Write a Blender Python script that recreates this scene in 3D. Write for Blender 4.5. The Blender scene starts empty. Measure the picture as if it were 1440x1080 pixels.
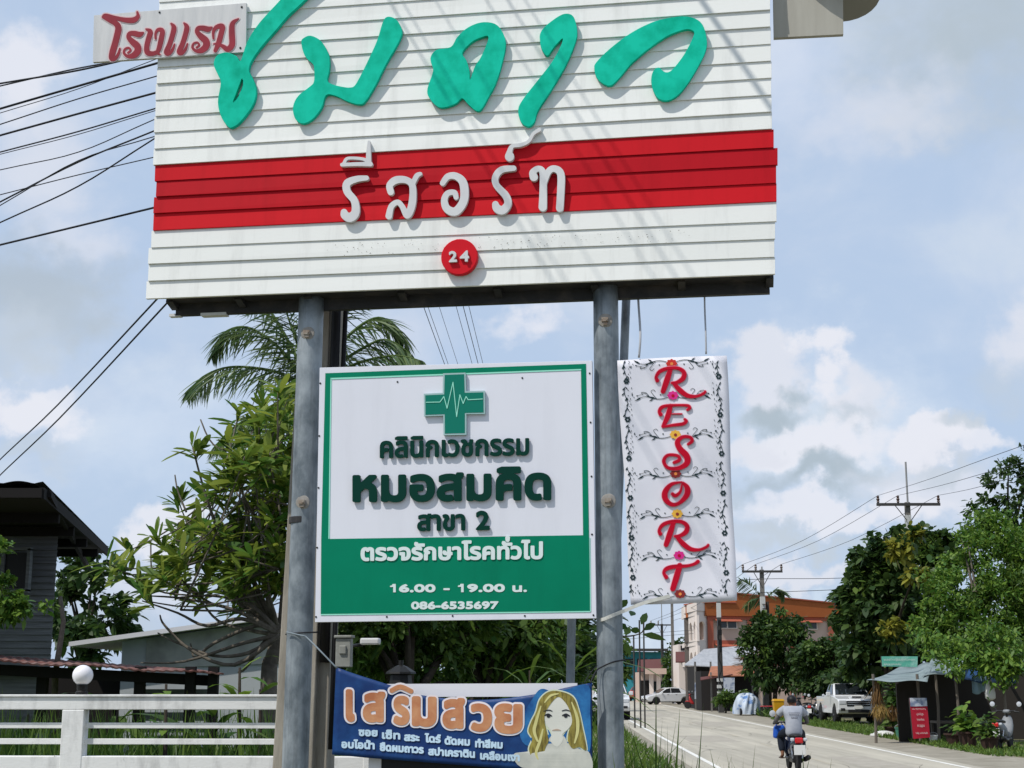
import bpy, bmesh, math, random
import numpy as np
from mathutils import Vector, Matrix, geometry
R = math.radians
SC = bpy.context.scene
COL = SC.collection
# ---------------------------------------------------------------- camera
F = 2100.0                      # focal length in photo pixels (photo 1440x1080)
HOR = 962.0                     # image row of the horizon
PITCH = math.atan((HOR - 540) / F)
CAMZ = 1.75
cam_d = bpy.data.cameras.new('camera'); cam = bpy.data.objects.new('camera', cam_d); COL.objects.link(cam)
cam.location = (0, 0, CAMZ); cam.rotation_euler = (math.pi / 2 + PITCH, 0, 0)
cam_d.sensor_width = 36; cam_d.lens = F / 1440 * 36; cam_d.clip_start = 0.1; cam_d.clip_end = 6000
SC.camera = cam
SC.view_settings.view_transform = 'Standard'; SC.view_settings.look = 'None'
SC.view_settings.exposure = 0.18; SC.view_settings.gamma = 1
SC.render.resolution_x = 1024; SC.render.resolution_y = 768
CP, SP = math.cos(PITCH), math.sin(PITCH)

def ray(px, py):
    u = (px - 720) / F; v = (540 - py) / F
    return Vector((u, CP - v * SP, SP + v * CP))
def at(px, py, Y):
    d = ray(px, py); return Vector((0, 0, CAMZ)) + d * (Y / d.y)
def gat(px, py, z=0.0):
    d = ray(px, py); return Vector((0, 0, CAMZ)) + d * ((z - CAMZ) / d.z)

# ---------------------------------------------------------------- sun and sky
ANG = R(8.6)                                                    # the sign's right end stands nearer
RV = Vector((math.cos(ANG), -math.sin(ANG), 0)); NIN = Vector((math.sin(ANG), math.cos(ANG), 0))
LD = (RV * 1.0 + NIN * 1.0 + Vector((0, 0, -2.05))).normalized()  # light travels along this
SUN_EL = math.asin(-LD.z); SUN_AZ = math.atan2(-LD.x, -LD.y)
sun_d = bpy.data.lights.new('sun', 'SUN'); sun_d.energy = 3.3; sun_d.angle = R(0.5); sun_d.color = (1, 0.955, 0.88)
sun = bpy.data.objects.new('sun', sun_d); COL.objects.link(sun)
sun.rotation_euler = LD.to_track_quat('-Z', 'Y').to_euler(); sun.location = (-20, -15, 40)

world = bpy.data.worlds.new('World'); SC.world = world; world.use_nodes = True
def build_world():
    nt = world.node_tree; N = nt.nodes; L = nt.links; N.clear()
    out = N.new('ShaderNodeOutputWorld'); bg = N.new('ShaderNodeBackground'); bg.inputs['Strength'].default_value = 0.1
    L.new(bg.outputs[0], out.inputs[0])
    sky = N.new('ShaderNodeTexSky'); sky.sky_type = 'NISHITA'; sky.sun_disc = False
    sky.sun_elevation = SUN_EL; sky.sun_rotation = SUN_AZ; sky.dust_density = 2.0; sky.air_density = 1.0
    tc = N.new('ShaderNodeTexCoord')
    def math_(op, a, b=None, clamp=False):
        n = N.new('ShaderNodeMath'); n.operation = op; n.use_clamp = clamp
        for i, v in enumerate((a, b)):
            if v is None: continue
            if isinstance(v, (int, float)): n.inputs[i].default_value = v
            else: L.new(v, n.inputs[i])
        return n.outputs[0]
    def vmath(op, a, b):
        n = N.new('ShaderNodeVectorMath'); n.operation = op
        for i, v in enumerate((a, b)):
            if isinstance(v, (tuple, Vector)): n.inputs[i].default_value = tuple(v)
            else: L.new(v, n.inputs[i])
        return n
    def noise(vec, scale, detail, rough=0.55, dist=0.0):
        n = N.new('ShaderNodeTexNoise'); n.inputs['Scale'].default_value = scale; n.inputs['Detail'].default_value = detail
        n.inputs['Roughness'].default_value = rough; n.inputs['Distortion'].default_value = dist
        L.new(vec, n.inputs['Vector']); return n.outputs[0]
    def ramp(f, a, b):
        n = N.new('ShaderNodeMapRange'); n.interpolation_type = 'SMOOTHSTEP'
        n.inputs['From Min'].default_value = a; n.inputs['From Max'].default_value = b
        L.new(f, n.inputs['Value']); return n.outputs[0]
    def mix(f, a, b):
        n = N.new('ShaderNodeMix'); n.data_type = 'RGBA'
        if isinstance(f, (int, float)): n.inputs[0].default_value = f
        else: L.new(f, n.inputs[0])
        for i, v in ((6, a), (7, b)):
            if isinstance(v, tuple): n.inputs[i].default_value = v + (1,)
            else: L.new(v, n.inputs[i])
        return n.outputs[2]
    g = tc.outputs['Generated']
    st = vmath('MULTIPLY', g, (1.0, 1.0, 1.5)).outputs[0]
    n1 = noise(st, 5.5, 8, 0.58, 0.3); n2 = noise(st, 17.0, 7, 0.6, 0.2)
    nn = math_('ADD', math_('MULTIPLY', n1, 0.55), math_('MULTIPLY', n2, 0.45))
    def vnoise(scale, detail, amp):
        n = N.new('ShaderNodeTexNoise'); n.inputs['Scale'].default_value = scale; n.inputs['Detail'].default_value = detail; n.inputs['Roughness'].default_value = 0.62
        L.new(g, n.inputs['Vector']); return vmath('MULTIPLY', vmath('SUBTRACT', n.outputs['Color'], (0.5, 0.5, 0.5)).outputs[0], (amp, amp, amp)).outputs[0]
    warp = vmath('ADD', vnoise(16.0, 3, 0.075), vnoise(46.0, 6, 0.034)).outputs[0]
    gw = vmath('ADD', g, warp).outputs[0]
    wob = math_('MULTIPLY', math_('SUBTRACT', n2, 0.5), 1.1)
    # thin veil all over, brighter towards the horizon
    base = mix(0.86, sky.outputs[0], SKYBASE)
    veil = ramp(n1, 0.42, 0.72)
    c = mix(math_('MULTIPLY', veil, 0.55), base, VEIL)
    gm = ramp(nn, 0.52, 0.66)
    c = mix(math_('MULTIPLY', gm, 0.35), c, GREYC)
    for (px, py, rx, ry, soft, col, amt) in CLOUDS:
        d = ray(px, py).normalized()
        df = vmath('SUBTRACT', gw, d).outputs[0]
        sc = vmath('MULTIPLY', df, (F / rx, F / rx, F / ry)).outputs[0]
        ln = N.new('ShaderNodeVectorMath'); ln.operation = 'LENGTH'; L.new(sc, ln.inputs[0])
        m = math_('SUBTRACT', math_('ADD', 1.0, wob), ln.outputs['Value'])
        m = ramp(m, 0.0, soft)
        c = mix(math_('MULTIPLY', m, amt), c, col)
    L.new(c, bg.inputs['Color'])
SKYBASE = (4.55, 5.7, 7.5)
VEIL = (6.2, 6.7, 7.6)
GREYC = (5.6, 6.4, 7.3)
WH = (7.2, 7.35, 8.0); W2 = (6.6, 6.85, 7.6); GR = (3.7, 4.45, 5.1); LG = (4.9, 5.55, 6.3)
CLOUDS = [  # photo px, py, radius x, radius y, softness, colour, amount
    (1390, 40, 280, 180, 1.0, (4.1, 4.8, 5.4), 0.9), (1260, 140, 170, 70, 1.0, W2, 0.6), (1180, 200, 150, 70, 1.0, W2, 0.45), (1100, 100, 120, 120, 1.0, (6.6, 7.1, 8.2), 0.4),
    (730, 462, 70, 45, 0.6, WH, 0.8), (560, 480, 120, 60, 1.0, W2, 0.4),
    (25, 100, 85, 90, 0.6, WH, 0.85), (60, 230, 140, 120, 1.0, W2, 0.75), (110, 330, 90, 50, 0.9, W2, 0.6), (40, 385, 140, 80, 0.8, (4.0, 4.7, 5.5), 0.9), (90, 440, 110, 60, 0.8, (4.2, 4.9, 5.7), 0.85),
    (20, 470, 110, 60, 0.9, LG, 0.7), (25, 580, 85, 55, 0.5, WH, 0.95), (70, 560, 40, 26, 0.6, WH, 0.6), (35, 645, 75, 24, 0.9, LG, 0.6), (200, 600, 200, 120, 1.1, (6.3, 7.1, 8.2), 0.5),
    (235, 735, 62, 52, 0.45, WH, 0.85), (215, 820, 120, 50, 0.9, W2, 0.7), (150, 880, 120, 40, 0.9, LG, 0.5),
    (1430, 470, 62, 70, 0.7, W2, 0.8), (1420, 540, 80, 50, 1.0, LG, 0.5),
    (1150, 610, 230, 170, 1.0, (6.6, 7.3, 8.2), 0.8),
    (1085, 525, 75, 55, 0.45, W2, 0.9), (1165, 525, 58, 62, 0.4, WH, 0.95), (1210, 560, 50, 40, 0.6, W2, 0.8), (1095, 578, 85, 36, 0.8, GR, 0.9), (1200, 585, 45, 24, 0.9, LG, 0.8),
    (1135, 622, 140, 40, 0.5, WH, 0.9), (1060, 620, 60, 30, 0.6, W2, 0.8), (1150, 672, 135, 36, 0.8, GR, 0.9), (1060, 690, 90, 30, 0.9, GR, 0.7),
    (1310, 625, 60, 40, 0.4, WH, 0.95), (1375, 625, 70, 34, 0.5, WH, 0.85), (1345, 602, 50, 20, 0.8, LG, 0.8), (1330, 690, 130, 60, 0.8, W2, 0.8), (1340, 668, 80, 24, 0.9, LG, 0.7),
    (1160, 722, 170, 34, 0.5, WH, 0.85), (1130, 762, 160, 22, 0.8, LG, 0.9), (1250, 770, 110, 30, 0.9, LG, 0.7), (1110, 800, 150, 22, 0.6, W2, 0.9), (1100, 830, 160, 16, 0.9, (6.2, 7.2, 8.2), 0.6), (930, 900, 90, 34, 0.9, (6.4, 7.3, 8.3), 0.7)]
build_world()
# ---------------------------------------------------------------- helpers
ORG = {}
def put(o, parent=None, at_=None):
    COL.objects.link(o)
    if parent is not None:
        o.parent = parent; ORG[o.name] = ORG.get(parent.name, Vector((0, 0, 0)))
    return o
def tag(o, label, cat, group=None):
    o['label'] = label; o['category'] = cat
    if group: o['group'] = group
    return o
def thing(name, label, cat, loc=(0, 0, 0), group=None):
    o = bpy.data.objects.new(name, None); COL.objects.link(o); o.location = loc; o.empty_display_size = 0.2
    ORG[o.name] = Vector(loc)
    return tag(o, label, cat, group)
def structure(o): o['kind'] = 'structure'; return o
def stuff(o, label, cat):
    tag(o, label, cat); o['kind'] = 'stuff'; return o
def children(o): return [c for c in bpy.data.objects if c.parent == o]
def copy_tree(o, parent=None):
    c = o.copy(); COL.objects.link(c)
    if parent is not None: c.parent = parent
    for ch in children(o): copy_tree(ch, c)
    return c

def mat(name, col, rough=0.6, metal=0.0, var=0.0, vscale=3.0, col2=None, bump=0.0, bscale=40.0, spec=0.22, coat=0.0,
        island=False, trans=0.0, stretch=None, ramp=(0.35, 0.68), emit=None, streak=0.0, sstretch=(9, 9, .5), sramp=(.5, .8)):
    m = bpy.data.materials.new(name); m.use_nodes = True
    nt = m.node_tree; N = nt.nodes; L = nt.links
    b = N['Principled BSDF']; b.inputs['Roughness'].default_value = rough; b.inputs['Metallic'].default_value = metal
    b.inputs['Specular IOR Level'].default_value = spec; b.inputs['Coat Weight'].default_value = coat
    c1 = tuple(col) + (1,); c2 = tuple(col2 if col2 else [max(0, x * (1 - var)) for x in col]) + (1,)
    colout = None
    tc = N.new('ShaderNodeTexCoord'); vec = tc.outputs['Object']
    if stretch:
        mp = N.new('ShaderNodeMapping'); mp.inputs['Scale'].default_value = stretch; L.new(vec, mp.inputs[0]); vec = mp.outputs[0]
    if island:
        ge = N.new('ShaderNodeNewGeometry'); fac = ge.outputs['Random Per Island']
    elif var > 0 or col2:
        n = N.new('ShaderNodeTexNoise'); n.inputs['Scale'].default_value = vscale; n.inputs['Detail'].default_value = 7
        n.inputs['Roughness'].default_value = 0.62; L.new(vec, n.inputs['Vector'])
        mr = N.new('ShaderNodeMapRange'); mr.inputs['From Min'].default_value = ramp[0]; mr.inputs['From Max'].default_value = ramp[1]
        L.new(n.outputs[0], mr.inputs['Value']); fac = mr.outputs[0]
    else: fac = None
    if fac is not None:
        mx = N.new('ShaderNodeMix'); mx.data_type = 'RGBA'; mx.inputs[6].default_value = c1; mx.inputs[7].default_value = c2
        L.new(fac, mx.inputs[0]); L.new(mx.outputs[2], b.inputs['Base Color']); colout = mx.outputs[2]
    else: b.inputs['Base Color'].default_value = c1
    if streak > 0:
        mp = N.new('ShaderNodeMapping'); mp.inputs['Scale'].default_value = sstretch; L.new(tc.outputs['Object'], mp.inputs[0])
        n = N.new('ShaderNodeTexNoise'); n.inputs['Scale'].default_value = 1.0; n.inputs['Detail'].default_value = 6; n.inputs['Roughness'].default_value = .65; L.new(mp.outputs[0], n.inputs['Vector'])
        mr = N.new('ShaderNodeMapRange'); mr.inputs['From Min'].default_value = sramp[0]; mr.inputs['From Max'].default_value = sramp[1]; mr.inputs['To Min'].default_value = 1.0; mr.inputs['To Max'].default_value = 1.0 - streak; L.new(n.outputs[0], mr.inputs['Value'])
        mx = N.new('ShaderNodeMix'); mx.data_type = 'RGBA'; mx.blend_type = 'MULTIPLY'; mx.inputs[0].default_value = 1.0
        if colout: L.new(colout, mx.inputs[6])
        else: mx.inputs[6].default_value = c1
        L.new(mr.outputs[0], mx.inputs[7]); L.new(mx.outputs[2], b.inputs['Base Color']); colout = mx.outputs[2]
    if bump > 0:
        n = N.new('ShaderNodeTexNoise'); n.inputs['Scale'].default_value = bscale; n.inputs['Detail'].default_value = 5
        L.new(vec, n.inputs['Vector'])
        bp = N.new('ShaderNodeBump'); bp.inputs['Strength'].default_value = bump; bp.inputs['Distance'].default_value = 0.02
        L.new(n.outputs[0], bp.inputs['Height']); L.new(bp.outputs[0], b.inputs['Normal'])
    if emit:
        b.inputs['Emission Color'].default_value = tuple(emit[:3]) + (1,); b.inputs['Emission Strength'].default_value = emit[3]
    if trans > 0:
        tr = N.new('ShaderNodeBsdfTranslucent'); ms = N.new('ShaderNodeMixShader'); ms.inputs[0].default_value = trans
        if colout: L.new(colout, tr.inputs[0])
        else: tr.inputs[0].default_value = c1
        L.new(b.outputs[0], ms.inputs[1]); L.new(tr.outputs[0], ms.inputs[2])
        L.new(ms.outputs[0], N['Material Output'].inputs[0])
    return m
M = {}

class MB:
    """collects shapes; build() links them as ONE mesh object"""
    def __init__(s): s.v = []; s.f = []; s.mi = []; s.cur = 0
    def add(s, vs, fs):
        o = len(s.v); s.v.extend([tuple(p) for p in vs]); s.f.extend([tuple(i + o for i in f) for f in fs]); s.mi.extend([s.cur] * len(fs)); return s
    def hexa(s, p):   # p: 4 bottom then 4 top corners
        return s.add(p, [(3, 2, 1, 0), (4, 5, 6, 7), (0, 1, 5, 4), (1, 2, 6, 5), (2, 3, 7, 6), (3, 0, 4, 7)])
    def box(s, c, size, rz=0.0, mtx=None):
        hx, hy, hz = [k / 2 for k in size]; ca, sa = math.cos(rz), math.sin(rz); P = []
        for z in (-hz, hz):
            for x, y in ((-hx, -hy), (hx, -hy), (hx, hy), (-hx, hy)):
                q = Vector((x * ca - y * sa, x * sa + y * ca, z))
                if mtx is not None: q = mtx @ Vector((x, y, z))
                P.append(Vector(c) + q)
        return s.hexa(P)
    def beam(s, a, b, w, h, up=(0, 0, 1)):
        a, b = Vector(a), Vector(b); d = (b - a).normalized(); sd = d.cross(Vector(up)).normalized() * (w / 2); u = sd.cross(d).normalized() * (h / 2)
        P = [a - sd - u, a + sd - u, b + sd - u, b - sd - u, a - sd + u, a + sd + u, b + sd + u, b - sd + u]
        return s.hexa(P)
    def tube(s, path, rad, n=8, caps=True):
        path = [Vector(p) for p in path]; k = len(path)
        rad = [rad] * k if isinstance(rad, (int, float)) else rad
        vs = []; prev = None
        for i, p in enumerate(path):
            d = (path[min(i + 1, k - 1)] - path[max(i - 1, 0)]).normalized()
            if prev is None:
                ref = Vector((0, 0, 1)) if abs(d.z) < 0.9 else Vector((1, 0, 0)); a = d.cross(ref).normalized()
            else:
                a = (prev - d * prev.dot(d))
                a = a.normalized() if a.length > 1e-6 else d.orthogonal().normalized()
            prev = a; b = d.cross(a)
            for j in range(n):
                t = 2 * math.pi * j / n; vs.append(p + (a * math.cos(t) + b * math.sin(t)) * rad[i])
        fs = [(i * n + j, i * n + (j + 1) % n, (i + 1) * n + (j + 1) % n, (i + 1) * n + j) for i in range(k - 1) for j in range(n)]
        if caps: fs += [tuple(range(n - 1, -1, -1)), tuple((k - 1) * n + j for j in range(n))]
        return s.add(vs, fs)
    def lathe(s, c, prof, n=16, axis=(0, 0, 1)):   # prof: (radius, height)
        q = Vector((0, 0, 1)).rotation_difference(Vector(axis)); vs = []
        for r, h in prof:
            for j in range(n):
                t = 2 * math.pi * j / n; vs.append(Vector(c) + q @ Vector((r * math.cos(t), r * math.sin(t), h)))
        k = len(prof)
        fs = [(i * n + j, i * n + (j + 1) % n, (i + 1) * n + (j + 1) % n, (i + 1) * n + j) for i in range(k - 1) for j in range(n)]
        fs += [tuple(range(n - 1, -1, -1)), tuple((k - 1) * n + j for j in range(n))]
        return s.add(vs, fs)
    def prism(s, poly, axis, d):   # poly: 3-D outline, extruded by axis*d
        n = len(poly); e = Vector(axis) * d; vs = [Vector(p) for p in poly] + [Vector(p) + e for p in poly]
        return s.add(vs, [tuple(range(n - 1, -1, -1)), tuple(range(n, 2 * n))] + [(i, (i + 1) % n, n + (i + 1) % n, n + i) for i in range(n)])
    def grid(s, fn, nu, nv):
        vs = [fn(i / nu, j / nv) for j in range(nv + 1) for i in range(nu + 1)]
        return s.add(vs, [(j * (nu + 1) + i, j * (nu + 1) + i + 1, (j + 1) * (nu + 1) + i + 1, (j + 1) * (nu + 1) + i) for j in range(nv) for i in range(nu)])
    def build(s, name, mats, parent=None, smooth=False, bevel=0.0, fix=False, subsurf=0):
        me = bpy.data.meshes.new(name); o = bpy.data.objects.new(name, me); put(o, parent)
        org = ORG.get(o.name, Vector((0, 0, 0))) if parent is not None else Vector((0, 0, 0))
        me.from_pydata([(p[0] - org.x, p[1] - org.y, p[2] - org.z) for p in s.v], [], s.f)
        mats = mats if isinstance(mats, (list, tuple)) else [mats]
        for m in mats: me.materials.append(m)
        if len(mats) > 1: me.polygons.foreach_set('material_index', s.mi)
        if fix:
            bm = bmesh.new(); bm.from_mesh(me); bmesh.ops.recalc_face_normals(bm, faces=bm.faces); bm.to_mesh(me); bm.free()
        if smooth: me.polygons.foreach_set('use_smooth', [True] * len(me.polygons))
        if bevel > 0:
            bv = o.modifiers.new('bevel', 'BEVEL'); bv.width = bevel; bv.segments = 2; bv.limit_method = 'ANGLE'; bv.angle_limit = R(35)
        if subsurf:
            ss = o.modifiers.new('sub', 'SUBSURF'); ss.levels = ss.render_levels = subsurf
        me.update(); return o

def np_mesh(name, verts, quads, m, parent=None, smooth=False):
    """verts (n,3) world coordinates, quads (k,4)"""
    me = bpy.data.meshes.new(name); o = bpy.data.objects.new(name, me); put(o, parent)
    org = np.array(ORG.get(o.name, Vector((0, 0, 0)))) if parent is not None else np.zeros(3)
    v = (np.asarray(verts, float) - org); q = np.asarray(quads, np.int32)
    me.vertices.add(len(v)); me.vertices.foreach_set('co', v.ravel())
    me.loops.add(q.size); me.loops.foreach_set('vertex_index', q.ravel())
    me.polygons.add(len(q)); me.polygons.foreach_set('loop_start', np.arange(len(q), dtype=np.int32) * 4)
    me.polygons.foreach_set('loop_total', np.full(len(q), 4, np.int32))
    if smooth: me.polygons.foreach_set('use_smooth', np.ones(len(q), bool))
    me.materials.append(m); me.update(calc_edges=True); me.validate(); return o

def leaf_strips(P, D, length, width, prof=((0, .12), (.3, 1), (.65, .85), (1, .02)), droop=0.25, rng=None, upv=None):
    """P (n,3) leaf bases, D (n,3) unit directions -> verts, quads; each leaf is a small bent blade"""
    n = len(P); rng = rng or np.random.default_rng(0)
    length = np.broadcast_to(np.asarray(length, float), (n,)); width = np.broadcast_to(np.asarray(width, float), (n,))
    up = rng.normal(size=(n, 3)) * 0.5 + np.array([0, 0, 1.0]) if upv is None else upv
    S = np.cross(D, up); S /= (np.linalg.norm(S, axis=1, keepdims=True) + 1e-9)
    k = len(prof); V = np.zeros((n, k, 2, 3))
    for i, (t, w) in enumerate(prof):
        c = P + D * (length * t)[:, None] + np.array([0, 0, -1.0]) * (length * droop * t * t)[:, None]
        V[:, i, 0] = c - S * (width * w / 2)[:, None]; V[:, i, 1] = c + S * (width * w / 2)[:, None]
    base = (np.arange(n) * k * 2)[:, None]
    Q = []
    for i in range(k - 1):
        Q.append(base + np.array([[i * 2, i * 2 + 1, i * 2 + 3, i * 2 + 2]]))
    Q = np.stack(Q, 1).reshape(-1, 4)
    return V.reshape(-1, 3), Q
def cat_meshes(parts):
    vs, qs, o = [], [], 0
    for v, q in parts: vs.append(v); qs.append(q + o); o += len(v)
    return np.concatenate(vs), np.concatenate(qs)
def unit(a): return a / (np.linalg.norm(a, axis=-1, keepdims=True) + 1e-9)

def catmull(pts, n=6, closed=False):
    pts = [np.array(p, float) for p in pts]; k = len(pts); out = []
    rng_ = range(k) if closed else range(k - 1)
    for i in rng_:
        if closed: p0, p1, p2, p3 = pts[i - 1], pts[i], pts[(i + 1) % k], pts[(i + 2) % k]
        else: p0, p1, p2, p3 = pts[max(i - 1, 0)], pts[i], pts[i + 1], pts[min(i + 2, k - 1)]
        for j in range(n):
            t = j / n
            out.append(0.5 * ((2 * p1) + (p2 - p0) * t + (2 * p0 - 5 * p1 + 4 * p2 - p3) * t * t + (3 * p1 - p0 - 3 * p2 + p3) * t ** 3))
    if not closed: out.append(pts[-1])
    return np.array(out)

# ---- lettering: a field is sampled on a grid, its zero contour becomes a solid letter
def f_strokes(strokes, X, Y):
    f = np.full(X.shape, 1e9)
    for st in strokes:
        st = np.asarray(st, float)
        for a, b in zip(st[:-1], st[1:]):
            dx, dy = b[0] - a[0], b[1] - a[1]; l2 = dx * dx + dy * dy + 1e-9
            t = np.clip(((X - a[0]) * dx + (Y - a[1]) * dy) / l2, 0, 1)
            f = np.minimum(f, np.hypot(X - a[0] - t * dx, Y - a[1] - t * dy) - (a[2] + t * (b[2] - a[2])))
    return f
def f_loops(loops, X, Y):
    d2 = np.full(X.shape, 1e18); wn = np.zeros(X.shape, int)
    for lp in loops:
        lp = np.asarray(lp, float)
        for a, b in zip(lp, np.roll(lp, -1, 0)):
            dx, dy = b[0] - a[0], b[1] - a[1]; l2 = dx * dx + dy * dy
            if l2 < 1e-14: continue
            t = np.clip(((X - a[0]) * dx + (Y - a[1]) * dy) / l2, 0, 1)
            d2 = np.minimum(d2, (X - a[0] - t * dx) ** 2 + (Y - a[1] - t * dy) ** 2)
            cr = dx * (Y - a[1]) - (X - a[0]) * dy
            wn += ((a[1] <= Y) & (b[1] > Y) & (cr > 0)).astype(int) - ((a[1] > Y) & (b[1] <= Y) & (cr < 0)).astype(int)
    return np.where(wn != 0, -1, 1) * np.sqrt(d2)
def contours(f, x0, y0, h):
    ny, nx = f.shape; ins = f < 0; nxt = {}; pos = {}
    c = ins[:-1, :-1] * 1 + ins[:-1, 1:] * 2 + ins[1:, 1:] * 4 + ins[1:, :-1] * 8
    def ex(j, i):
        k = ('x', j, i)
        if k not in pos:
            a, b = f[j, i], f[j, i + 1]; pos[k] = (x0 + (i + a / (a - b)) * h, y0 + j * h)
        return k
    def ey(j, i):
        k = ('y', j, i)
        if k not in pos:
            a, b = f[j, i], f[j + 1, i]; pos[k] = (x0 + i * h, y0 + (j + a / (a - b)) * h)
        return k
    T = {1: ((3, 0),), 2: ((0, 1),), 3: ((3, 1),), 4: ((1, 2),), 5: ((3, 0), (1, 2)), 6: ((0, 2),), 7: ((3, 2),), 8: ((2, 3),), 9: ((2, 0),),
         10: ((0, 1), (2, 3)), 11: ((2, 1),), 12: ((1, 3),), 13: ((1, 0),), 14: ((0, 3),)}
    for j, i in zip(*np.where((c > 0) & (c < 15))):
        E = lambda e: ex(j, i) if e == 0 else ey(j, i + 1) if e == 1 else ex(j + 1, i) if e == 2 else ey(j, i)
        for a, b in T[int(c[j, i])]: nxt[E(a)] = E(b)
    loops = []
    while nxt:
        k0 = next(iter(nxt)); lp = []; k = k0
        while k in nxt: lp.append(pos[k]); k = nxt.pop(k)
        if len(lp) >= 4: loops.append(np.array(lp))
    return loops
def simplify(lp, tol):
    lp = list(map(tuple, lp))
    for _ in range(3):
        out = []; n = len(lp); skip = False
        for i in range(n):
            if skip: skip = False; out.append(lp[i]); continue
            a, p, b = (out[-1] if out else lp[-1]), lp[i], lp[(i + 1) % n]
            dx, dy = b[0] - a[0], b[1] - a[1]; L = math.hypot(dx, dy) + 1e-9
            if abs(dx * (p[1] - a[1]) - dy * (p[0] - a[0])) / L < tol and n > 6: skip = True
            else: out.append(p)
        lp = out
        if len(lp) < 6: break
    return np.array(lp)
def area(lp): x, y = lp[:, 0], lp[:, 1]; return 0.5 * np.sum(x * np.roll(y, -1) - np.roll(x, -1) * y)
def inside(p, lp):
    r = False; n = len(lp); j = n - 1
    for i in range(n):
        if (lp[i][1] > p[1]) != (lp[j][1] > p[1]) and p[0] < (lp[j][0] - lp[i][0]) * (p[1] - lp[i][1]) / (lp[j][1] - lp[i][1]) + lp[i][0]: r = not r
        j = i
    return r
def shape(strokes=(), loops=(), grow=0.0, h=0.7, tol=0.06, minus=()):
    """union of round strokes and outlines in photo pixels -> list of groups [outer, hole, ...]"""
    pts = [np.asarray(s, float)[:, :2] for s in list(strokes) + list(loops)]; A = np.concatenate(pts)
    rm = max([np.max(np.asarray(s)[:, 2]) for s in strokes] + [0]) + abs(grow) + 3 * h
    x0, y0 = A.min(0) - rm; x1, y1 = A.max(0) + rm
    X, Y = np.meshgrid(np.arange(x0, x1 + h, h), np.arange(y0, y1 + h, h)); f = np.full(X.shape, 1e9)
    if len(strokes): f = np.minimum(f, f_strokes(strokes, X, Y))
    if len(loops): f = np.minimum(f, f_loops(loops, X, Y))
    f = f - grow
    if len(minus): f = np.maximum(f, -f_strokes(minus, X, Y))
    f[np.abs(f) < 1e-6] = 1e-6
    lps = [simplify(l, tol) for l in contours(f, x0, y0, h)]
    lps = [l for l in lps if len(l) > 3 and abs(area(l)) > 0.15]
    if not lps: return []
    big = max(lps, key=lambda l: abs(area(l))); sg = np.sign(area(big))
    outs = [l for l in lps if np.sign(area(l)) == sg]; holes = [l for l in lps if np.sign(area(l)) != sg]
    gr = [[o] for o in outs]
    for hl in holes:
        c = [g for g in gr if inside(hl[0], g[0])]
        if c: min(c, key=lambda g: abs(area(g[0]))).append(hl)
    return gr
def solid(mb, groups, fn_front, fn_back=None):
    """groups in photo px; fn(px,py)->world point for the front and back faces"""
    for g in groups:
        fl = [[Vector((p[0], -p[1], 0)) for p in lp] for lp in g]
        tris = geometry.tessellate_polygon(fl); flat = [p for lp in g for p in lp]; n = len(flat)
        V = [fn_front(*p) for p in flat]; Fs = []
        for t in tris:
            a, b, c = (flat[i] for i in t)
            s = (b[0] - a[0]) * (c[1] - a[1]) - (b[1] - a[1]) * (c[0] - a[0])
            if abs(s) < 1e-9: continue
            Fs.append(tuple(t) if s < 0 else (t[0], t[2], t[1]))
        if fn_back:
            V += [fn_back(*p) for p in flat]; o = 0
            for lp in g:
                k = len(lp); w = area(lp) > 0
                for i in range(k):
                    a, b = o + i, o + (i + 1) % k
                    Fs.append((a, b, b + n, a + n) if w else (b, a, a + n, b + n))
                o += k
        mb.add(V, Fs)
    return mb
_TX = {}
def text_loops(s):
    if s in _TX: return _TX[s]
    c = bpy.data.curves.new('text', 'FONT'); c.body = s; c.size = 1
    o = bpy.data.objects.new('text', c); COL.objects.link(o)
    dg = bpy.context.evaluated_depsgraph_get(); cu = o.to_curve(dg); lps = []
    for sp in cu.splines:
        if sp.type == 'BEZIER':
            P = list(sp.bezier_points); lp = []
            for i, p in enumerate(P):
                q = P[(i + 1) % len(P)]
                lp += [tuple(v[:2]) for v in geometry.interpolate_bezier(p.co, p.handle_right, q.handle_left, q.co, 6)[:-1]]
        else: lp = [tuple(p.co[:2]) for p in sp.points]
        lps.append(np.array(lp))
    o.to_curve_clear(); bpy.data.objects.remove(o); bpy.data.curves.remove(c)
    _TX[s] = lps; return lps
def text_px(s, xl, xr, yl, yr, hgt, bold, ref='ม', h=0.6, extra=(), grow2=0.0):
    """text set between photo columns xl..xr, baseline yl..yr, height hgt px of the reference letter"""
    lps = text_loops(s); A = np.concatenate(lps); rf = np.concatenate(text_loops(ref))
    sx = (xr - xl - 2 * bold) / (A[:, 0].max() - A[:, 0].min()); sy = (hgt - 2 * bold) / (rf[:, 1].max() - max(rf[:, 1].min(), -0.02)); xm = A[:, 0].min()
    out = []
    for l in lps:
        x = xl + bold + (l[:, 0] - xm) * sx; t = (x - xl) / (xr - xl)
        out.append(np.stack([x, yl + (yr - yl) * t - bold - l[:, 1] * sy], 1))
    return shape(loops=out, strokes=extra, grow=bold + grow2, h=h)

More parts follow.
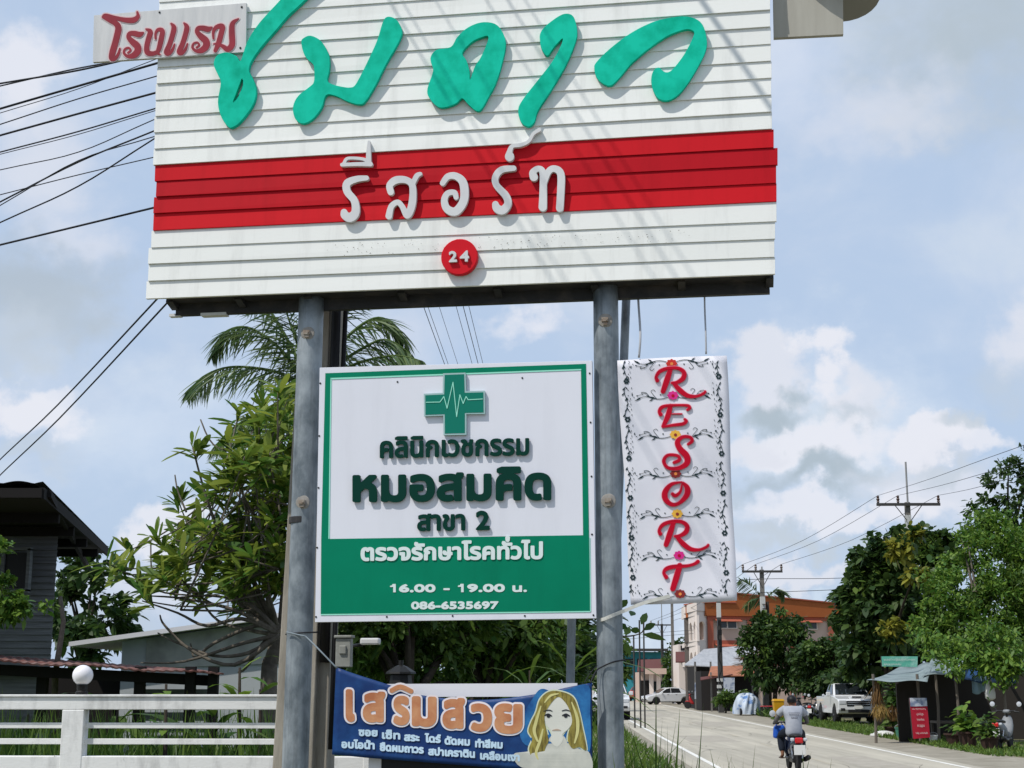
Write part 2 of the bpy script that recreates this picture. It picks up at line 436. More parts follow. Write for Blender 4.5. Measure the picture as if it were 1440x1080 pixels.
class Plane:
    def __init__(s, O, r=RV, n=-NIN): s.O = Vector(O); s.r = Vector(r); s.n = Vector(n); s.u = s.r.cross(-s.n) * -1 if False else Vector((0, 0, 1))
    def off(s, d): return Plane(s.O + s.n * d, s.r, s.n)
    def px(s, px, py):
        d = ray(px, py); c = Vector((0, 0, CAMZ)); return c + d * ((s.O - c).dot(s.n) / d.dot(s.n))
    def fn(s, d=0.0):
        q = s.off(d); return q.px
def S(ox, oy, sc, pts, n=5):    # stroke measured in a zoomed crop -> photo px, smoothed
    a = catmull(pts, n); return np.stack([ox + a[:, 0] / sc, oy + a[:, 1] / sc, a[:, 2] / sc], 1)
def letter(name, groups, plane, d0, d1, m, parent, **k):
    q = plane.off(d1); sh = plane.n * (d0 - d1); mb = MB()
    solid(mb, groups, q.px, lambda x, y: q.px(x, y) + sh)
    return mb.build(name, m, parent, **k)
# ---------------------------------------------------------------- ground and road
RA = math.atan(((790 - 720) / F) / (CP + (HOR - 540) / F * SP))     # heading of the road
RD = Vector((math.sin(RA), math.cos(RA), 0)); RN = Vector((math.cos(RA), -math.sin(RA), 0))
L0 = gat(933, 1039).dot(RN); R0 = gat(1160, 1039).dot(RN)           # lateral offsets of the two edge lines
def road(s, l, z=0.0): p = RD * s + RN * l; return Vector((p.x, p.y, z))
def ground_mat():
    m = mat('ground_soil', (0.10, 0.115, 0.045), 0.95, col2=(0.20, 0.165, 0.10), vscale=0.35, bump=0.6, bscale=6)
    return m
M['ground'] = ground_mat()
M['road'] = mat('road_concrete', (0.46, 0.425, 0.35), 0.85, col2=(0.36, 0.335, 0.28), vscale=0.55, bump=0.25, bscale=30, stretch=(1.6, 0.35, 1), ramp=(0.3, 0.75), streak=.32, sstretch=(1.7, .045, 1), sramp=(.42, .72))
M['shoulder'] = mat('shoulder_gravel', (0.30, 0.275, 0.225), 0.95, col2=(0.20, 0.18, 0.14), vscale=1.4, bump=0.5, bscale=14)
M['line'] = mat('road_paint', (0.68, 0.67, 0.63), 0.7, col2=(0.45, 0.43, 0.39), vscale=3.0, ramp=(0.52, 0.7))
M['yellow_line'] = mat('faded_yellow_paint', (0.42, 0.37, 0.27), 0.8, col2=(0.33, 0.31, 0.27), vscale=2.0)
g = MB(); n = 60
def gfn(u, v):
    x = (u - 0.5) * 2; y = (v - 0.12)
    X = math.copysign(abs(x) ** 2.2 * 2500, x); Y = math.copysign(abs(y) ** 2.2 * 3200, y)
    return (X, Y, 0)
g.grid(gfn, 60, 60)
structure(g.build('ground', M['ground']))
def strip(name, m, l0, l1, s0, s1, z, seg=1, wob=0.0, seed=0):
    rg = random.Random(seed); mb = MB(); vs = []; fs = []
    for i in range(seg + 1):
        s = s0 + (s1 - s0) * i / seg
        vs += [road(s, l0 - rg.random() * wob, z), road(s, l1 + rg.random() * wob, z)]
    for i in range(seg): fs.append((2 * i, 2 * i + 1, 2 * i + 3, 2 * i + 2))
    mb.add(vs, fs); return structure(mb.build(name, m))
strip('road_shoulder', M['shoulder'], L0 - 1.2, R0 + 2.3, -40, 420, 0.008, 300, 0.35, 3)
strip('road', M['road'], L0 - 0.55, R0 + 0.35, -60, 420, 0.014)
strip('edge_marking', M['line'], L0 - 0.06, L0 + 0.06, -40, 420, 0.018)
strip('edge_marking', M['line'], R0 - 0.06, R0 + 0.06, -40, 420, 0.018)
mb = MB()
for k in range(40):
    s = -20 + k * 9.0; c = (L0 + R0) / 2
    mb.add([road(s, c - .05, .018), road(s, c + .05, .018), road(s + 3, c + .05, .018), road(s + 3, c - .05, .018)], [(0, 1, 2, 3)])
structure(mb.build('centre_marking', M['yellow_line']))
# concrete joints across the road
M['joint'] = mat('joint_tar', (0.17, 0.155, 0.13), 0.9)
mb = MB()
for k in range(34):
    s = 12 + k * 10.0; w = 0.012
    mb.add([road(s - w, L0 - .5, .0165), road(s - w, R0 + .3, .0165), road(s + w, R0 + .3, .0165), road(s + w, L0 - .5, .0165)], [(0, 1, 2, 3)])
structure(mb.build('road_joint', M['joint']))

# repaired patches and cracks
M['patchc'] = mat('road_patch', (0.30, 0.275, 0.23), .9, col2=(.38, .35, .30), vscale=2.5); mb = MB(); rg = random.Random(12)
for (s0, ln, l0_, wd) in ((24, 3.2, 1.0, 1.4), (33, 5, 3.1, 1.1), (47, 6, .6, 1.6), (64, 8, 2.6, 1.8), (83, 9, 1.2, 1.5)):
    mb.add([road(s0, L0 + l0_, .0155), road(s0 + .1, L0 + l0_ + wd, .0155), road(s0 + ln, L0 + l0_ + wd - .1, .0155), road(s0 + ln - .2, L0 + l0_ + .05, .0155)], [(0, 1, 2, 3)])
structure(mb.build('road_patch', M['patchc']))
mb = MB()
for k in range(26):
    s = rg.uniform(18, 90); l = rg.uniform(L0 + .2, R0 - .2); pts = []
    for j in range(9): pts.append((s, l)); s += rg.uniform(.3, .9); l += rg.uniform(-.28, .28)
    for (a, c), (b_, d) in zip(pts[:-1], pts[1:]): w = rg.uniform(.006, .014); mb.add([road(a, c - w, .0172), road(a, c + w, .0172), road(b_, d + w, .0172), road(b_, d - w, .0172)], [(0, 1, 2, 3)])
structure(mb.build('road_crack', M['joint']))
# ---------------------------------------------------------------- the big roadside sign
SP0 = Plane(at(648, 560, 10.0)); SP0.O.z = 0
M['plank'] = mat('white_board', (0.79, 0.795, 0.77), 0.55, col2=(0.71, 0.72, 0.695), island=True, vscale=1.6, stretch=(0.6, 0.6, 5), ramp=(0.5, 0.85), bump=0.05, bscale=60, streak=.17, sstretch=(9, 9, .7), sramp=(.5, .76), spec=.12)
M['redplank'] = mat('red_board', (0.62, 0.013, 0.02), 0.55, col2=(0.38, 0.006, 0.014), island=True, vscale=1.3, stretch=(0.8, 0.8, 6), ramp=(0.35, 0.7), bump=0.05, bscale=60, spec=.07, streak=.15)
M['greenfoam'] = mat('green_letter_paint', (0.008, 0.54, 0.37), 0.6, col2=(0.0, 0.38, 0.24), streak=.12, vscale=7, ramp=(0.4, 0.7), spec=.06)
M['whitefoam'] = mat('white_letter_paint', (0.66, 0.665, 0.67), 0.55, col2=(0.55, 0.555, 0.57), vscale=4)
M['reddisc'] = mat('red_disc_paint', (0.58, 0.012, 0.022), 0.5, spec=.08)
M['galv'] = mat('galvanised_steel', (0.31, 0.345, 0.37), 0.5, metal=0.25, col2=(0.13, 0.155, 0.175), vscale=7, bump=0.12, bscale=35, stretch=(1, 1, .6), ramp=(0.36, 0.66), streak=.4, sstretch=(20, 20, 1.1), sramp=(.5, .75))
M['rust'] = mat('rusty_bracket', (0.36, 0.33, 0.29), 0.8, col2=(0.16, 0.10, 0.065), vscale=25)
M['patch'] = mat('cement_smear', (0.33, 0.31, 0.28), 0.9, col2=(0.22, 0.21, 0.20), vscale=20)
M['darksteel'] = mat('dark_painted_steel', (0.030, 0.030, 0.032), 0.55, col2=(0.075, 0.065, 0.06), vscale=5, ramp=(0.5, 0.75))
M['beige'] = mat('beige_sheet', (0.40, 0.385, 0.335), 0.6, col2=(0.33, 0.315, 0.27), vscale=1.0, stretch=(8, 8, .8))
rs = thing('resort_sign', 'large white clapboard roadside sign with red band and green brush script on two steel posts', 'sign', SP0.px(640, 1080).to_tuple()[:2] + (0,))
QP = SP0.off(0.085)
# rows from the bottom edge upwards: (left px, left bottom y, right px, right bottom y)
rows = [(206, 421, 1090, 386, 0), (209, 396, 1089, 362, 0), (209, 372, 1090, 336.5, 0), (213, 349, 1092, 312, 0),
        (216, 325, 1092, 284, 1), (216.5, 301, 1091.5, 258, 1), (220, 277.5, 1093.5, 232.5, 1), (218, 255.5, 1088, 208, 1)]
yl, yr, k = 233.0, 182.0, 0
lx = [216, 217.5, 217, 219, 219, 221, 222, 223, 222.5, 224, 224, 226, 226, 227, 228]; rx = [1085.5, 1085, 1084.5, 1085, 1084, 1084, 1083, 1083, 1083, 1082, 1082, 1081, 1081, 1081, 1080]
for k in range(15): rows.append((lx[k], yl - 22.9 * k, rx[k], yr - 23.9 * k, 0))
tops = [(r[1], r[3]) for r in rows[1:]] + [(rows[-1][1] - 23, rows[-1][3] - 24)]
for colr, nm, mm in ((0, 'board_panel', M['plank']), (1, 'red_band', M['redplank'])):
    mb = MB(); rg = random.Random(5)
    for (xl, bl, xr, br, c), (tl, tr) in zip(rows, tops):
        if c != colr: continue
        pts = [QP.px(xl, bl - 0.3), QP.px(xr, br - 0.3), QP.px(xr, tr - 0.2), QP.px(xl, tl - 0.2)]
        n = SP0.n; e = 0.0105 + rg.uniform(-.002, .002)
        sag = rg.uniform(-.003, .003)
        f = [pts[0] + n * (e + sag), pts[1] + n * (e - sag), pts[2] - n * .001, pts[3] - n * .001]; b = [p - n * 0.016 for p in pts]
        mb.add(b + f, [(4, 5, 6, 7), (3, 2, 1, 0), (0, 1, 5, 4), (1, 2, 6, 5), (2, 3, 7, 6), (3, 0, 4, 7)])
    mb.build(nm, mm, rs, bevel=0.0015)
M['dirt'] = mat('mould_speck', (.16, .155, .14), .9)
rg = random.Random(9); gsp = []
for k in range(120):
    t = rg.random(); x = 470 + 500 * t + rg.uniform(-25, 25); y = 373 - (x - 208) * .0397 - rg.uniform(3, 21); r_ = rg.uniform(.2, .55)
    gsp.append(np.array([(x, y, r_), (x + rg.uniform(-1, 1), y + rg.uniform(0, .8), r_ * .6)]))
mb = MB(); qd = QP.off(.0135); solid(mb, shape(strokes=gsp, h=.3, tol=.03), qd.px); o = mb.build('dirt_specks', M['dirt'], rs); o['kind'] = 'stuff'
# frame box behind the boards
mb = MB(); A = QP.px(232, 421); B = QP.px(1083, 388); up = Vector((0, 0, 1)); n = SP0.n
zb = A.z - 0.005; ztop = QP.px(650, -175).z
A = Vector((A.x, A.y, 0)); B = Vector((B.x, B.y, 0))
REAR = .235
def bk(p, d, z): return Vector((p.x, p.y, z)) - n * d
mb.beam(bk(A, .06, zb + .055), bk(B, .06, zb + .055), .05, .07); mb.beam(bk(A, REAR, zb - .005), bk(B, REAR, zb - .005), .05, .11)
for t in (0.0, .12, .24, .40, .56, .72, .86, 1.0):
    P = A.lerp(B, t); mb.beam(bk(P, .085, zb + .03), bk(P, REAR - .025, zb + .0), .05, .05)
for t in (0.02, .25, .5, .75, .98):
    P = A.lerp(B, t)
    mb.beam(bk(P, .055, zb + .08), bk(P, .055, ztop), .04, .04, up=n); mb.beam(bk(P, REAR, zb + .05), bk(P, REAR, ztop), .04, .04, up=n)
for z in (zb + .9, zb + 1.8, ztop): mb.beam(bk(A, .06, z), bk(B, .06, z), .05, .05)
mb.beam(bk(A, REAR, ztop - .03), bk(B, REAR, ztop - .03), .05, .05)
mb.build('frame', M['darksteel'], rs)
mb = MB(); mb.hexa([bk(A, .03, zb + .02), bk(B, .03, zb + .02), bk(B, .21, zb + .02), bk(A, .21, zb + .02), bk(A, .03, zb + .03), bk(B, .03, zb + .03), bk(B, .21, zb + .03), bk(A, .21, zb + .03)])
mb.build('underside_panel', M['darksteel'], rs)
mb = MB(); a = A.lerp(B, .045); b_ = A.lerp(B, .09); mb.beam(bk(a, REAR + .005, zb - .06), bk(b_, REAR + .005, zb - .06), .07, .02); mb.build('patch_plate', M['whitefoam'], rs)
mb = MB(); a = A.lerp(B, -.012); b_ = A.lerp(B, .008); mb.beam(bk(a, REAR + .005, zb - .055), bk(b_, REAR + .005, zb - .055), .05, .02); mb.build('patch_plate', M['whitefoam'], rs)
# set-back grey beige panel on the right
q = SP0.off(-0.03); P = [q.px(1088, 53), q.px(1186, 48), q.px(1184, -150), q.px(1084, -150)]
mb = MB(); mb.prism([P[0], P[1], P[2], P[3]], -n, 0.04); mb.build('side_panel', M['beige'], rs, fix=True)
dp = SP0.off(-.12); cq = dp.px(1182, -6); mb = MB(); mb.lathe(cq, [(.27, -.01), (.275, 0), (.25, .03), (.15, .085), (.03, .11)], 28, axis=(.1, .25, 1)); mb.build('lamp_shade', mat('olive_lamp_shade', (.22, .215, .19), .5, spec=.4), rs, smooth=False)
# the two pipe posts
def pipe(name, plane, a, b, dia, m, parent):
    pa, pb = plane.px(*a), plane.px(*b); t = (0 - pb.z) / (pa.z - pb.z); bot = pb + (pa - pb) * t
    mb = MB(); k = 14; mb.tube([bot.lerp(pa, i / k) for i in range(k + 1)], dia / 2, 24); o = mb.build(name, m, parent, smooth=True); return bot, pa, o
PPL = SP0.off(-0.115)
lb, lt, lpost = pipe('post', PPL, (438.5, 410), (415, 1080), 0.178, M['galv'], rs)
rb, rt, rpost = pipe('post', PPL, (851.5, 398), (859.5, 1080), 0.172, M['galv'], rs)
pipe('rear_post', SP0.off(-.62), (881, 410), (860, 960), 0.062, M['galv'], rs)
pipe('rear_post', SP0.off(-.62), (809, 620), (802, 960), 0.06, M['galv'], rs)
for (px, py, post) in ((432, 468, lpost), (425, 706, lpost), (851, 450, rpost), (855.5, 704, rpost)):
    p = SP0.off(-0.02).px(px, py); mb = MB()
    mb.lathe(p - n * .014, [(.001, .0), (.05, .001), (.046, .007), (.001, .012)], 14, axis=n)
    o = mb.build('weld_patch', M['patch'], post)
    mb = MB(); mb.box(p + n * .012, (.045, .03, .028), -ANG); mb.tube([p - n * .0 + RV * .012, p + n * .034 + RV * .012], .008, 8)
    mb.box(p + n * .004 - Vector((0, 0, .02)), (.03, .03, .03), -ANG)
    mb.build('bracket', M['rust'], post)
# dark band on the left post
p = PPL.px(425, 732); mb = MB(); mb.lathe(p, [(.0895, -.022), (.0915, -.02), (.0915, .02), (.0895, .022)], 24); mb.build('tape_band', M['darksteel'], lpost)
# ---- green brush script  (outlines measured in zoomed crops)
def outl(ox, oy, sc, pts, n=4): a = catmull(pts, n, True); return np.stack([ox + a[:, 0] / sc, oy + a[:, 1] / sc], 1)
k = 3.4286
G1 = shape(loops=[outl(280, 0, k, [(70, 310), (85, 268), (130, 252), (180, 270), (200, 292), (232, 200), (290, 110), (390, 0), (450, -75), (560, -130), (610, -110), (510, 0), (430, 75), (370, 145), (300, 225), (252, 295), (240, 340), (257, 375), (275, 430), (262, 500), (210, 575), (170, 610), (140, 612), (105, 560), (90, 490), (104, 400), (90, 360)]),
                  outl(280, 0, k, [(207, 378), (195, 405), (176, 455), (163, 492), (190, 462), (212, 405)])])
G2 = shape(loops=[outl(280, 0, k, [(492, 205), (505, 182), (540, 172), (590, 200), (625, 265), (628, 330), (618, 385), (640, 405), (690, 418), (740, 420), (770, 380), (820, 280), (860, 190), (888, 100), (915, 80), (955, 98), (978, 150), (960, 205), (900, 310), (850, 410), (800, 490), (770, 502), (720, 490), (660, 462), (612, 458), (590, 520), (545, 575), (500, 595), (465, 575), (452, 520), (475, 465), (530, 420), (553, 395), (555, 340), (548, 308), (510, 270)])])
G3 = shape(loops=[outl(0, 0, 1, [(606, 79), (614, 70), (634, 66), (643, 52), (659, 38), (680, 31), (700, 36), (711, 58), (706, 88), (697, 117), (688, 134), (674, 156), (659, 147), (650, 138), (640, 146), (619, 151), (604, 138), (601, 125), (609, 100), (606, 88)]),
                  outl(0, 0, 1, [(650, 74), (656, 85), (660, 100), (661, 112), (668, 93), (677, 79), (687, 52), (675, 53), (662, 60)])])
G4 = shape(loops=[outl(700, 0, k, [(205, 160), (230, 125), (290, 80), (330, 65), (365, 80), (382, 140), (375, 200), (330, 310), (260, 430), (195, 530), (175, 590), (145, 610), (110, 585), (98, 530), (120, 480), (190, 390), (260, 300), (303, 222), (312, 185), (270, 228), (240, 268), (212, 240), (203, 195)])])
G5 = shape(loops=[outl(700, 0, k, [(465, 330), (475, 300), (540, 235), (640, 160), (750, 105), (850, 82), (930, 82), (985, 115), (1008, 190), (1000, 250), (960, 330), (910, 410), (860, 465), (810, 485), (765, 465), (740, 400), (748, 345), (775, 325), (808, 348), (842, 335), (900, 260), (945, 170), (938, 146), (900, 142), (820, 172), (740, 225), (650, 300), (590, 370), (545, 412), (505, 400), (475, 370)])])
for gch in (G1, G2, G3, G4, G5):
    letter('script_letter', gch, SP0, 0.100, 0.134, M['greenfoam'], rs, bevel=0.002)
# ---- white letters of the second word
o4 = (440, 170, k)
def W(*sts): return shape(strokes=[S(*o4, st) for st in sts])
wl = [W([(258, 275, 12), (210, 280, 15), (165, 300, 18), (165, 340, 18), (200, 385, 18), (205, 440, 20), (180, 465, 22), (155, 455, 20), (150, 440, 16)]),
      W([(140, 211, 9), (210, 208, 9), (278, 208, 11)], [(150, 203, 8), (168, 180, 7), (235, 182, 7), (265, 195, 9)], [(270, 100, 6), (268, 150, 11), (268, 205, 13)]),
      W([(375, 342, 16), (370, 310, 16), (400, 285, 18), (450, 285, 16), (480, 315, 16), (478, 400, 18), (455, 455, 16), (430, 412, 13), (408, 392, 13), (378, 412, 14), (366, 458, 16)], [(480, 305, 12), (500, 265, 12), (518, 255, 9)]),
      W([(625, 300, 13), (650, 268, 15), (690, 266, 17), (725, 300, 20), (728, 380, 20), (690, 435, 20), (648, 425, 19), (633, 385, 16), (648, 350, 14), (682, 345, 13), (690, 368, 12)]),
      W([(968, 228, 13), (910, 235, 16), (880, 270, 16), (885, 310, 16), (930, 360, 18), (940, 400, 18), (915, 430, 20), (888, 422, 20), (880, 402, 16)]),
      W([(948, 170, 22), (948, 172, 22)], [(945, 160, 15), (960, 122, 10), (1000, 116, 9), (1040, 98, 8), (1062, 62, 8), (1092, 42, 9)]),
      W([(1065, 270, 20), (1060, 248, 16), (1085, 230, 14), (1108, 248, 16), (1110, 340, 18), (1108, 415, 20)], [(1110, 310, 14), (1135, 245, 15), (1165, 230, 16), (1195, 255, 18), (1195, 340, 18), (1190, 420, 18)])]
for i, gch in enumerate(wl):
    letter('resort_letter', gch, SP0, 0.098, 0.128, M['whitefoam'], rs, bevel=0.0015)
# ---- number disc 24
q = SP0.off(.10); c = q.px(647.5, 363.5); rad = (q.px(673, 363) - q.px(622, 363)).length / 2
mb = MB(); mb.lathe(c, [(rad, 0), (rad, .042), (rad - .004, .045)], 40, axis=n); disc = mb.build('number_disc', M['reddisc'], rs)
for ch, x0, x1 in (('2', 631, 642.5), ('4', 646.5, 659.5)):
    gch = text_px(ch, x0, x1, 368.7 - (x0 - 631) * .04, 368.2 - (x0 - 631) * .04, 15.6, 0.8, ref='2', h=0.4)
    letter('digit', gch, SP0, 0.147, 0.165, M['whitefoam'], disc)

# ---------------------------------------------------------------- plate with the word for hotel
M['plate'] = mat('grey_white_plate', (0.60, 0.60, 0.60), 0.6, col2=(0.47, 0.48, 0.49), vscale=3, stretch=(6, 6, .8), ramp=(0.4, 0.8))
M['maroon'] = mat('maroon_paint', (0.30, 0.022, 0.040), 0.6, col2=(0.22, 0.016, 0.03), vscale=6)
M['pinkrim'] = mat('pale_pink_paint', (0.64, 0.47, 0.48), 0.6)
M['screw'] = mat('screw_head', (0.02, 0.02, 0.02), 0.5)
hp = SP0.off(0.125)
hs = thing('hotel_plate', 'small pale grey plate with maroon ornate lettering at the big sign\'s upper left corner', 'sign plate', hp.px(240, 48))
P = [hp.px(130.5, 87.5), hp.px(346, 73), hp.px(346.5, 4), hp.px(132, 21.5)]
mb = MB(); mb.prism(P, -n, .025); mb.build('plate', M['plate'], hs, fix=True, bevel=.001)
o6 = (125, 0, 6.4)
rr = [(490, 292, 6), (455, 310, 24), (410, 300, 23), (368, 302, 20), (357, 335, 20), (395, 378, 28), (435, 415, 31), (438, 460, 30), (400, 498, 26), (348, 505, 14), (315, 475, 11), (325, 440, 9), (358, 430, 9), (375, 452, 9), (352, 474, 9)]
ee = [(740, 212, 8), (765, 248, 22), (750, 320, 22), (725, 400, 22), (697, 468, 23), (720, 483, 15), (750, 450, 13), (770, 397, 7)]
hst = [S(*o6, [(435, 108, 9), (440, 148, 17), (400, 180, 25), (320, 178, 21), (230, 158, 17), (150, 137, 16), (124, 153, 10)]), S(*o6, [(128, 155, 10), (180, 178, 19), (240, 208, 25), (265, 250, 28), (255, 310, 28), (235, 390, 28), (212, 470, 28), (205, 523, 24), (232, 528, 16), (262, 490, 13), (278, 437, 8)]),
       S(*o6, rr), S(*o6, [(x + 617, y - 48, w) for x, y, w in rr]),
       S(*o6, [(515, 262, 8), (552, 285, 22), (535, 350, 23), (520, 420, 23), (527, 470, 25), (570, 482, 20), (610, 470, 18)]), S(*o6, [(600, 345, 10), (600, 300, 11), (622, 267, 15), (660, 277, 21), (650, 350, 23), (632, 430, 21), (617, 472, 15), (640, 490, 6)]),
       S(*o6, ee), S(*o6, [(x + 116, y - 4, w) for x, y, w in ee]),
       S(*o6, [(1120, 345, 9), (1120, 282, 13), (1150, 242, 19), (1200, 237, 23), (1190, 300, 23), (1165, 390, 23), (1137, 455, 16)]), S(*o6, [(1120, 395, 4), (1145, 392, 10)]), S(*o6, [(1178, 400, 13), (1215, 422, 19), (1250, 442, 24), (1288, 400, 26), (1286, 300, 26), (1292, 212, 21), (1345, 168, 6)])]
letter('lettering_rim', shape(strokes=hst, grow=1.5, h=.5), SP0, 0.1255, 0.128, M['pinkrim'], hs)
letter('lettering', shape(strokes=hst, h=.5), SP0, 0.1255, 0.131, M['maroon'], hs)
for (x, y) in ((224.5, 17.5), (340, 10), (338, 67.5)): MB().lathe(hp.px(x, y), [(.008, 0), (.008, .004), (.004, .006)], 8, axis=n).build('screw', M['screw'], hs)

# ---------------------------------------------------------------- clinic board between the posts
M['clinicw'] = mat('clinic_white_sheet', (0.71, 0.72, 0.79), 0.4, col2=(0.68, 0.69, 0.76), vscale=1.2, spec=0.2, streak=.07, sstretch=(5, 5, .5))
M['clinicg'] = mat('clinic_green_sheet', (0.0, 0.20, 0.11), 0.45, col2=(0.0, 0.175, 0.095), vscale=2, spec=.1, streak=.12, sstretch=(6, 6, .6))
M['mint'] = mat('mint_edge', (0.30, 0.72, 0.58), 0.5)
M['dkgreen'] = mat('dark_green_letter', (0.001, 0.036, 0.025), 0.5, spec=.1)
M['crossg'] = mat('cross_green', (0.0, 0.165, 0.115), 0.4)
M['silver'] = mat('pale_green_metal', (0.36, 0.52, 0.50), 0.35, metal=0.3)
M['whitel'] = mat('white_vinyl_letter', (0.66, 0.74, 0.74), 0.5)
CPn = SP0.off(0.0)
cs = thing('clinic_board', 'white and green clinic board with green cross and opening hours between the two posts', 'sign board', CPn.px(640, 870))
Q4 = [(449.5, 517), (832.5, 507), (838.5, 869.5), (443, 875)]
def quad_prism(pl, pts, d, th): q = pl.off(d); return MB().prism([q.px(*p) for p in reversed(pts)], -pl.n, th)
quad_prism(SP0, Q4, 0.0, 0.045).build('board', M['clinicw'], cs, fix=True, bevel=.0015)
# green frame band and lower green field
def ring(outer, inner): return [[np.array(outer, float), np.array(inner, float)[::-1]]]
GO = [(457.5, 524.8), (824, 511.6), (830, 860), (451, 864.5)]
GI = [(465, 532), (817, 519.3), (820, 752.5), (462, 758)]
GB = [(451.7, 758), (828.2, 752.5), (830, 860), (451, 864.5)]
mb = MB(); qq = SP0.off(.003)
def band(pts): mb.prism([qq.px(*p) for p in reversed(pts)], -n, .002)
band([GO[0], GO[1], GI[1], GI[0]]); band([GO[0], GI[0], GI[3], GB[0]]); band([GI[1], GO[1], GB[1], GI[2]]); band([GB[0], GB[1], GB[2], GB[3]])
mb.build('green_field', M['clinicg'], cs, fix=True)
mb = MB(); qq = SP0.off(.0035)
band([(464.7, 531.5), (817.5, 518.8), (817.3, 520.6), (464.9, 533.6)]); band([(464.7, 532), (466.2, 533), (463.3, 757.5), (461.7, 757.8)]); band([(451, 863.6), (830, 859.2), (830, 860.8), (451, 865.2)]); band([(829.0, 756), (830, 756), (831, 860), (829.8, 860)])
mb.build('mint_edge', M['mint'], cs, fix=True)
# cross with a heartbeat line
k6 = 6.0
def C6(pts): return [(520 + x / k6, 510 + y / k6) for x, y in pts]
cro = C6([(618, 90), (808, 84), (812, 240), (970, 236), (972, 432), (815, 434), (815, 608), (622, 612), (620, 446), (458, 452), (456, 262), (615, 254)])
cri = C6([(632, 103), (796, 97), (800, 254), (958, 250), (960, 420), (802, 424), (802, 594), (634, 598), (632, 434), (470, 440), (468, 275), (628, 268)])
SPn = SP0
solid_mb = MB(); q1 = SP0.off(.024); sh = n * -.020
solid(solid_mb, [[np.array(cro)]], q1.px, lambda x, y: q1.px(x, y) + sh); cb = solid_mb.build('cross', M['silver'], cs)
mb = MB(); q2 = SP0.off(.0255); solid(mb, [[np.array(cri)]], q2.px); mb.build('cross_face', M['crossg'], cb)
hb = [C6([(475, 334), (590, 332)]), ]
hbp = C6([(475, 334), (592, 332), (625, 285), (652, 385), (702, 165), (733, 455), (760, 270), (788, 345), (812, 285), (830, 313), (952, 306)])
st = np.array([(x, y, .55) for x, y in hbp]); letter('heartbeat_line', shape(strokes=[st], h=.35), SP0, .0265, .0285, M['mint'], cb)
ONE = lambda xl, xr, yb: shape(loops=[np.array([(xl, yb - 9.3), (xl + 2.6, yb - 9.8), (xl + 3.6, yb - 11.8), (xr, yb - 11.8), (xr, yb), (xr - 3.6, yb), (xr - 3.6, yb - 7.6), (xl, yb - 7.4)])], h=.35)
# lettering
DK = M['dkgreen']
letter('clinic_lettering', text_px('คลินิกเวชกรรม', 534, 744, 644.3, 640, 24.5, 1.15, h=.5), SP0, .008, .022, DK, cs)
letter('name_lettering', text_px('หมอสมคิด', 495.5, 775, 706.3, 703.2, 39, 2.6, h=.6), SP0, .010, .024, DK, cs)
letter('branch_lettering', text_px('สาขา', 586.5, 654, 746.8, 745.8, 23.5, 1.25, h=.45), SP0, .006, .018, DK, cs)
letter('branch_digit', text_px('2', 669, 688.5, 745.6, 745.2, 27.5, 1.4, ref='2', h=.45), SP0, .006, .018, DK, cs)
mk = np.array([(713.8, 756.5, 2.0), (713.8, 759.2, 1.7)])
letter('service_lettering', text_px('ตรวจรักษาโรคทัวไป', 507, 763.5, 789, 786.3, 19.5, 1.3, h=.45, extra=[mk]), SP0, .003, .009, M['whitel'], cs)
WL = M['whitel']
letter('hours_lettering', ONE(548.5, 556.5, 833) + text_px('6.00', 561, 612.5, 833, 833, 11.8, .95, ref='0', h=.4), SP0, .003, .006, WL, cs)
letter('hours_dash', text_px('-', 623.5, 632.5, 832.5, 832.5, 11.8, .7, ref='0', h=.35), SP0, .003, .006, WL, cs)
letter('hours_lettering', ONE(644, 652, 832.8) + text_px('9.00', 657, 710, 832.8, 832.6, 11.8, .95, ref='0', h=.4) + text_px('น.', 720.5, 741, 832.5, 832.5, 9.5, .9, ref='น', h=.35), SP0, .003, .006, WL, cs)
letter('phone_lettering', text_px('086-6535697', 578, 701, 857, 856.5, 11.3, .85, ref='0', h=.4), SP0, .003, .006, WL, cs)
for (x, y) in ((450.5, 539), (449, 613), (448, 686), (446, 770), (444.5, 867.5), (544, 867.3), (636.5, 866), (738, 866), (834.5, 865), (832.5, 751.5), (831.8, 670), (830.5, 594), (829.2, 525), (559, 537), (734.5, 531.5)):
    MB().lathe(SP0.px(x, y), [(.0065, 0), (.0065, .003), (.003, .005)], 8, axis=n).build('screw', M['screw'], cs)
# ---------------------------------------------------------------- hanging RESORT banner
bp0 = SP0.off(-0.06)
M['vinyl'] = mat('white_vinyl', (0.70, 0.70, 0.76), 0.5, col2=(0.64, 0.64, 0.71), vscale=3)
M['print_dark'] = mat('dark_green_print', (0.012, 0.03, 0.035), 0.6)
M['crimson'] = mat('crimson_letter', (0.45, 0.004, 0.022), 0.5, spec=.07)
M['pinkedge'] = mat('pink_letter_edge', (0.70, 0.22, 0.30), 0.5)
M['fl_red'] = mat('red_print', (0.55, 0.03, 0.02), 0.6); M['fl_or'] = mat('orange_print', (0.75, 0.25, 0.06), 0.6)
M['fl_pink'] = mat('pink_print', (0.62, 0.02, 0.22), 0.6); M['fl_yel'] = mat('yellow_print', (0.72, 0.40, 0.05), 0.6); M['fl_mar'] = mat('maroon_print', (0.22, 0.02, 0.02), 0.6)
rbn = thing('hanging_banner', 'narrow white vertical banner with crimson letters RESORT and vine borders hanging from the big sign', 'banner', bp0.px(955, 845))
def bwave(px, py): 
    t = (py - 505) / 340
    return 0.006 * math.sin(px * .045 + py * .012) + .007 * math.sin(py * .021 + px * .02 + 1) * (0.4 + t) + (0.02 * t * t if px > 955 else -.02 * t * t) * abs(px - 955) / 80
def bpt(px, py, d=0.0):
    return bp0.off(bwave(px, py) + d).px(px, py)
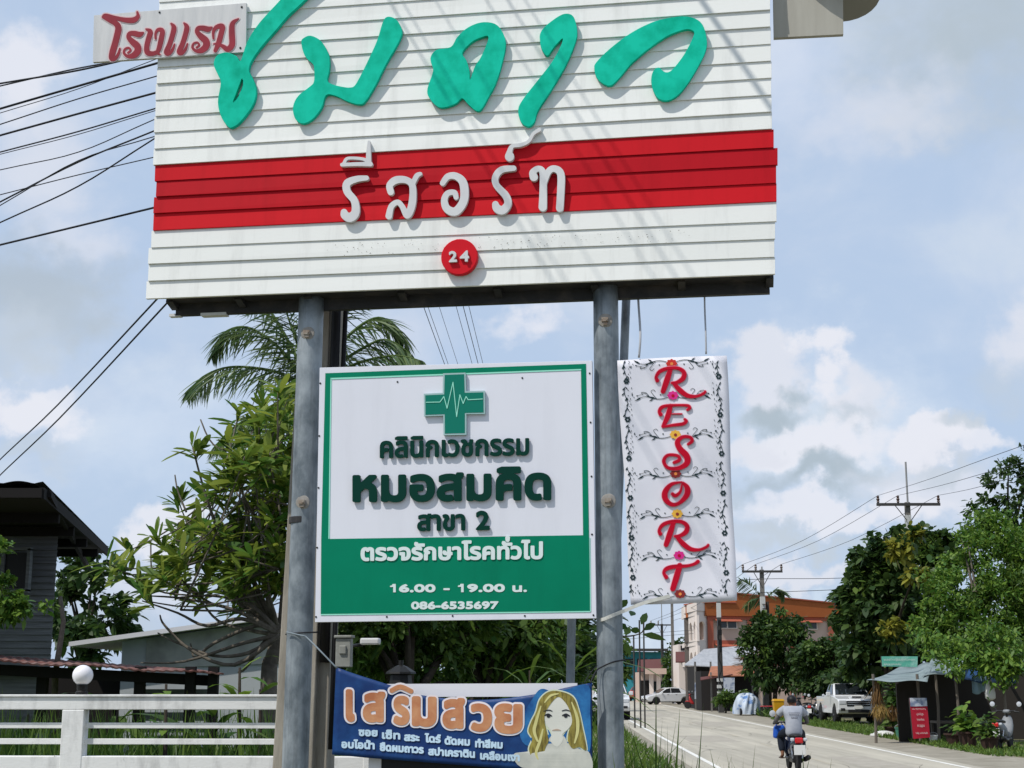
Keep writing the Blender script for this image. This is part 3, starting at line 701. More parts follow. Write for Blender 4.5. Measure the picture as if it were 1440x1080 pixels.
BC = [(868, 507), (1022, 500), (1036, 844.5), (887.5, 850.5)]
def bquad(u, v):   # v from the top
    a = np.array(BC[0]) * (1 - u) + np.array(BC[1]) * u; b = np.array(BC[3]) * (1 - u) + np.array(BC[2]) * u
    p = a * (1 - v) + b * v
    return p[0] + 1.5 * math.sin(v * 9) * (u - .5) * 1.2, p[1] + 2.0 * math.sin(u * math.pi) * (v - .5)
mb = MB(); mb.grid(lambda u, v: bpt(*bquad(u, v)), 16, 34); o = mb.build('sheet', M['vinyl'], rbn, smooth=True)
sd = o.modifiers.new('thick', 'SOLIDIFY'); sd.thickness = .002; sd.offset = 1
def blet(name, groups, d0, d1, m, parent=rbn):
    mb = MB(); solid(mb, groups, lambda x, y: bpt(x, y, d1), (lambda x, y: bpt(x, y, d0)) if d0 is not None else None); return mb.build(name, m, parent)
kb = 5.683
def TA(st): return S(860, 490, kb, st)
def TB(st): return S(860, 670, kb, st)
Rst = lambda T, dx, dy: [T([(x + dx, y + dy, w) for x, y, w in st]) for st in (
    [(470, 168, 17), (442, 255, 22), (412, 342, 18)], [(365, 255, 15), (357, 225, 11), (388, 182, 14), (455, 158, 13), (530, 158, 13), (578, 190, 16), (572, 238, 18), (525, 270, 13), (482, 275, 9)],
    [(498, 278, 14), (548, 335, 19), (610, 378, 16), (680, 382, 10), (735, 360, 10), (748, 345, 9)])]
LET = [(Rst(TA, 0, 0)), [TA([(392, 527, 15), (382, 500, 12), (402, 470, 13), (450, 457, 11), (560, 453, 9), (612, 458, 11), (624, 476, 12), (606, 490, 9)]), TA([(470, 460, 17), (450, 540, 20), (412, 622, 13)]), TA([(480, 523, 3.5), (560, 523, 4.5)]), TA([(410, 626, 8), (500, 612, 11), (570, 603, 12), (597, 582, 12), (585, 566, 9)])],
       [TA([(612, 765, 9), (643, 740, 13), (628, 710, 11), (570, 707, 13), (527, 745, 19), (545, 800, 22), (600, 860, 24), (600, 920, 21), (530, 958, 15), (450, 953, 12), (417, 900, 13), (450, 853, 11), (528, 857, 11), (542, 890, 13), (500, 912, 11)])],
       [TB([(560, 45, 5), (480, 62, 13), (430, 120, 21), (430, 180, 21), (480, 224, 15), (540, 213, 13), (600, 150, 21), (605, 92, 20), (572, 52, 9)]), TB([(562, 60, 5), (550, 120, 9), (512, 154, 13), (487, 140, 12)])],
       (Rst(TB, 24, 203)), [TB([(545, 712, 20), (520, 800, 23), (490, 897, 20)]), TB([(437, 805, 15), (417, 770, 11), (440, 737, 15), (500, 721, 15), (600, 715, 11), (660, 700, 11), (690, 680, 14)])]]
for st in LET:
    blet('banner_letter_edge', shape(strokes=st, grow=.7, h=.45), .004, .010, M['pinkedge'])
    blet('banner_letter', shape(strokes=st, h=.5), .010, .014, M['crimson'])
# printed vines
ROWS = [(TA, 480, 120, 'r', 1), (TA, 490, 375, 'p', 0), (TA, 510, 688, 'y', 0), (TA, 512, 1000, 'm', 0), (TB, 525, 298, 'y', 0), (TB, 540, 630, 'p', 0), (TB, 548, 938, 'm', 0)]
dark = []; flowers = []
leaf = lambda x0, y0, x1, y1, w: [(x0, y0, 1), ((x0 * 2 + x1) / 3, (y0 * 2 + y1) / 3, w), (x1, y1, 1)]
for T, fx, fy, kd, flip in ROWS:
    for sg in (-1, 1):
        f = -1 if flip else 1
        P = lambda pts: T([(fx + sg * x, fy + f * y + (-sg * x * .035), w * .78) for x, y, w in pts])
        dark += [P([(40, 14, 3), (80, 24, 3.5), (130, 24, 3.5), (185, 8, 3), (225, 2, 2.5), (262, 10, 2.5)]),
                 P(leaf(255, 8, 305, 36, 9)), P(leaf(140, 20, 200, 2, 10)), P(leaf(160, 24, 190, 40, 7)), P(leaf(185, 8, 215, -12, 6)),
                 P([(130, 22, 2.5), (155, -8, 2.5), (175, -38, 2.5), (155, -50, 2.5), (140, -36, 2.5)]), P([(185, 5, 2), (215, -28, 2.5), (250, -32, 3), (245, -18, 3)]),
                 P([(215, -25, 2), (270, -10, 2), (290, -8, 2)]), P([(98, -8, 7), (99, -8, 7)]), P([(285, -6, 7), (286, -6, 7)]), P([(325, -12, 6), (326, -22, 5)]), P([(310, 5, 5), (311, 5, 5)])]
    flowers.append((T, fx, fy, kd))
CY = [150, 262, 568, 878, 1194, 1513, 1830]
for side in (0, 1):
    for i in range(44):
        yy = 100 + i * 42.6; x = (102 + yy * .0335) if side == 0 else (848 + yy * .038)
        j = (i * 7919 + side * 31) % 13 - 6; wv = 14 * math.sin(yy * .032)
        TA_ = lambda pts: S(860, 490, kb, [(x_, y_, w_ * .8) for x_, y_, w_ in pts], 2)
        near = min(abs(yy - c - (0 if side == 0 else -38)) for c in CY[1:])
        if near < 34: continue
        dark.append(TA_([(x + wv, yy, 3), (x + 14 * math.sin((yy + 42) * .032), yy + 42, 3)]))
        dark.append(TA_(leaf(x + wv - 14 - j, yy + 22, x + wv + 6, yy - 6, 7)))
        if i % 2: dark.append(TA_(leaf(x + wv + 18 + j, yy + 16, x + wv + 4, yy - 10, 6)))
        o_ = 42 if side == 0 else -42
        dark.append(TA_([(x + o_ + j * 1.5, yy, 3.4), (x + o_ + j, yy + 12, 2.2)])); dark.append(TA_([(x + o_ * .6 - j, yy + 20, 4), (x + o_ * .6 - j, yy + 23, 4)]))
    for c in CY[1:]:
        c2 = c + (0 if side == 0 else -38); x = (110 + c2 * .033) if side == 0 else (848 + c2 * .038)
        for a in range(6): dark.append(S(860, 490, kb, [(x + 15 * math.cos(a * 1.047), c2 + 15 * math.sin(a * 1.047), 8.5), (x + 16 * math.cos(a * 1.047), c2 + 16 * math.sin(a * 1.047), 8.5)], 1))
gr = []
for T in [dark[i:i + 40] for i in range(0, len(dark), 40)]: gr += shape(strokes=T, h=.42, tol=.08)
blet('vine_print', gr, None, .0035, M['print_dark'])
for T, fx, fy, kd in flowers:
    m1, m2 = {'r': ('fl_red', 'fl_or'), 'p': ('fl_pink', 'crimson'), 'y': ('fl_yel', 'fl_mar'), 'm': ('fl_mar', 'fl_or')}[kd]
    st = [T([(fx + 26 * math.cos(a * .785), fy + 20 * math.sin(a * .785), 15), (fx + 36 * math.cos(a * .785), fy + 28 * math.sin(a * .785), 9)]) for a in range(8)] + [T([(fx, fy, 20), (fx + 1, fy, 20)])]
    o = blet('flower_print', shape(strokes=st, h=.4), .004, .0085, M[m1])
    blet('flower_centre', shape(strokes=[T([(fx, fy + 2, 12), (fx + 1, fy + 2, 12)])], h=.4), .0085, .0105, M[m2], o)
# rods that hold it
M['rod'] = mat('pale_rod', (0.42, 0.43, 0.46), 0.5)
rp = SP0.off(-0.2)
def cord(name, pts, r, m, parent, n=6, sm=4):
    mb = MB(); mb.tube([Vector(p) for p in catmull(pts, sm)], r, n); return mb.build(name, m, parent, smooth=True)
cord('hanging_rod', [rp.px(897.5, 386), rp.px(897.5, 420), bp0.px(900.5, 470), bp0.px(898.5, 503)], .0085, M['rod'], rbn)
cord('hanging_rod', [rp.px(990.5, 382), rp.px(991, 430), bp0.px(992.5, 470), bp0.px(993, 498)], .0065, M['rod'], rbn)
# white strap round the right post
M['strap'] = mat('white_strap', (0.60, 0.60, 0.56), 0.7, col2=(0.45, 0.45, 0.42), vscale=20)
fp = SP0.off(.0)
strap = thing('strap', 'white strap tied round the right post and the foot of the vertical banner', 'strap', fp.px(840, 873).to_tuple())
mb = MB(); pts = catmull([SP0.off(-.11).px(839.5, 872), SP0.off(-.015).px(848, 871), SP0.off(.0).px(860, 866), SP0.off(-.06).px(878, 859), bp0.off(.016).px(905, 848), bp0.off(.016).px(942, 838)], 4)
for a, b in zip(pts[:-1], pts[1:]): mb.beam(a, b, .004, .022)
mb.build('strap_band', M['strap'], strap)

# ---------------------------------------------------------------- blue salon banner
hp0 = SP0.off(0.05)
M['blue'] = mat('blue_banner_print', (0.008, 0.032, 0.13), 0.45, col2=(0.015, 0.075, 0.235), vscale=2.6, ramp=(0.45, 0.72), bump=.35, bscale=7)
M['lblue'] = mat('light_blue_print', (0.035, 0.20, 0.46), 0.45, col2=(0.010, 0.06, 0.22), vscale=5, ramp=(0.35, 0.62))
M['bwhite'] = mat('white_banner_back', (0.74, 0.73, 0.78), 0.5)
M['orange'] = mat('orange_print_letter', (0.60, 0.31, 0.16), 0.5, col2=(0.42, 0.15, 0.07), vscale=6, ramp=(0.3, 0.65))
M['wprint'] = mat('pale_print', (0.72, 0.68, 0.72), 0.5); M['cyanw'] = mat('pale_cyan_print', (0.50, 0.66, 0.80), 0.5)
sb = thing('salon_banner', 'sagging blue banner with orange bubble lettering and a long-haired portrait tied low between the posts', 'banner', hp0.px(650, 1078))
topc = catmull([(472.5, 938), (500, 948), (550, 964), (575, 974), (610, 980), (650, 984), (700, 983), (760, 975), (800, 966), (832.5, 960)], 4)
botc = catmull([(467, 1061), (520, 1066), (600, 1072), (700, 1080), (760, 1084), (833, 1090)], 4)
def edge(c, u):
    x = c[0, 0] + (c[-1, 0] - c[0, 0]) * u; return x, float(np.interp(x, c[:, 0], c[:, 1]))
def swave(x, y): return .018 * math.sin(x * .021 + y * .03) + .010 * math.sin(x * .05 - y * .045 + 1) + .005 * math.sin(y * .12 + x * .01)
def spt(x, y, d=0.0): return hp0.off(.16 * swave(x, y) + d).px(x, y)
def sq(u, v):
    (xa, ya), (xb, yb) = edge(topc, u), edge(botc, u); return spt(xa + (xb - xa) * v, ya + (yb - ya) * v)
mb = MB(); mb.grid(sq, 48, 18); o = mb.build('cloth', M['blue'], sb, smooth=True)
sd = o.modifiers.new('thick', 'SOLIDIFY'); sd.thickness = .002; sd.offset = 1
def slet(name, groups, d, m, parent=sb, d0=None):
    mb = MB(); solid(mb, groups, lambda x, y: spt(x, y, d), (lambda x, y: spt(x, y, d0)) if d0 is not None else None); return mb.build(name, m, parent)
# the folded part of the lettering and the words
T1 = dict(xl=486, xr=736, yl=1017, yr=1031, hgt=46, bold=3.6, h=.6)
def bub(grow): 
    out = []
    for ch, x0, x1, yb, hh in (('เ', 486, 499, 1014, 46), ('ส', 510, 542, 1015, 44), ('ร', 553, 576, 1019, 42), ('ม', 579, 614, 1021, 43), ('ส', 622, 654, 1024, 44), ('ว', 662, 692, 1028, 40), ('ย', 695, 735, 1031, 43)):
        out += text_px(ch, x0, x1, yb, yb + 1, hh if ch != 'เ' else hh, 3.4, ref=ch if ch not in 'ส' else 'ส', h=.6, grow2=grow)
    out += shape(strokes=[S(0, 0, 1, [(551, 971, 3.4), (563, 966, 3.6), (578, 972, 3.4)])], grow=grow, h=.6)
    return out
slet('headline_rim', bub(2.6), .006, M['wprint'], d0=.002); slet('headline', bub(0), .0085, M['orange'], d0=.006)

lines = [('ซอย', 504, 531, 1035, 1036), ('เซ็ท', 537, 563, 1039, 1040), ('สระ', 568, 590, 1042, 1043), ('ไดร์', 597, 620, 1044, 1045), ('ดัดผม', 625, 661, 1047, 1049), ('ทำสีผม', 668, 707, 1051, 1053),
         ('อบไอน้ำ', 480, 527, 1052, 1054), ('ยืดผมถาวร', 534, 596, 1056, 1060), ('สปาเคราติน', 602, 668, 1062, 1066), ('เคลือบเงา', 675, 731, 1068, 1071)]
g0, g1 = [], []
for s_, a, b, y0, y1 in lines:
    g0 += text_px(s_, a, b, y0, y1, 9.5, 0.85, h=.4); 
slet('service_lines', g0, .0068, M['cyanw'], d0=.002)
# portrait
M['skinp'] = mat('portrait_skin_print', (0.66, 0.66, 0.60), 0.5); M['hairp'] = mat('portrait_hair_print', (0.36, 0.30, 0.07), 0.5, col2=(0.10, 0.075, 0.02), vscale=16, stretch=(3, 3, .7)); M['hairhi'] = mat('portrait_hair_highlight', (0.60, 0.56, 0.24), 0.5)
M['haloc'] = mat('portrait_glow_print', (0.62, 0.68, 0.52), 0.5); M['shoulderp'] = mat('portrait_shoulder_print', (0.58, 0.58, 0.52), 0.5, col2=(.45, .46, .42), vscale=8)
M['inkp'] = mat('portrait_ink', (0.02, 0.022, 0.03), 0.5); M['lipp'] = mat('portrait_lip', (0.46, 0.36, 0.28), 0.5)
pk = (460, 920, 3.692)
HAIR = outl(*pk, [(1205, 192), (1150, 195), (1105, 235), (1085, 300), (1060, 350), (1045, 400), (1065, 440), (1048, 490), (1060, 530), (1085, 560), (1120, 530), (1135, 480), (1150, 450), (1140, 400), (1128, 340), (1140, 290), (1175, 240), (1205, 222), (1240, 255), (1262, 300), (1272, 350), (1255, 400), (1250, 450), (1275, 490), (1310, 480), (1345, 500), (1340, 450), (1325, 380), (1305, 290), (1275, 220)])
slet('blue_glow', shape(loops=[outl(*pk, [(1180, 196), (1250, 180), (1358, 162), (1366, 300), (1368, 480), (1330, 520), (1200, 470), (1050, 480), (1000, 420), (1010, 330), (1060, 240), (1110, 180)])], h=.7), .003, M['lblue'], d0=.001)
por = slet('portrait', shape(loops=[HAIR, outl(*pk, [(1128, 300), (1200, 215), (1270, 300), (1275, 350), (1222, 415), (1195, 480), (1165, 405), (1135, 360)])], grow=1.8, h=.6), .0042, M['haloc'], d0=.003)
slet('portrait_shoulders', shape(loops=[outl(*pk, [(968, 520), (1040, 505), (1130, 480), (1163, 425), (1228, 425), (1255, 470), (1320, 495), (1364, 515), (1366, 606), (1180, 606), (1010, 588)])], h=.6), .0052, M['shoulder'+'p'], por, d0=.003)
slet('portrait_face', shape(loops=[outl(*pk, [(1128, 300), (1140, 250), (1200, 215), (1245, 240), (1270, 300), (1275, 350), (1250, 390), (1222, 415), (1225, 445), (1195, 480), (1160, 450), (1165, 405), (1135, 360)])], h=.5), .0062, M['skinp'], por, d0=.005)
slet('portrait_hair', shape(loops=[outl(*pk, [(1205, 192), (1150, 195), (1105, 235), (1085, 300), (1060, 350), (1045, 400), (1065, 440), (1048, 490), (1060, 530), (1085, 560), (1120, 530), (1135, 480), (1150, 450), (1140, 400), (1128, 340), (1140, 290), (1175, 240), (1205, 222), (1240, 255), (1262, 300), (1272, 350), (1255, 400), (1250, 450), (1275, 490), (1310, 480), (1345, 500), (1340, 450), (1325, 380), (1305, 290), (1275, 220)])], h=.5), .0075, M['hairp'], por, d0=.0062)
slet('portrait_highlight', shape(strokes=[S(*pk, st) for st in ([(1110, 270, 3), (1085, 350, 8), (1075, 400, 8), (1092, 450, 5)], [(1120, 390, 4), (1105, 450, 7), (1085, 510, 7), (1095, 545, 3)], [(1270, 250, 3), (1298, 330, 8), (1300, 400, 8), (1285, 460, 4)], [(1200, 205, 3), (1160, 215, 6), (1130, 250, 3)])], h=.5), .009, M['hairhi'], por, d0=.0075)
slet('portrait_features', shape(strokes=[S(*pk, st) for st in ([(1130, 318, 3), (1148, 312, 5), (1165, 320, 3)], [(1148, 322, 8), (1150, 322, 8)], [(1222, 318, 3), (1240, 312, 5), (1258, 320, 3)], [(1238, 322, 8), (1240, 322, 8)], [(1125, 296, 2), (1150, 290, 3), (1168, 295, 2)], [(1220, 294, 2), (1240, 289, 3), (1260, 295, 2)])], h=.35), .008, M['inkp'], por, d0=.0062)
slet('portrait_mouth', shape(strokes=[S(*pk, [(1170, 395, 2), (1192, 392, 5), (1212, 395, 2)])], h=.35), .008, M['lipp'], por, d0=.0062)
# bright stripe where the banner is folded over
# cords
M['cordm'] = mat('grey_cord', (0.20, 0.24, 0.27), 0.7)
M['wire'] = mat('dark_wire', (0.015, 0.016, 0.02), 0.6)
cord('tie_cord', [SP0.off(-.02).px(403, 889), SP0.off(.0).px(425, 894), SP0.off(.0).px(432, 897), hp0.px(452, 917), hp0.px(474, 940)], .0055, M['cordm'], sb)
cord('tie_cord', [SP0.off(-.1).px(402, 892), SP0.off(-.01).px(420, 890), SP0.off(-.05).px(447, 889)], .006, M['wire'], sb)
cord('tie_cord', [hp0.px(830, 961), SP0.off(.0).px(838, 944), SP0.off(-.02).px(846, 938), SP0.off(-.02).px(862, 931), SP0.off(-.1).px(878, 928)], .005, M['wire'], sb)
cord('tie_cord', [hp0.px(822, 960), SP0.off(.0).px(829, 948), SP0.off(-.02).px(840, 936)], .003, M['wire'], sb)
# ---- framed dark board standing behind the banner
M['dkpanel'] = mat('dark_panel', (0.012, 0.013, 0.016), 0.4)
M['wframe'] = mat('white_frame', (0.72, 0.71, 0.74), 0.5)
nb = SP0.off(-0.06)
ns = thing('framed_board', 'dark board in a white frame standing behind the blue banner', 'board', nb.px(660, 1080).to_tuple()[:2] + (0,))
tl, tr, br_, bl_ = nb.px(560, 966), nb.px(812, 964), nb.px(812, 1200), nb.px(560, 1200)
def low(p, z): return Vector((p.x, p.y, z))
mb = MB(); a, b = nb.px(533, 971), nb.px(812, 970); mb.beam(a, b, .04, .085); 
mb.build('top_rail', M['wframe'], ns)
for px in (528, 806): p = nb.px(px, 1080); MB().beam(low(p, 0), low(p, a.z - .045), .04, .085, up=RV).build('leg', M['wframe'], ns)
mb = MB(); p, q_ = nb.px(536, 978), nb.px(800, 978); mb.beam(low(p, .85), low(q_, .85), .02, 1.35 * .62); mb.build('panel', M['dkpanel'], ns)
# ---------------------------------------------------------------- concrete pole behind the sign, and the wires
M['conc'] = mat('old_concrete', (0.36, 0.33, 0.28), 0.9, col2=(0.20, 0.18, 0.15), vscale=3, stretch=(2, 2, .35), bump=0.3, bscale=25)
cpl = thing('utility_pole', 'stained square concrete utility pole standing close behind the left steel post', 'utility pole', SP0.off(-.75).px(428, 1080).to_tuple()[:2] + (0,))
pp = SP0.off(-0.75); w0 = .20
pb, pt = pp.px(427, 1080), pp.px(455, 445); ext = (pt - pb) / (pt.z - pb.z)
def pole_at(z): return pb + ext * (z - pb.z)
mb = MB()
def psec(z, w, d): c = pole_at(z); return [c + RV * a * w + n * b * d for a, b in ((-1, 1), (.55, 1), (.55, .5), (1, .5), (1, -1), (-1, -1))]
zs = [0, 1.2, 2.4, 3.6, 5, 7, 9.4]
rings = [psec(z, .20 - .0115 * z, .15 - .006 * z) for z in zs]
vs = [p for r_ in rings for p in r_]; fs = [(i * 6 + j, i * 6 + (j + 1) % 6, (i + 1) * 6 + (j + 1) % 6, (i + 1) * 6 + j) for i in range(len(zs) - 1) for j in range(6)] + [tuple(range(5, -1, -1)), tuple(36 + j for j in range(6))]
mb.add(vs, fs); mb.build('shaft', M['conc'], cpl, fix=True, bevel=.008)
mb = MB(); c = pole_at(8.9); mb.beam(c - RN * 1.1, c + RN * 1.1, .09, .11); mb.build('crossarm', M['conc'], cpl)
M['insul'] = mat('brown_insulator', (0.05, 0.025, 0.02), 0.3)
for k in (-1, -.35, 1): MB().lathe(c + RN * k + Vector((0, 0, .055)), [(.03, 0), (.06, .02), (.035, .06), (.055, .09), (.03, .14)], 10).build('insulator', M['insul'], cpl)
mb = MB(); 
M['dkcable'] = mat('black_conduit', (0.012, 0.012, 0.014), 0.55)
mb.tube([pole_at(z) + RV * (.17 - .0085 * z) + n * .12 for z in (1.9, 3, 4, 5, 6, 8)], .035, 10); mb.build('conduit', M['dkcable'], cpl, smooth=True)
mb.v = []; mb = MB(); mb.tube([pole_at(z) + RV * (.235 - .0085 * z + .01 * math.sin(z * 3)) + n * .10 for z in (1.3, 2, 2.8, 4, 5, 6, 8)], .018, 8); mb.build('conduit', M['dkcable'], cpl, smooth=True)
M['greybox'] = mat('grey_meter_box', (0.30, 0.31, 0.29), 0.6, col2=(0.22, 0.22, 0.2), vscale=12)
mbx = MB(); p = SP0.off(-.62).px(484, 918); mbx.box(p, (.11, .07, .2), -ANG); mbx.box(p + n * .04 + Vector((0, 0, .02)), (.05, .02, .06), -ANG); mbx.box(p + Vector((0, 0, .112)), (.13, .1, .02), -ANG); mbx.build('meter_box', M['greybox'], cpl, bevel=.006)
# wires to the left: they run from behind the sign to a pole out of frame
def wire(name, label, pts, r, group, m=None, cat='wire'):
    mb = MB(); mb.tube([Vector(p) for p in catmull(pts, 5)], r, 5); o = mb.build(name, m or M['wire'], None, smooth=True)
    return tag(o, label, cat, group)
GW = 'overhead wires running left from behind the big sign'
def lw(y0, ym, y1, r, d=13.0, lift=0.0):
    a, b_, c_ = at(0, y0, d), at(110, ym, d - .35), at(217, y1, d - .7)
    far = a + (a - b_) * 5.5 + Vector((0, 0, .3)); end = c_ + (c_ - b_) * 1.9
    return [far, a + (a - b_) * 2 , a, b_, c_, end]
LWs = [(117.5, 99, 74.5, .009, 'uppermost overhead wire left of the sign, doubled with another'), (121, 96, 78, .007, 'thin wire twisted round the uppermost overhead wire'),
       (153, 121, 90, .011, 'thick straight second overhead wire left of the sign'), (159, 125, 84, .004, 'hair-thin wire beside the thick second overhead wire'),
       (175, 139, 108, .006, 'thin pale third overhead wire left of the sign'), (190.5, 160, 131, .010, 'thick straight wire below the thin pale overhead one'),
       (214, 185, 153, .007, 'lower overhead wire of a close pair left of the sign'), (217, 189, 156, .004, 'hair-thin wire just below the lower close pair'),
       (239, 214, 168, .005, 'sagging thin overhead wire with a kink left of the sign'), (284, 228, 184, .008, 'dark wavy wire twisting with another left of the red band'),
       (289, 226, 192, .005, 'thin loose wire looping round the dark wavy wire'), (313, 262, 195, .007, 'steep slack wire crossing two others left of the red band'),
       (274, 246, 221, .005, 'thin wavy wire rising gently to the red band'), (344.5, 318, 292, .010, 'lowest thick overhead wire reaching the red band')]
for i, (a, b_, c_, r, lab) in enumerate(LWs): wire('overhead_wire', lab, lw(a, b_, c_, r, 13 + (i % 5) * .12), r, GW)
for (xa, ya, lab) in ((223, 430, 'left of two steep service wires dropping from the sign to the house'), (233, 440, 'right of two steep service wires dropping from the sign to the house')):
    a = at(xa, ya - 12, 11.2); b_ = at(-6, 652 + (xa - 223) * 2.2, 19); mid = (a + b_) / 2 + Vector((0, 0, -.05))
    wire('service_wire', lab, [a + (a - b_) * .05, a, mid, b_, b_ + (b_ - a) * .6], .008, 'steep service wires left of the sign')
GR_ = 'power lines running along the road above the clinic board'
ORD = ['first', 'second', 'third', 'fourth', 'fifth', 'sixth']
for i, (px, r) in enumerate(((595, .008), (601, .006), (617, .005), (641, .006), (651, .008), (659, .006))):
    p0 = at(px, 430, 30.0); pts = [p0 + RD * s + Vector((0, 0, .00012 * (s - 10) ** 2)) for s in (-42, -30, -20, -10, 0, 15, 30, 45, 62)]
    wire('power_line', '%s power line from the left in the gap between big sign and clinic board' % ORD[i], pts, r, GR_)
p0 = Vector((-.35, 8.6, 9.4)); wire('power_line', 'unseen thick cable added over the big sign to cast a shadow band', [p0 + RD * s + Vector((.0, 0, 0)) for s in (-24, -12, -4, 2.2)] + [Vector((-.1, 11.3, 8.6))], .022, 'unseen shadow cable added above the big sign')  # added out of frame so its thick shadow falls across the boards
# ---------------------------------------------------------------- white fence with a globe lamp
M['fencew'] = mat('white_fence_paint', (0.76, 0.76, 0.75), 0.7, col2=(0.46, 0.46, 0.43), vscale=1.8, ramp=(0.6, 0.85), stretch=(1, 1, 2.5), bump=.08, bscale=30, streak=.5, sstretch=(5, 5, 1.6), sramp=(.5, .78))
M['globe'] = mat('white_globe', (0.78, 0.76, 0.79), 0.25, spec=.4)
M['blackp'] = mat('black_plastic', (0.012, 0.012, 0.012), 0.45)
FA = R(2.2); FRV = Vector((math.cos(FA), -math.sin(FA), 0)); FN = Vector((-math.sin(FA), -math.cos(FA), 0))
FP = Plane(at(100, 980, 12.2), FRV, FN)
fe = thing('white_fence', 'long white concrete fence with two thin rails and a low wall along the garden', 'fence', FP.px(100, 1075).to_tuple()[:2] + (0,))
zt = FP.px(100, 980).z; z1 = FP.px(100, 998).z; za = FP.px(100, 1020.5).z; zbm = FP.px(100, 1043).z; zw = FP.px(100, 1063.5).z
X0 = FP.px(103, 1000); 
def fx(px): return (FP.px(px, 1000) - X0).dot(FRV)
def fbox(mb, u0, u1, z0, z1_, d0, d1):
    P = [X0 + FRV * u + FN * d for u, d in ((u0, d0), (u1, d0), (u1, d1), (u0, d1))]
    return mb.hexa([low(P[i], z0) for i in range(4)] + [low(P[i], z1_) for i in range(4)])
posts = [-4.6, -2.3, 0.0, 2.42]
uL, uR = -6.5, 2.42
MB_ = lambda: MB()
fbox(MB(), uL, uR, z1, zt, 0, -.13).build('top_beam', M['fencew'], fe, bevel=.006)
fbox(MB(), uL, uR, zt + .001, zt + .018, .015, -.145).build('coping', M['fencew'], fe, bevel=.003)
fbox(MB(), uL, uR, 0, zw, 0, -.14).build('low_wall', M['fencew'], fe, bevel=.006)
for z in (za, zbm): fbox(MB(), uL, uR, z - .022, z + .022, -.055, -.085).build('rail', M['fencew'], fe, bevel=.003)
for u in posts: fbox(MB(), u - .088, u + .088, 0, z1 - .001, .004, -.134).build('post', M['fencew'], fe, bevel=.006)
gl = thing('globe_lamp', 'white globe lamp on a black base atop the white fence', 'lamp', (X0 + FRV * .04 - FN * .065 + Vector((0, 0, 0))).to_tuple()[:2] + (zt + .018,))
b0 = Vector(gl.location); rg_ = .082
mb = MB(); mb.lathe(b0, [(.05, 0), (.05, .02), (.04, .03), (.045, .075), (.05, .08)], 18); mb.build('base', M['blackp'], gl, smooth=False)
mb = MB(); mb.lathe(b0 + Vector((0, 0, .07)), [(.03, 0)] + [(rg_ * math.sin(a), rg_ + .0 - rg_ * math.cos(a)) for a in np.linspace(.45, 3.1, 14)], 28); mb.build('globe', M['globe'], gl, smooth=True)
# ---------------------------------------------------------------- foliage builders
def leafmat(name, c1, c2, trans=.35, rough=.5, spec=.3): 
    M[name] = mat(name, c1, rough, col2=c2, island=True, trans=trans, spec=spec); return M[name]
leafmat('leaf_dark', (0.018, 0.050, 0.014), (0.060, 0.105, 0.022)); leafmat('leaf_mid', (0.032, 0.085, 0.015), (0.11, 0.17, 0.028))
leafmat('leaf_bright', (0.045, 0.13, 0.018), (0.16, 0.25, 0.032)); leafmat('leaf_yellow', (0.16, 0.18, 0.022), (0.33, 0.31, 0.045)); leafmat('leaf_plum', (0.05, 0.14, 0.022), (0.25, 0.30, 0.045), .45, .45, .3)
leafmat('leaf_palm', (0.04, 0.10, 0.034), (0.15, 0.20, 0.07), .35, .45, .4); leafmat('leaf_brown', (0.12, 0.07, 0.025), (0.22, 0.12, 0.04)); leafmat('grass_blade', (0.05, 0.11, 0.015), (0.13, 0.20, 0.03), .35)
leafmat('weed_dark', (0.035, 0.09, 0.014), (0.10, 0.17, 0.03), .35)
M['bark'] = mat('grey_bark', (0.15, 0.13, 0.105), 0.9, col2=(0.07, 0.06, 0.05), vscale=8, bump=.5, bscale=20); M['barkd'] = mat('dark_bark', (0.05, 0.04, 0.03), 0.9, col2=(0.025, 0.02, 0.016), vscale=8, bump=.5, bscale=20)
def crown_pts(blobs, n, rng, clump, cl_r):
    """blobs: (centre, (rx,ry,rz)); leaves gather in clumps spread over and inside each blob"""
    tot = sum(r[0] * r[1] * r[2] for _, r in blobs) ; P = []; Cn = []
    vol = [r[0] * r[2] for _, r in blobs]; sv = sum(vol)
    for (c, r), v in zip(blobs, vol):
        k = max(3, int(clump * v / sv)); m = max(1, int(n * v / sv / k))
        d = unit(rng.normal(size=(k, 3))); rad = rng.uniform(.35, 1.0, (k, 1)) ** .55
        cc = np.array(c) + d * rad * np.array(r); Cn.append(cc)
        s = cl_r * rng.uniform(.55, 1.35, (k, 1, 1))
        off = rng.normal(size=(k, m, 3)); off = off / (1e-6 + np.linalg.norm(off, axis=2, keepdims=True)) * rng.uniform(.1, 1, (k, m, 1)) ** .6 * s * np.array([1, 1, .75])
        P.append((cc[:, None, :] + off).reshape(-1, 3))
    return np.concatenate(P), np.concatenate(Cn)
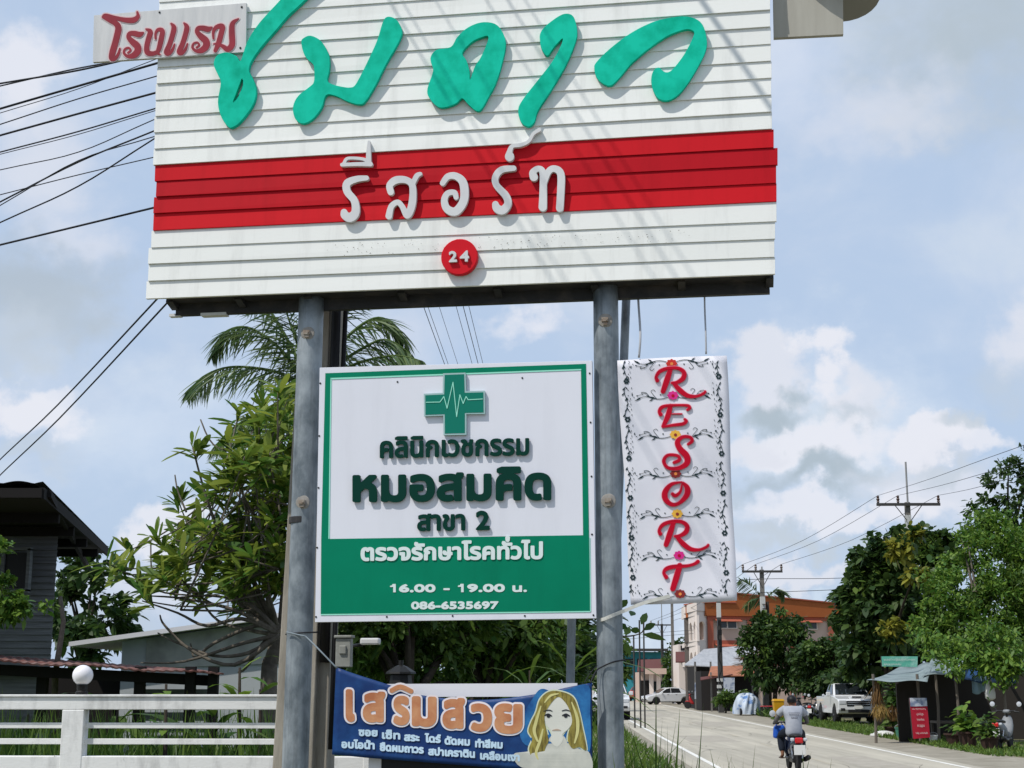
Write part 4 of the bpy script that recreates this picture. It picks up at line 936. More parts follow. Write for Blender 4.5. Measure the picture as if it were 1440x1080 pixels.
def tree(name, label, base, blobs, n, leaf, m, trunk_r=.18, clump=60, cl_r=.5, seed=1, bark='barkd', group=None, prof=((0, .1), (.35, 1), (.7, .8), (1, .02)), wid=.5, droop=.3, limbs=9, extra=None, cat='tree'):
    rng = np.random.default_rng(seed); base = Vector(base)
    t = thing(name, label, cat, base, group)
    P, Cn = crown_pts(blobs, n, rng, clump, cl_r)
    cen = np.mean([np.array(c) for c, r in blobs], 0)
    D = unit(rng.normal(size=P.shape) * .8 + unit(P - cen) * .6 + np.array([0, 0, .1]))
    L = leaf * rng.uniform(.45, 1.45, len(P)); v, q = leaf_strips(P, D, L, L * wid, prof, droop, rng)
    np_mesh('crown', v, q, M[m], t)
    if extra:
        for (mn, pick, k2) in extra:
            sel = [b for i, b in enumerate(blobs) if i in pick]; P2, _ = crown_pts(sel, k2, rng, max(4, k2 // 40), cl_r * .8)
            D2 = unit(rng.normal(size=P2.shape)); L2 = leaf * rng.uniform(.6, 1.2, len(P2)); v, q = leaf_strips(P2, D2, L2, L2 * wid, prof, droop, rng); np_mesh('pale_foliage', v, q, M[mn], t)
    mb = MB(); low_c = min(float(c[2]) - r[2] * .5 for c, r in blobs); fork = Vector((base.x * .6 + cen[0] * .4, base.y * .6 + cen[1] * .4, max(base.z + .4, base.z + (low_c - base.z) * .8)))
    mid = base.lerp(fork, .5) + Vector((rng.uniform(-.1, .1), 0, 0))
    mb.tube([base - Vector((0, 0, .1)), base.lerp(fork, .2), mid, fork], [trunk_r * 1.35, trunk_r, trunk_r * .85, trunk_r * .75], 10)
    for i in rng.choice(len(Cn), min(limbs, len(Cn)), replace=False):
        e = Vector(Cn[i]); m_ = fork.lerp(e, .45) + Vector((0, 0, .12 * (e - fork).length)); mb.tube([Vector(p) for p in catmull([fork - Vector((0, 0, .1)), m_, e], 4)], list(np.linspace(trunk_r * .5, trunk_r * .08, 9)), 6)
    mb.build('trunk', M[bark], t, smooth=True); return t
def blob(px, py, Y, rx, rz, ry=None): return (at(px, py, Y), (rx, ry or (rx + rz) / 2, rz))
def grass_patch(name, label, pts, hgt, m, seed=0, wid=.012, lean=.5, kind_stuff=True, cat='grass', spread=.0):
    rng = np.random.default_rng(seed); P = np.asarray(pts, float); k = len(P)
    D = unit(np.stack([rng.normal(size=k) * lean, rng.normal(size=k) * lean, np.ones(k)], 1)); L = hgt * rng.uniform(.45, 1.2, k)
    v, q = leaf_strips(P, D, L, wid * rng.uniform(.6, 1.5, k), ((0, .7), (.35, 1), (.7, .7), (1, .03)), .16, rng); o = np_mesh(name, v, q, M[m])
    return stuff(o, label, cat) if kind_stuff else tag(o, label, cat)
# ---------------------------------------------------------------- garden behind the fence
rng = np.random.default_rng(11)
N_ = 9500; xx = rng.uniform(-9, .6, N_); yy = rng.uniform(12.9, 16.5, N_)
grass_patch('tall_weeds', 'tall green weeds and grass growing behind the white fence', np.stack([xx, yy, np.zeros(N_)], 1), 1.6, 'weed_dark', 3, .030, .26)
N_ = 900; xx = rng.uniform(-9, .6, N_); yy = rng.uniform(12.6, 14.5, N_)
o = grass_patch('tall_weeds', 'thin bright grass stems close behind the fence rails', np.stack([xx, yy, np.zeros(N_)], 1), 1.75, 'grass_blade', 4, .022, .2)
M['lawn'] = mat('garden_lawn', (0.10, 0.17, 0.03), .95, col2=(0.05, 0.10, .018), vscale=1.2, bump=.5, bscale=20)
mb = MB(); mb.add([(-30, 16.2, .03), (2.5, 16.2, .03), (2.0, 45, .03), (-40, 45, .03)], [(0, 1, 2, 3)]); structure(mb.build('lawn', M['lawn']))
# broad-leaved garden plants
def rosette_plant(base, h, nl, L, W_, m, label, seed, group=None):
    rng = np.random.default_rng(seed); base = Vector(base); t = thing('garden_plant', label, 'plant', base, group)
    P = np.array([base + Vector((0, 0, h * rng.uniform(.2, 1))) for _ in range(nl)]); a = rng.uniform(0, 6.283, nl); el = rng.uniform(.2, 1.1, nl)
    D = np.stack([np.cos(a) * np.cos(el), np.sin(a) * np.cos(el), np.sin(el)], 1)
    v, q = leaf_strips(P, D, L * rng.uniform(.7, 1.2, nl), W_ * rng.uniform(.8, 1.2, nl), ((0, .1), (.25, .8), (.5, 1), (.8, .7), (1, .03)), .5, rng, np.tile([0, 0, 1.0], (nl, 1))); np_mesh('leaves', v, q, M[m], t, True)
    mb = MB(); mb.tube([base, base + Vector((.02, 0, h * .6)), base + Vector((0, 0, h))], [.03, .025, .012], 6); mb.build('stem', M['barkd'], t, smooth=True)
for i, (px, Y, h, nl, L, W_, m, lab) in enumerate(((232, 13.4, 1.75, 16, .4, .07, 'leaf_bright', 'upright bright leafy plant rising behind the middle of the fence'), (300, 13.8, 1.65, 14, .55, .14, 'leaf_mid', 'broad-leaved plant with drooping leaves behind the fence near the tree trunk'),
        (335, 14.0, 1.9, 12, .5, .1, 'leaf_bright', 'taller leafy plant just left of the leaning tree trunk'), (165, 15.5, 1.55, 12, .9, .2, 'leaf_mid', 'banana-like plant with wide arching leaves right of the globe lamp'),
        (365, 15, 1.7, 10, .6, .16, 'leaf_mid', 'wide-leaved plant half hidden by the left steel post'), (40, 15.5, 1.45, 14, .8, .12, 'leaf_dark', 'dark drooping plant under the rusty roof left of the lamp'))):
    p = at(px, 1000, Y); rosette_plant((p.x, p.y, 0), h, nl, L, W_, m, lab, 40 + i)
# ---------------------------------------------------------------- plumeria-like tree with rosettes of long leaves
rng = np.random.default_rng(21)
tb = at(383, 1000, 17.0); tb.z = 0
pt_ = thing('rosette_tree', 'garden tree with rosettes of long glossy leaves and bare lower branches left of the posts', 'tree', tb)
fork = at(392, 893, 17.0)
ROS = [(271, 629), (335, 583), (251, 705), (220, 760), (307, 685), (335, 653), (359, 597), (391, 549), (379, 637), (406, 609), (335, 740), (367, 709), (399, 685), (343, 788), (391, 768), (375, 812), (291, 808), (168, 800), (195, 818), (255, 780), (311, 795), (399, 820), (180, 775), (359, 670), (300, 745), (279, 840), (325, 835), (360, 850), (230, 815), (400, 735), (410, 650), (355, 625),
       (320, 620), (345, 700), (380, 740), (310, 765), (355, 760), (405, 790), (265, 745), (240, 790), (285, 775), (330, 815), (365, 585), (395, 590), (375, 675), (320, 715), (420, 700), (430, 640), (425, 770), (440, 720), (445, 820), (150, 790), (205, 845), (345, 640), (385, 705), (290, 700)]
PG = [(400, 545), (345, 580), (330, 640), (300, 690), (250, 705), (270, 745), (215, 770), (150, 795), (190, 830), (250, 815), (300, 850), (370, 850), (450, 860), (470, 700), (440, 560)]
while len(ROS) < 118:
    c_ = (rng.uniform(150, 460), rng.uniform(545, 855))
    if inside(c_, PG): ROS.append(c_)
P, D, L_, Wd = [], [], [], []; mbb = MB(); tips = []
for i, (px, py) in enumerate(ROS):
    e = at(px, py, 17 + rng.uniform(-1.2, 1.3)); e0 = fork + (e - fork) * .0; out = (e - fork); tips.append(e)
    m1 = fork.lerp(e, .35) + Vector((0, 0, -.12 * out.length + .1)); m2 = fork.lerp(e, .75) + Vector((0, rng.uniform(-.1, .1), -.10 * out.length))
    if i % 5 == 0 and i < 56: mbb.tube([Vector(p) for p in catmull([fork, m1, m2, e], 4)], list(np.linspace(.03, .010, 13)), 5)
    elif i < 56 or i % 3 == 0:
        s = tips[int(rng.integers(0, len(tips)))]; q_ = s.lerp(fork, .25); mbb.tube([Vector(p) for p in catmull([q_, q_.lerp(e, .6) + Vector((0, 0, -.1)), e], 3)], list(np.linspace(.013, .007, 7)), 5)
    ax = np.array(out.normalized()) * .7 + np.array([rng.normal() * .3, rng.normal() * .3, .8]); ax = unit(ax)
    nl = int(rng.integers(14, 22))
    for j in range(nl):
        a = rng.uniform(0, 6.283); t1 = unit(np.cross(ax, [.3, .5, .8])); t2 = np.cross(ax, t1); th = rng.uniform(.5, 1.5)
        D.append(unit(ax * math.cos(th) + (t1 * math.cos(a) + t2 * math.sin(a)) * math.sin(th))); P.append(np.array(e) + ax * rng.uniform(-.16, .03)); L_.append(rng.uniform(.20, .42)); Wd.append(rng.uniform(.045, .08))
P, D = np.array(P), np.array(D); v, q = leaf_strips(P, D, np.array(L_), np.array(Wd), ((0, .12), (.2, .6), (.5, 1), (.8, .85), (.95, .4), (1, .05)), .22, rng, rng.normal(size=P.shape) * .35 + np.array([0, 0, 1.0])); np_mesh('leaves', v, q, M['leaf_plum'], pt_, True)
# smaller inner leaves so the middle of the crown is dense
bl = [blob(375, 760, 17.2, .55, .62), blob(400, 680, 17.3, .4, .6), blob(330, 770, 17.1, .5, .35), blob(420, 770, 17.3, .4, .5), blob(405, 610, 17.4, .25, .4)]
Pi, Ci = crown_pts(bl, 1500, rng, 70, .2); Di = unit(rng.normal(size=Pi.shape) + np.array([0, 0, .3])); Li = .24 * rng.uniform(.6, 1.2, len(Pi)); v, q = leaf_strips(Pi, Di, Li, Li * .28, ((0, .12), (.3, .8), (.65, 1), (1, .05)), .3, rng); np_mesh('inner_leaves', v, q, M['leaf_plum'], pt_)
mb = MB(); mb.tube([Vector(p) for p in catmull([tb, at(378, 960, 17), at(383, 925, 17), fork], 5)], list(np.linspace(.105, .07, 16)), 10); mb.build('trunk', M['bark'], pt_, smooth=True)
BR = [[(392, 893), (330, 935), (270, 915), (232, 880), (225, 865)], [(392, 893), (340, 905), (260, 930), (198, 932)], [(390, 890), (340, 870), (290, 880), (250, 862), (200, 845)], [(392, 893), (350, 918), (300, 922), (245, 902), (222, 890)], [(392, 890), (330, 858), (260, 842), (210, 838)], [(395, 880), (370, 905), (345, 940), (335, 945)], [(392, 888), (350, 850), (300, 838), (250, 840)], [(394, 885), (360, 880), (300, 905), (275, 925), (268, 905)], [(340, 640), (300, 625), (282, 590)], [(262, 720), (250, 690), (246, 668)], [(280, 838), (220, 830), (213, 800), (212, 760)]]
for b_ in BR: mbb.tube([Vector(p) for p in catmull([at(x, y, 16.6 + .1 * i) for i, (x, y) in enumerate(b_)], 4)], list(np.linspace(.030 if b_[0][0] > 388 else .012, .008, 4 * (len(b_) - 1) + 1)), 6)
mbb.build('branches', M['bark'], pt_, smooth=True)
# ---------------------------------------------------------------- coconut palm
rng = np.random.default_rng(5); YP = 34.0
cpt = at(432, 548, YP); pbase = at(452, 1000, YP); pbase.z = 0
palm = thing('coconut_palm', 'coconut palm whose arching fronds show on both sides of the left post', 'palm tree', pbase)
FR = [[(425, 535), (395, 492), (350, 461), (315, 468), (297, 502)], [(425, 540), (385, 522), (325, 516), (285, 530), (262, 556)], [(425, 550), (375, 575), (330, 600), (300, 630)], [(428, 530), (420, 490), (408, 455), (398, 425)], [(440, 530), (490, 472), (530, 447), (560, 462), (572, 490)], [(440, 542), (500, 512), (555, 500), (594, 508)], [(432, 530), (455, 475), (480, 430), (505, 405)], [(440, 550), (500, 560), (540, 600)], [(435, 530), (440, 480), (450, 420), (462, 390)], [(425, 545), (390, 590), (370, 640)], [(430, 530), (400, 470), (370, 425), (345, 415)], [(440, 535), (510, 490), (545, 478), (580, 500)]]
mbr = MB()
for i, fr in enumerate(FR):
    dY = rng.uniform(-1.6, 1.6); a = catmull([np.array(at(x, y, YP + dY * j / (len(fr) - 1))) for j, (x, y) in enumerate(fr)], 16); nq = len(a); T = unit(np.gradient(a, axis=0))
    P, D, LL, UU = [], [], [], []
    for j in range(3, nq):
        s = j / (nq - 1); l = 1.15 * (math.sin(math.pi * min(1, .18 + s * .82)) ** .6) * rng.uniform(.85, 1.1) * .92
        side0 = unit(np.cross(T[j], [0, 0, 1])) 
        for sg in (-1, 1):
            for _ in range(1 + j % 2):
                P.append(a[j] + T[j] * rng.uniform(-.04, .04)); D.append(unit(T[j] * rng.uniform(.5, .9) + side0 * sg * rng.uniform(.25, .8) + np.array([0, 0, -rng.uniform(.25, .9)]))); LL.append(l * .85)
    P, D = np.array(P), np.array(D); v, q = leaf_strips(P, D, np.array(LL), .046, ((0, .5), (.3, 1), (.7, .7), (1, .05)), .22, rng)
    fo = np_mesh('frond', v, q, M['leaf_palm'], palm)
    MB().tube([Vector(p) for p in a[::3]], list(np.linspace(.05, .012, len(a[::3]))), 5).build('rachis', M['leaf_mid'], fo, smooth=True)
mb = MB(); mb.tube([Vector(p) for p in catmull([pbase, at(448, 850, YP), at(440, 690, YP), cpt], 5)], list(np.linspace(.2, .12, 16)), 10); mb.build('trunk', M['bark'], palm, smooth=True)
# ---------------------------------------------------------------- dark wooden house at the left edge
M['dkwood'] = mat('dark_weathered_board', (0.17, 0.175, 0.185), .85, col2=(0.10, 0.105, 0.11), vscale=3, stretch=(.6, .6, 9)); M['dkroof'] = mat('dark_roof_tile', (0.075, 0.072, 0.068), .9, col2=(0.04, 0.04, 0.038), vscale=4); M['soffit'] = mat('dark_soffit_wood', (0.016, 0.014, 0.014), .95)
M['tin'] = mat('grey_corrugated_tin', (0.17, 0.185, 0.205), .6, col2=(0.11, 0.12, 0.135), vscale=2, stretch=(1, 1, 3)); M['rusttin'] = mat('rusty_red_tin', (0.125, 0.05, 0.042), .85, col2=(0.22, 0.155, 0.14), vscale=1.6, ramp=(.45, .75)); M['beigewall'] = mat('beige_rendered_wall', (0.52, 0.52, 0.49), .85, col2=(0.21, 0.21, 0.20), vscale=.8); M['wallgrey'] = mat('grey_rendered_wall', (0.46, 0.49, 0.51), .85, col2=(0.38, 0.40, 0.42), vscale=.6)
hz = at(60, 684, 20).z; Pn = at(60, 684, 20.0); E_ = at(152, 774, 29.5); 
hs_ = thing('wooden_house', 'dark two-storey wooden house with deep overhanging eaves at the left edge', 'house', (at(0, 1000, 24).x, 24, 0))
Lf = Pn + Vector((-6, -.2, -.02)); Lb = Lf + (E_ - Pn)
mb = MB(); th = Vector((0, 0, .10))
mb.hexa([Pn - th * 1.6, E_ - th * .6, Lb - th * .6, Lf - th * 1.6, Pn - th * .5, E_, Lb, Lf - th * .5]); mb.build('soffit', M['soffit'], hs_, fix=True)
nw = 60; vs = []; 
def tile(u, v):
    a = Lf.lerp(Pn, u); b_ = Lb.lerp(E_, u); p = a.lerp(b_, v); return p + Vector((0, 0, .02 + .035 * abs(math.sin(u * 6 / .42 * math.pi)) + .05 * (1 - (v * 12) % 1)* .4))
mb = MB(); mb.grid(tile, 160, 12); o = mb.build('roof', M['dkroof'], hs_); 
mb = MB(); mb.beam(Pn - th * .9, E_ - th * .4, .05, .15); mb.beam(Lf - th * .9, Pn - th * .9, .05, .13); mb.beam(Pn + Vector((0, .3, -.06)), E_ + Vector((-.4, 0, -.3)), .06, .1)
for t in (.2, .4, .6, .8): a = Pn.lerp(E_, t); mb.beam(a + Vector((0, 0, -.22)), a + Vector((-6, -.2, -.22)), .07, .14)
mb.build('barge_board', M['soffit'], hs_)
wc = at(80, 790, 24.0); wl2 = Vector((wc.x - 5.5, wc.y - .6, 0)); 
mb = MB(); zt_ = wc.z + .9; k = 26; z0_ = 1.9
for i in range(k):
    za_, zb_ = z0_ + (zt_ - z0_) * i / k, z0_ + (zt_ - z0_) * (i + 1) / k
    A_, B_ = Vector((wc.x, wc.y, 0)), wl2; nn_ = Vector((0, -1, 0)) * .03; C_ = Vector((wc.x - 1.65, wc.y + 5, 0)); m_ = Vector((1, 0, 0)) * .03
    mb.hexa([low(B_, za_) + nn_, low(A_, za_) + nn_ , low(C_, za_) , low(B_, za_) + Vector((0, 5, 0)), low(B_, zb_), low(A_, zb_), low(C_, zb_), low(B_, zb_) + Vector((0, 5, 0))])
mb.build('wall', M['dkwood'], hs_)
mb = MB(); a = at(24, 802, 23.62); mb.box(a, (.32, .12, .55)); wn = mb.build('window', M['blackp'], hs_)
mb = MB(); 
for dx in (-.2, .2): mb.box(a + Vector((dx, -.04, 0)), (.05, .14, .66))
mb.box(a + Vector((0, -.04, -.33)), (.45, .14, .05)); mb.box(a + Vector((0, -.04, .33)), (.45, .14, .05)); mb.build('frame', M['dkwood'], wn)
mb = MB(); mb.hexa([Vector((wc.x - 5.3, wc.y + .2, 0)), Vector((wc.x - .2, wc.y + .2, 0)), Vector((wc.x - 1.75, wc.y + 4.6, 0)), Vector((wc.x - 5.3, wc.y + 4.6, 0)), Vector((wc.x - 5.3, wc.y + .2, z0_)), Vector((wc.x - .2, wc.y + .2, z0_)), Vector((wc.x - 1.75, wc.y + 4.6, z0_)), Vector((wc.x - 5.3, wc.y + 4.6, z0_))]); mb.build('ground_floor', M['dkwood'], hs_)
# rusty lean-to roof
sh_ = thing('lean_to', 'low open shed with a long rusty corrugated roof in front of the dark house', 'shed', (at(150, 1000, 20).x, 20, 0))
def rfn(u, v):
    a = at(-120 + u * 435, 922 + u * 25 + 1.6 * math.sin(u * 19), 19 + 1.2 * u); b_ = at(-120 + u * 400, 913 + u * 29, 22.5)
    p = a.lerp(b_, v); return p + Vector((0, 0, .007 * math.sin(u * 210)))
mb = MB(); mb.grid(rfn, 240, 4); o = mb.build('roof_sheet', M['rusttin'], sh_); sd = o.modifiers.new('t', 'SOLIDIFY'); sd.thickness = .02
for px in (60, 197, 268, 300): p = at(px, 960, 20.4); MB().beam((p.x, p.y, 0), (p.x, p.y, 1.98), .13, .13, up=(0, 1, 0)).build('post', M['soffit'], sh_)
mb = MB(); mb.beam(rfn(.05, .15) - Vector((0, 0, .12)), rfn(.97, .15) - Vector((0, 0, .12)), .08, .14); mb.build('beam', M['soffit'], sh_)
mb = MB(); a, b_ = at(205, 970, 21.6), at(300, 970, 21.6)
for i in range(8): mb.beam((a.x, a.y, .5 + i * .16), (b_.x, b_.y, .5 + i * .16), .02, .12)
mb.build('slat_panel', M['tin'], sh_)
# pale outbuilding behind it
ob = thing('outbuilding', 'pale rendered outbuilding with a single-pitch roof behind the garden tree', 'building', (at(280, 1000, 31).x, 31, 0))
a, b_, c_ = at(172, 905, 31), at(520, 905, 31), at(520, 846, 31)
wz = at(88, 904, 30.2); wr = at(350, 868, 30.2); sl = (wr.z - wz.z) / (wr.x - wz.x)
xr_ = at(560, 900, 30.2).x
mb = MB(); x0_ = a.x; zf = lambda x: wz.z + sl * (x - wz.x) - .08
mb.prism([(x0_, 31, 0), (xr_, 31, 0), (xr_, 31, zf(xr_)), (x0_, 31, zf(x0_))], (0, 1, 0), 7); mb.build('wall', M['wallgrey'], ob, fix=True)
mb = MB(); mb.prism([(x0_ + .5, 30.97, zf(x0_) - .55), (xr_, 30.97, zf(x0_) - .55 + .2), (xr_, 30.97, zf(xr_) - .02), (x0_ + .5, 30.97, zf(x0_ + .5) - .02)], (0, 1, 0), .025); mb.build('upper_wall', M['beigewall'], ob, fix=True)
mb = MB(); X_ = wz.x; mb.hexa([(X_, 30.62, wz.z - .06), (xr_, 30.62, zf(xr_) + .02), (xr_, 39, zf(xr_) + .02), (X_, 39, wz.z - .06), (X_, 30.62, wz.z + .03), (xr_, 30.62, zf(xr_) + .12), (xr_, 39, zf(xr_) + .12), (X_, 39, wz.z + .03)]); mb.build('roof', M['wframe'], ob, fix=True)
mb = MB(); mb.box((x0_ - 1.0, 33, 1.0), (1.9, 3, 2.0)); mb.build('side_room', M['soffit'], ob)
M['thinpole'] = mat('thin_grey_pole', (.25, .25, .25), .6)
p = at(200, 860, 30); tag(MB().tube([(p.x, p.y + 9, 0), (p.x, p.y + 9, 4.6)], .03, 6).build('aerial_mast', M['thinpole']), 'thin aerial mast standing behind the pale outbuilding roof', 'mast')
p = at(86, 900, 21); tag(MB().tube([(p.x, p.y, 0), (p.x - .05, p.y, 1.9), (p.x + .02, p.y, 2.6), (p.x - .05, p.y, 2.95)], [.05, .045, .035, .03], 7).build('wooden_stake', M['bark'], smooth=True), 'crooked pale stake beside the corner of the dark house', 'stake')
# trees of the left side
b = at(120, 1000, 45); tree('dark_tree', 'dark dense tree standing behind the wooden house under its eaves', (b.x, b.y, 0), [blob(110, 850, 45, 1.0, 1.2), blob(150, 850, 45, .75, 1.0), blob(125, 800, 45, .9, .6), blob(95, 900, 44, 1.0, .9), blob(150, 890, 45, .9, .7), blob(80, 830, 46, .6, 1.)], 2600, .30, 'leaf_dark', .16, 60, .35, 31)
b = at(-10, 1000, 15); tree('leafy_bush', 'bright leafy branches poking in at the left edge before the dark house', (b.x - .35, b.y, 0), [blob(12, 860, 15, .33, .13), blob(40, 850, 15, .2, .07), blob(-15, 760, 15, .22, .16), blob(-30, 830, 15, .4, .5), blob(5, 842, 15, .2, .08)], 2600, .075, 'leaf_bright', .05, 36, .11, 33, bark='bark')
b = at(575, 1000, 19); tree('garden_tree', 'dark tree with a thick upright trunk under the left half of the clinic board', (b.x, b.y, 0), [blob(540, 850, 19.5, .7, .6), blob(600, 860, 20, .8, .6), blob(500, 900, 19.6, .4, .55), blob(620, 930, 20, .5, .4), blob(540, 930, 20.3, .5, .4), blob(660, 860, 20, .6, .5), blob(560, 760, 20, .9, .6)], 8500, .125, 'leaf_mid', .15, 150, .26, 34)
b = at(690, 1010, 21); tree('garden_tree', 'tree with a slanting dark trunk below the middle of the clinic board', (b.x - .3, b.y, 0), [blob(700, 870, 21.5, .8, .6), blob(745, 880, 21.5, .8, .55), blob(720, 930, 22, .6, .5), blob(770, 905, 22, .6, .6), blob(660, 920, 22, .6, .5), blob(720, 790, 22, 1.0, .7), blob(640, 950, 22.5, .6, .4)], 9500, .125, 'leaf_mid', .13, 170, .28, 35)
b = at(640, 1010, 27); tree('garden_tree', 'shaded dark tree filling the background behind the other garden trees', (b.x, b.y, 0), [blob(500, 950, 26, 1.0, .9), blob(580, 930, 27, 1.2, .9), blob(660, 950, 27, 1.2, .8), blob(740, 930, 27, 1.2, .9), blob(775, 950, 27, .9, .9), blob(800, 890, 27, .5, .8), blob(620, 850, 28, 1.6, .9), blob(740, 850, 28, 1.6, .9), blob(520, 870, 28, 1.2, .9), blob(560, 990, 26, 1.2, .5), blob(700, 1000, 26, 1.4, .5)], 11000, .2, 'leaf_dark', .2, 240, .42, 36)
p = at(800, 1000, 15); rosette_plant((p.x, p.y, 0), 1.9, 34, 1.1, .05, 'grass_blade', 'tall reed-like plant with arching blades beside the right post', 61)
p = at(745, 1000, 17); rosette_plant((p.x, p.y, 0), 1.9, 26, 1.0, .05, 'leaf_mid', 'arching grassy plant in the shade below the clinic board', 62)
# dark garden lantern and pale things seen between boards
lan = thing('garden_lantern', 'dark lantern head standing just above the blue banner', 'lantern', (at(563, 1000, 12.5).x, 12.5, 0))
z_ = at(563, 972, 12.5).z; lx_ = lan.location.x
mb = MB(); mb.tube([(lx_, 12.5, 0), (lx_, 12.5, z_)], .035, 8); mb.build('pole', M['blackp'], lan)
mb = MB(); mb.lathe((lx_, 12.5, z_), [(.05, 0), (.10, .02), (.10, .03), (.085, .13), (.125, .14), (.12, .155), (.05, .20), (.02, .21), (.02, .25)], 8); mb.build('lamp_head', M['blackp'], lan)
M['lampw'] = mat('pale_lamp_housing', (.62, .62, .63), .4)
p = at(521, 902, 11.8); fl = thing('pole_light', 'small pale flat light fitting on an arm right of the concrete pole', 'light', p)
MB().box(p, (.15, .09, .05), -.1).build('housing', M['lampw'], fl, bevel=.012)
cord('arm', [p, p + Vector((-.12, .05, -.03)), pole_at(p.z - .05) + RV * .1], .014, M['blackp'], fl)
# grass by the right post
rng = np.random.default_rng(8); N_ = 420; c = gat(905, 1090); c2 = gat(880, 1075)
pts = np.stack([rng.normal(1.25, .42, N_), rng.normal(11.2, 1.0, N_), np.zeros(N_)], 1); pts = pts[(pts[:, 0] > .75) & (pts[:, 0] < 2.3)]
grass_patch('verge_grass', 'long wild grass blades at the foot of the right post', pts, 1.35, 'grass_blade', 9, .018, .26)
pts = np.stack([rng.normal(1.0, .14, 70), rng.normal(10.6, .4, 70), np.zeros(70)], 1); grass_patch('verge_grass', 'few tall grass stalks just right of the right post', pts, 1.75, 'grass_blade', 10, .016, .17)
N_ = 4200; s_ = rng.uniform(3, 70, N_); l_ = L0 - 1.0 - np.abs(rng.normal(0, 1.0, N_)); pts = np.array([road(a, b_) for a, b_ in zip(s_, l_)]); grass_patch('verge_grass', 'short green grass along the left side of the road', pts, .32, 'grass_blade', 12, .03, .6)
# ---------------------------------------------------------------- right side: utility poles
M['polec'] = mat('grey_pole_concrete', (.20, .185, .165), .9, col2=(.12, .11, .10), vscale=2); M['armd'] = mat('dark_arm_steel', (.05, .048, .046), .6); M['polew'] = mat('white_pole_band', (.5, .5, .48), .8)
def roadside_pole(label, px, Y, parm, ptop, hw, group='roadside utility poles', seed=0, band=None, mats='polec'):
    b = at(px, 1000, Y); b.z = 0; t = thing('utility_pole', label, 'utility pole', b, group); za_ = at(px, parm, Y).z; zt_ = at(px, ptop, Y).z
    w = .34
    zs = [0, za_ * .5, za_ + .12]; mb = MB()
    for z0, z1_, w0_, w1_ in ((0, za_ + .12, w / 2, .11),): mb.hexa([b + Vector((sx * w0_, sy * w0_, z0)) for sx, sy in ((-1, -1), (1, -1), (1, 1), (-1, 1))] + [b + Vector((sx * w1_, sy * w1_, z1_)) for sx, sy in ((-1, -1), (1, -1), (1, 1), (-1, 1))])
    mb.build('shaft', M[mats], t)
    if hw:
        c = Vector((b.x, b.y - .2, za_)); ax = RN; MB().beam(c - ax * hw, c + ax * hw, .10, .13).build('crossarm', M['armd'], t)
        mb = MB()
        for s in (-1, 1): mb.tube([c + ax * s * hw * .42 + Vector((0, 0, -.05)), c + Vector((0, 0, -.75)) + ax * s * .1], .022, 5)
        mb.build('brace', M['armd'], t)
        for k in (-.95, -.32, .95): MB().lathe(c + ax * k * hw + Vector((0, 0, .065)), [(.03, 0), (.075, .05), (.05, .10), (.085, .18), (.05, .24), (.07, .30), (.03, .36)], 8).build('insulator', M['insul'], t)
        if ptop < parm: MB().tube([Vector((b.x, b.y - .1, za_)), Vector((b.x, b.y - .1, zt_))], .045, 6).build('lightning_rod', M['thinpole'], t)
        c2 = Vector((b.x, b.y - .2, za_ - 1.9)); mb = MB()
        for q_ in range(4): mb.beam(c2 + Vector((-.05, 0, -q_ * .25)), c2 + Vector((.12, 0, -q_ * .25)), .08, .05)
        mb.build('cable_bracket', M['armd'], t)
    if band:
        z = at(px, band, Y).z; zz = w / 2 + (.11 - w / 2) * z / za_; MB().box(b + Vector((0, 0, z)), (2 * zz + .02, 2 * zz + .02, .9)).build('painted_band', M['polew'], t)
    return t, Vector((b.x, b.y - .2, za_)), hw
_, A1, hA = roadside_pole('nearest right-hand utility pole with crossarm and tall lightning rod above the trees', 1291, 70, 710, 650, 1.48, band=738)
_, A2, hB = roadside_pole('middle utility pole with crossarm rising in front of the orange building', 1077.5, 88, 804, 797, 1.18, band=850)
_, A3, hC = roadside_pole('far thin utility pole with crossarm above the teal roof', 933, 150, 879, 835, 1.15, mats='armd')
roadside_pole('slim bare far pole without crossarm between teal roof and orange building', 948, 140, 845, 845, 0)
_, A5, _ = roadside_pole('dark cluttered pole with white cap in front of the arched balconies', 1014.5, 95, 848, 848, 0, band=858, mats='armd')
pk_ = thing('cable_bundle', 'coils of black cable and boxes strapped to the dark pole by the arches', 'cables', (A5.x, A5.y, 5.0)); mb = MB(); b = at(1014.5, 1000, 94.6)
for z, s in ((4.9, .26), (4.3, .2), (5.5, .22), (3.9, .15)): mb.box((b.x + .02, 94.6, z), (s, .2, .34))
mb.build('boxes', M['blackp'], pk_); MB().tube([(b.x + .1 * math.sin(k), 94.55, 5.6 - k * .2) for k in range(24)], .045, 5).build('cable', M['blackp'], pk_)
mb = MB()
for z in (1.2, 1.6, 2.0): mb.box((b.x, 94.95, z), (.33, .33, .2))
tag(mb.build('pole_stripes', M['polew']), 'white warning stripes wrapped round the foot of the dark pole', 'stripes')
GP = 'wires strung between the right-hand utility poles'
names = ['left', 'middle', 'right']
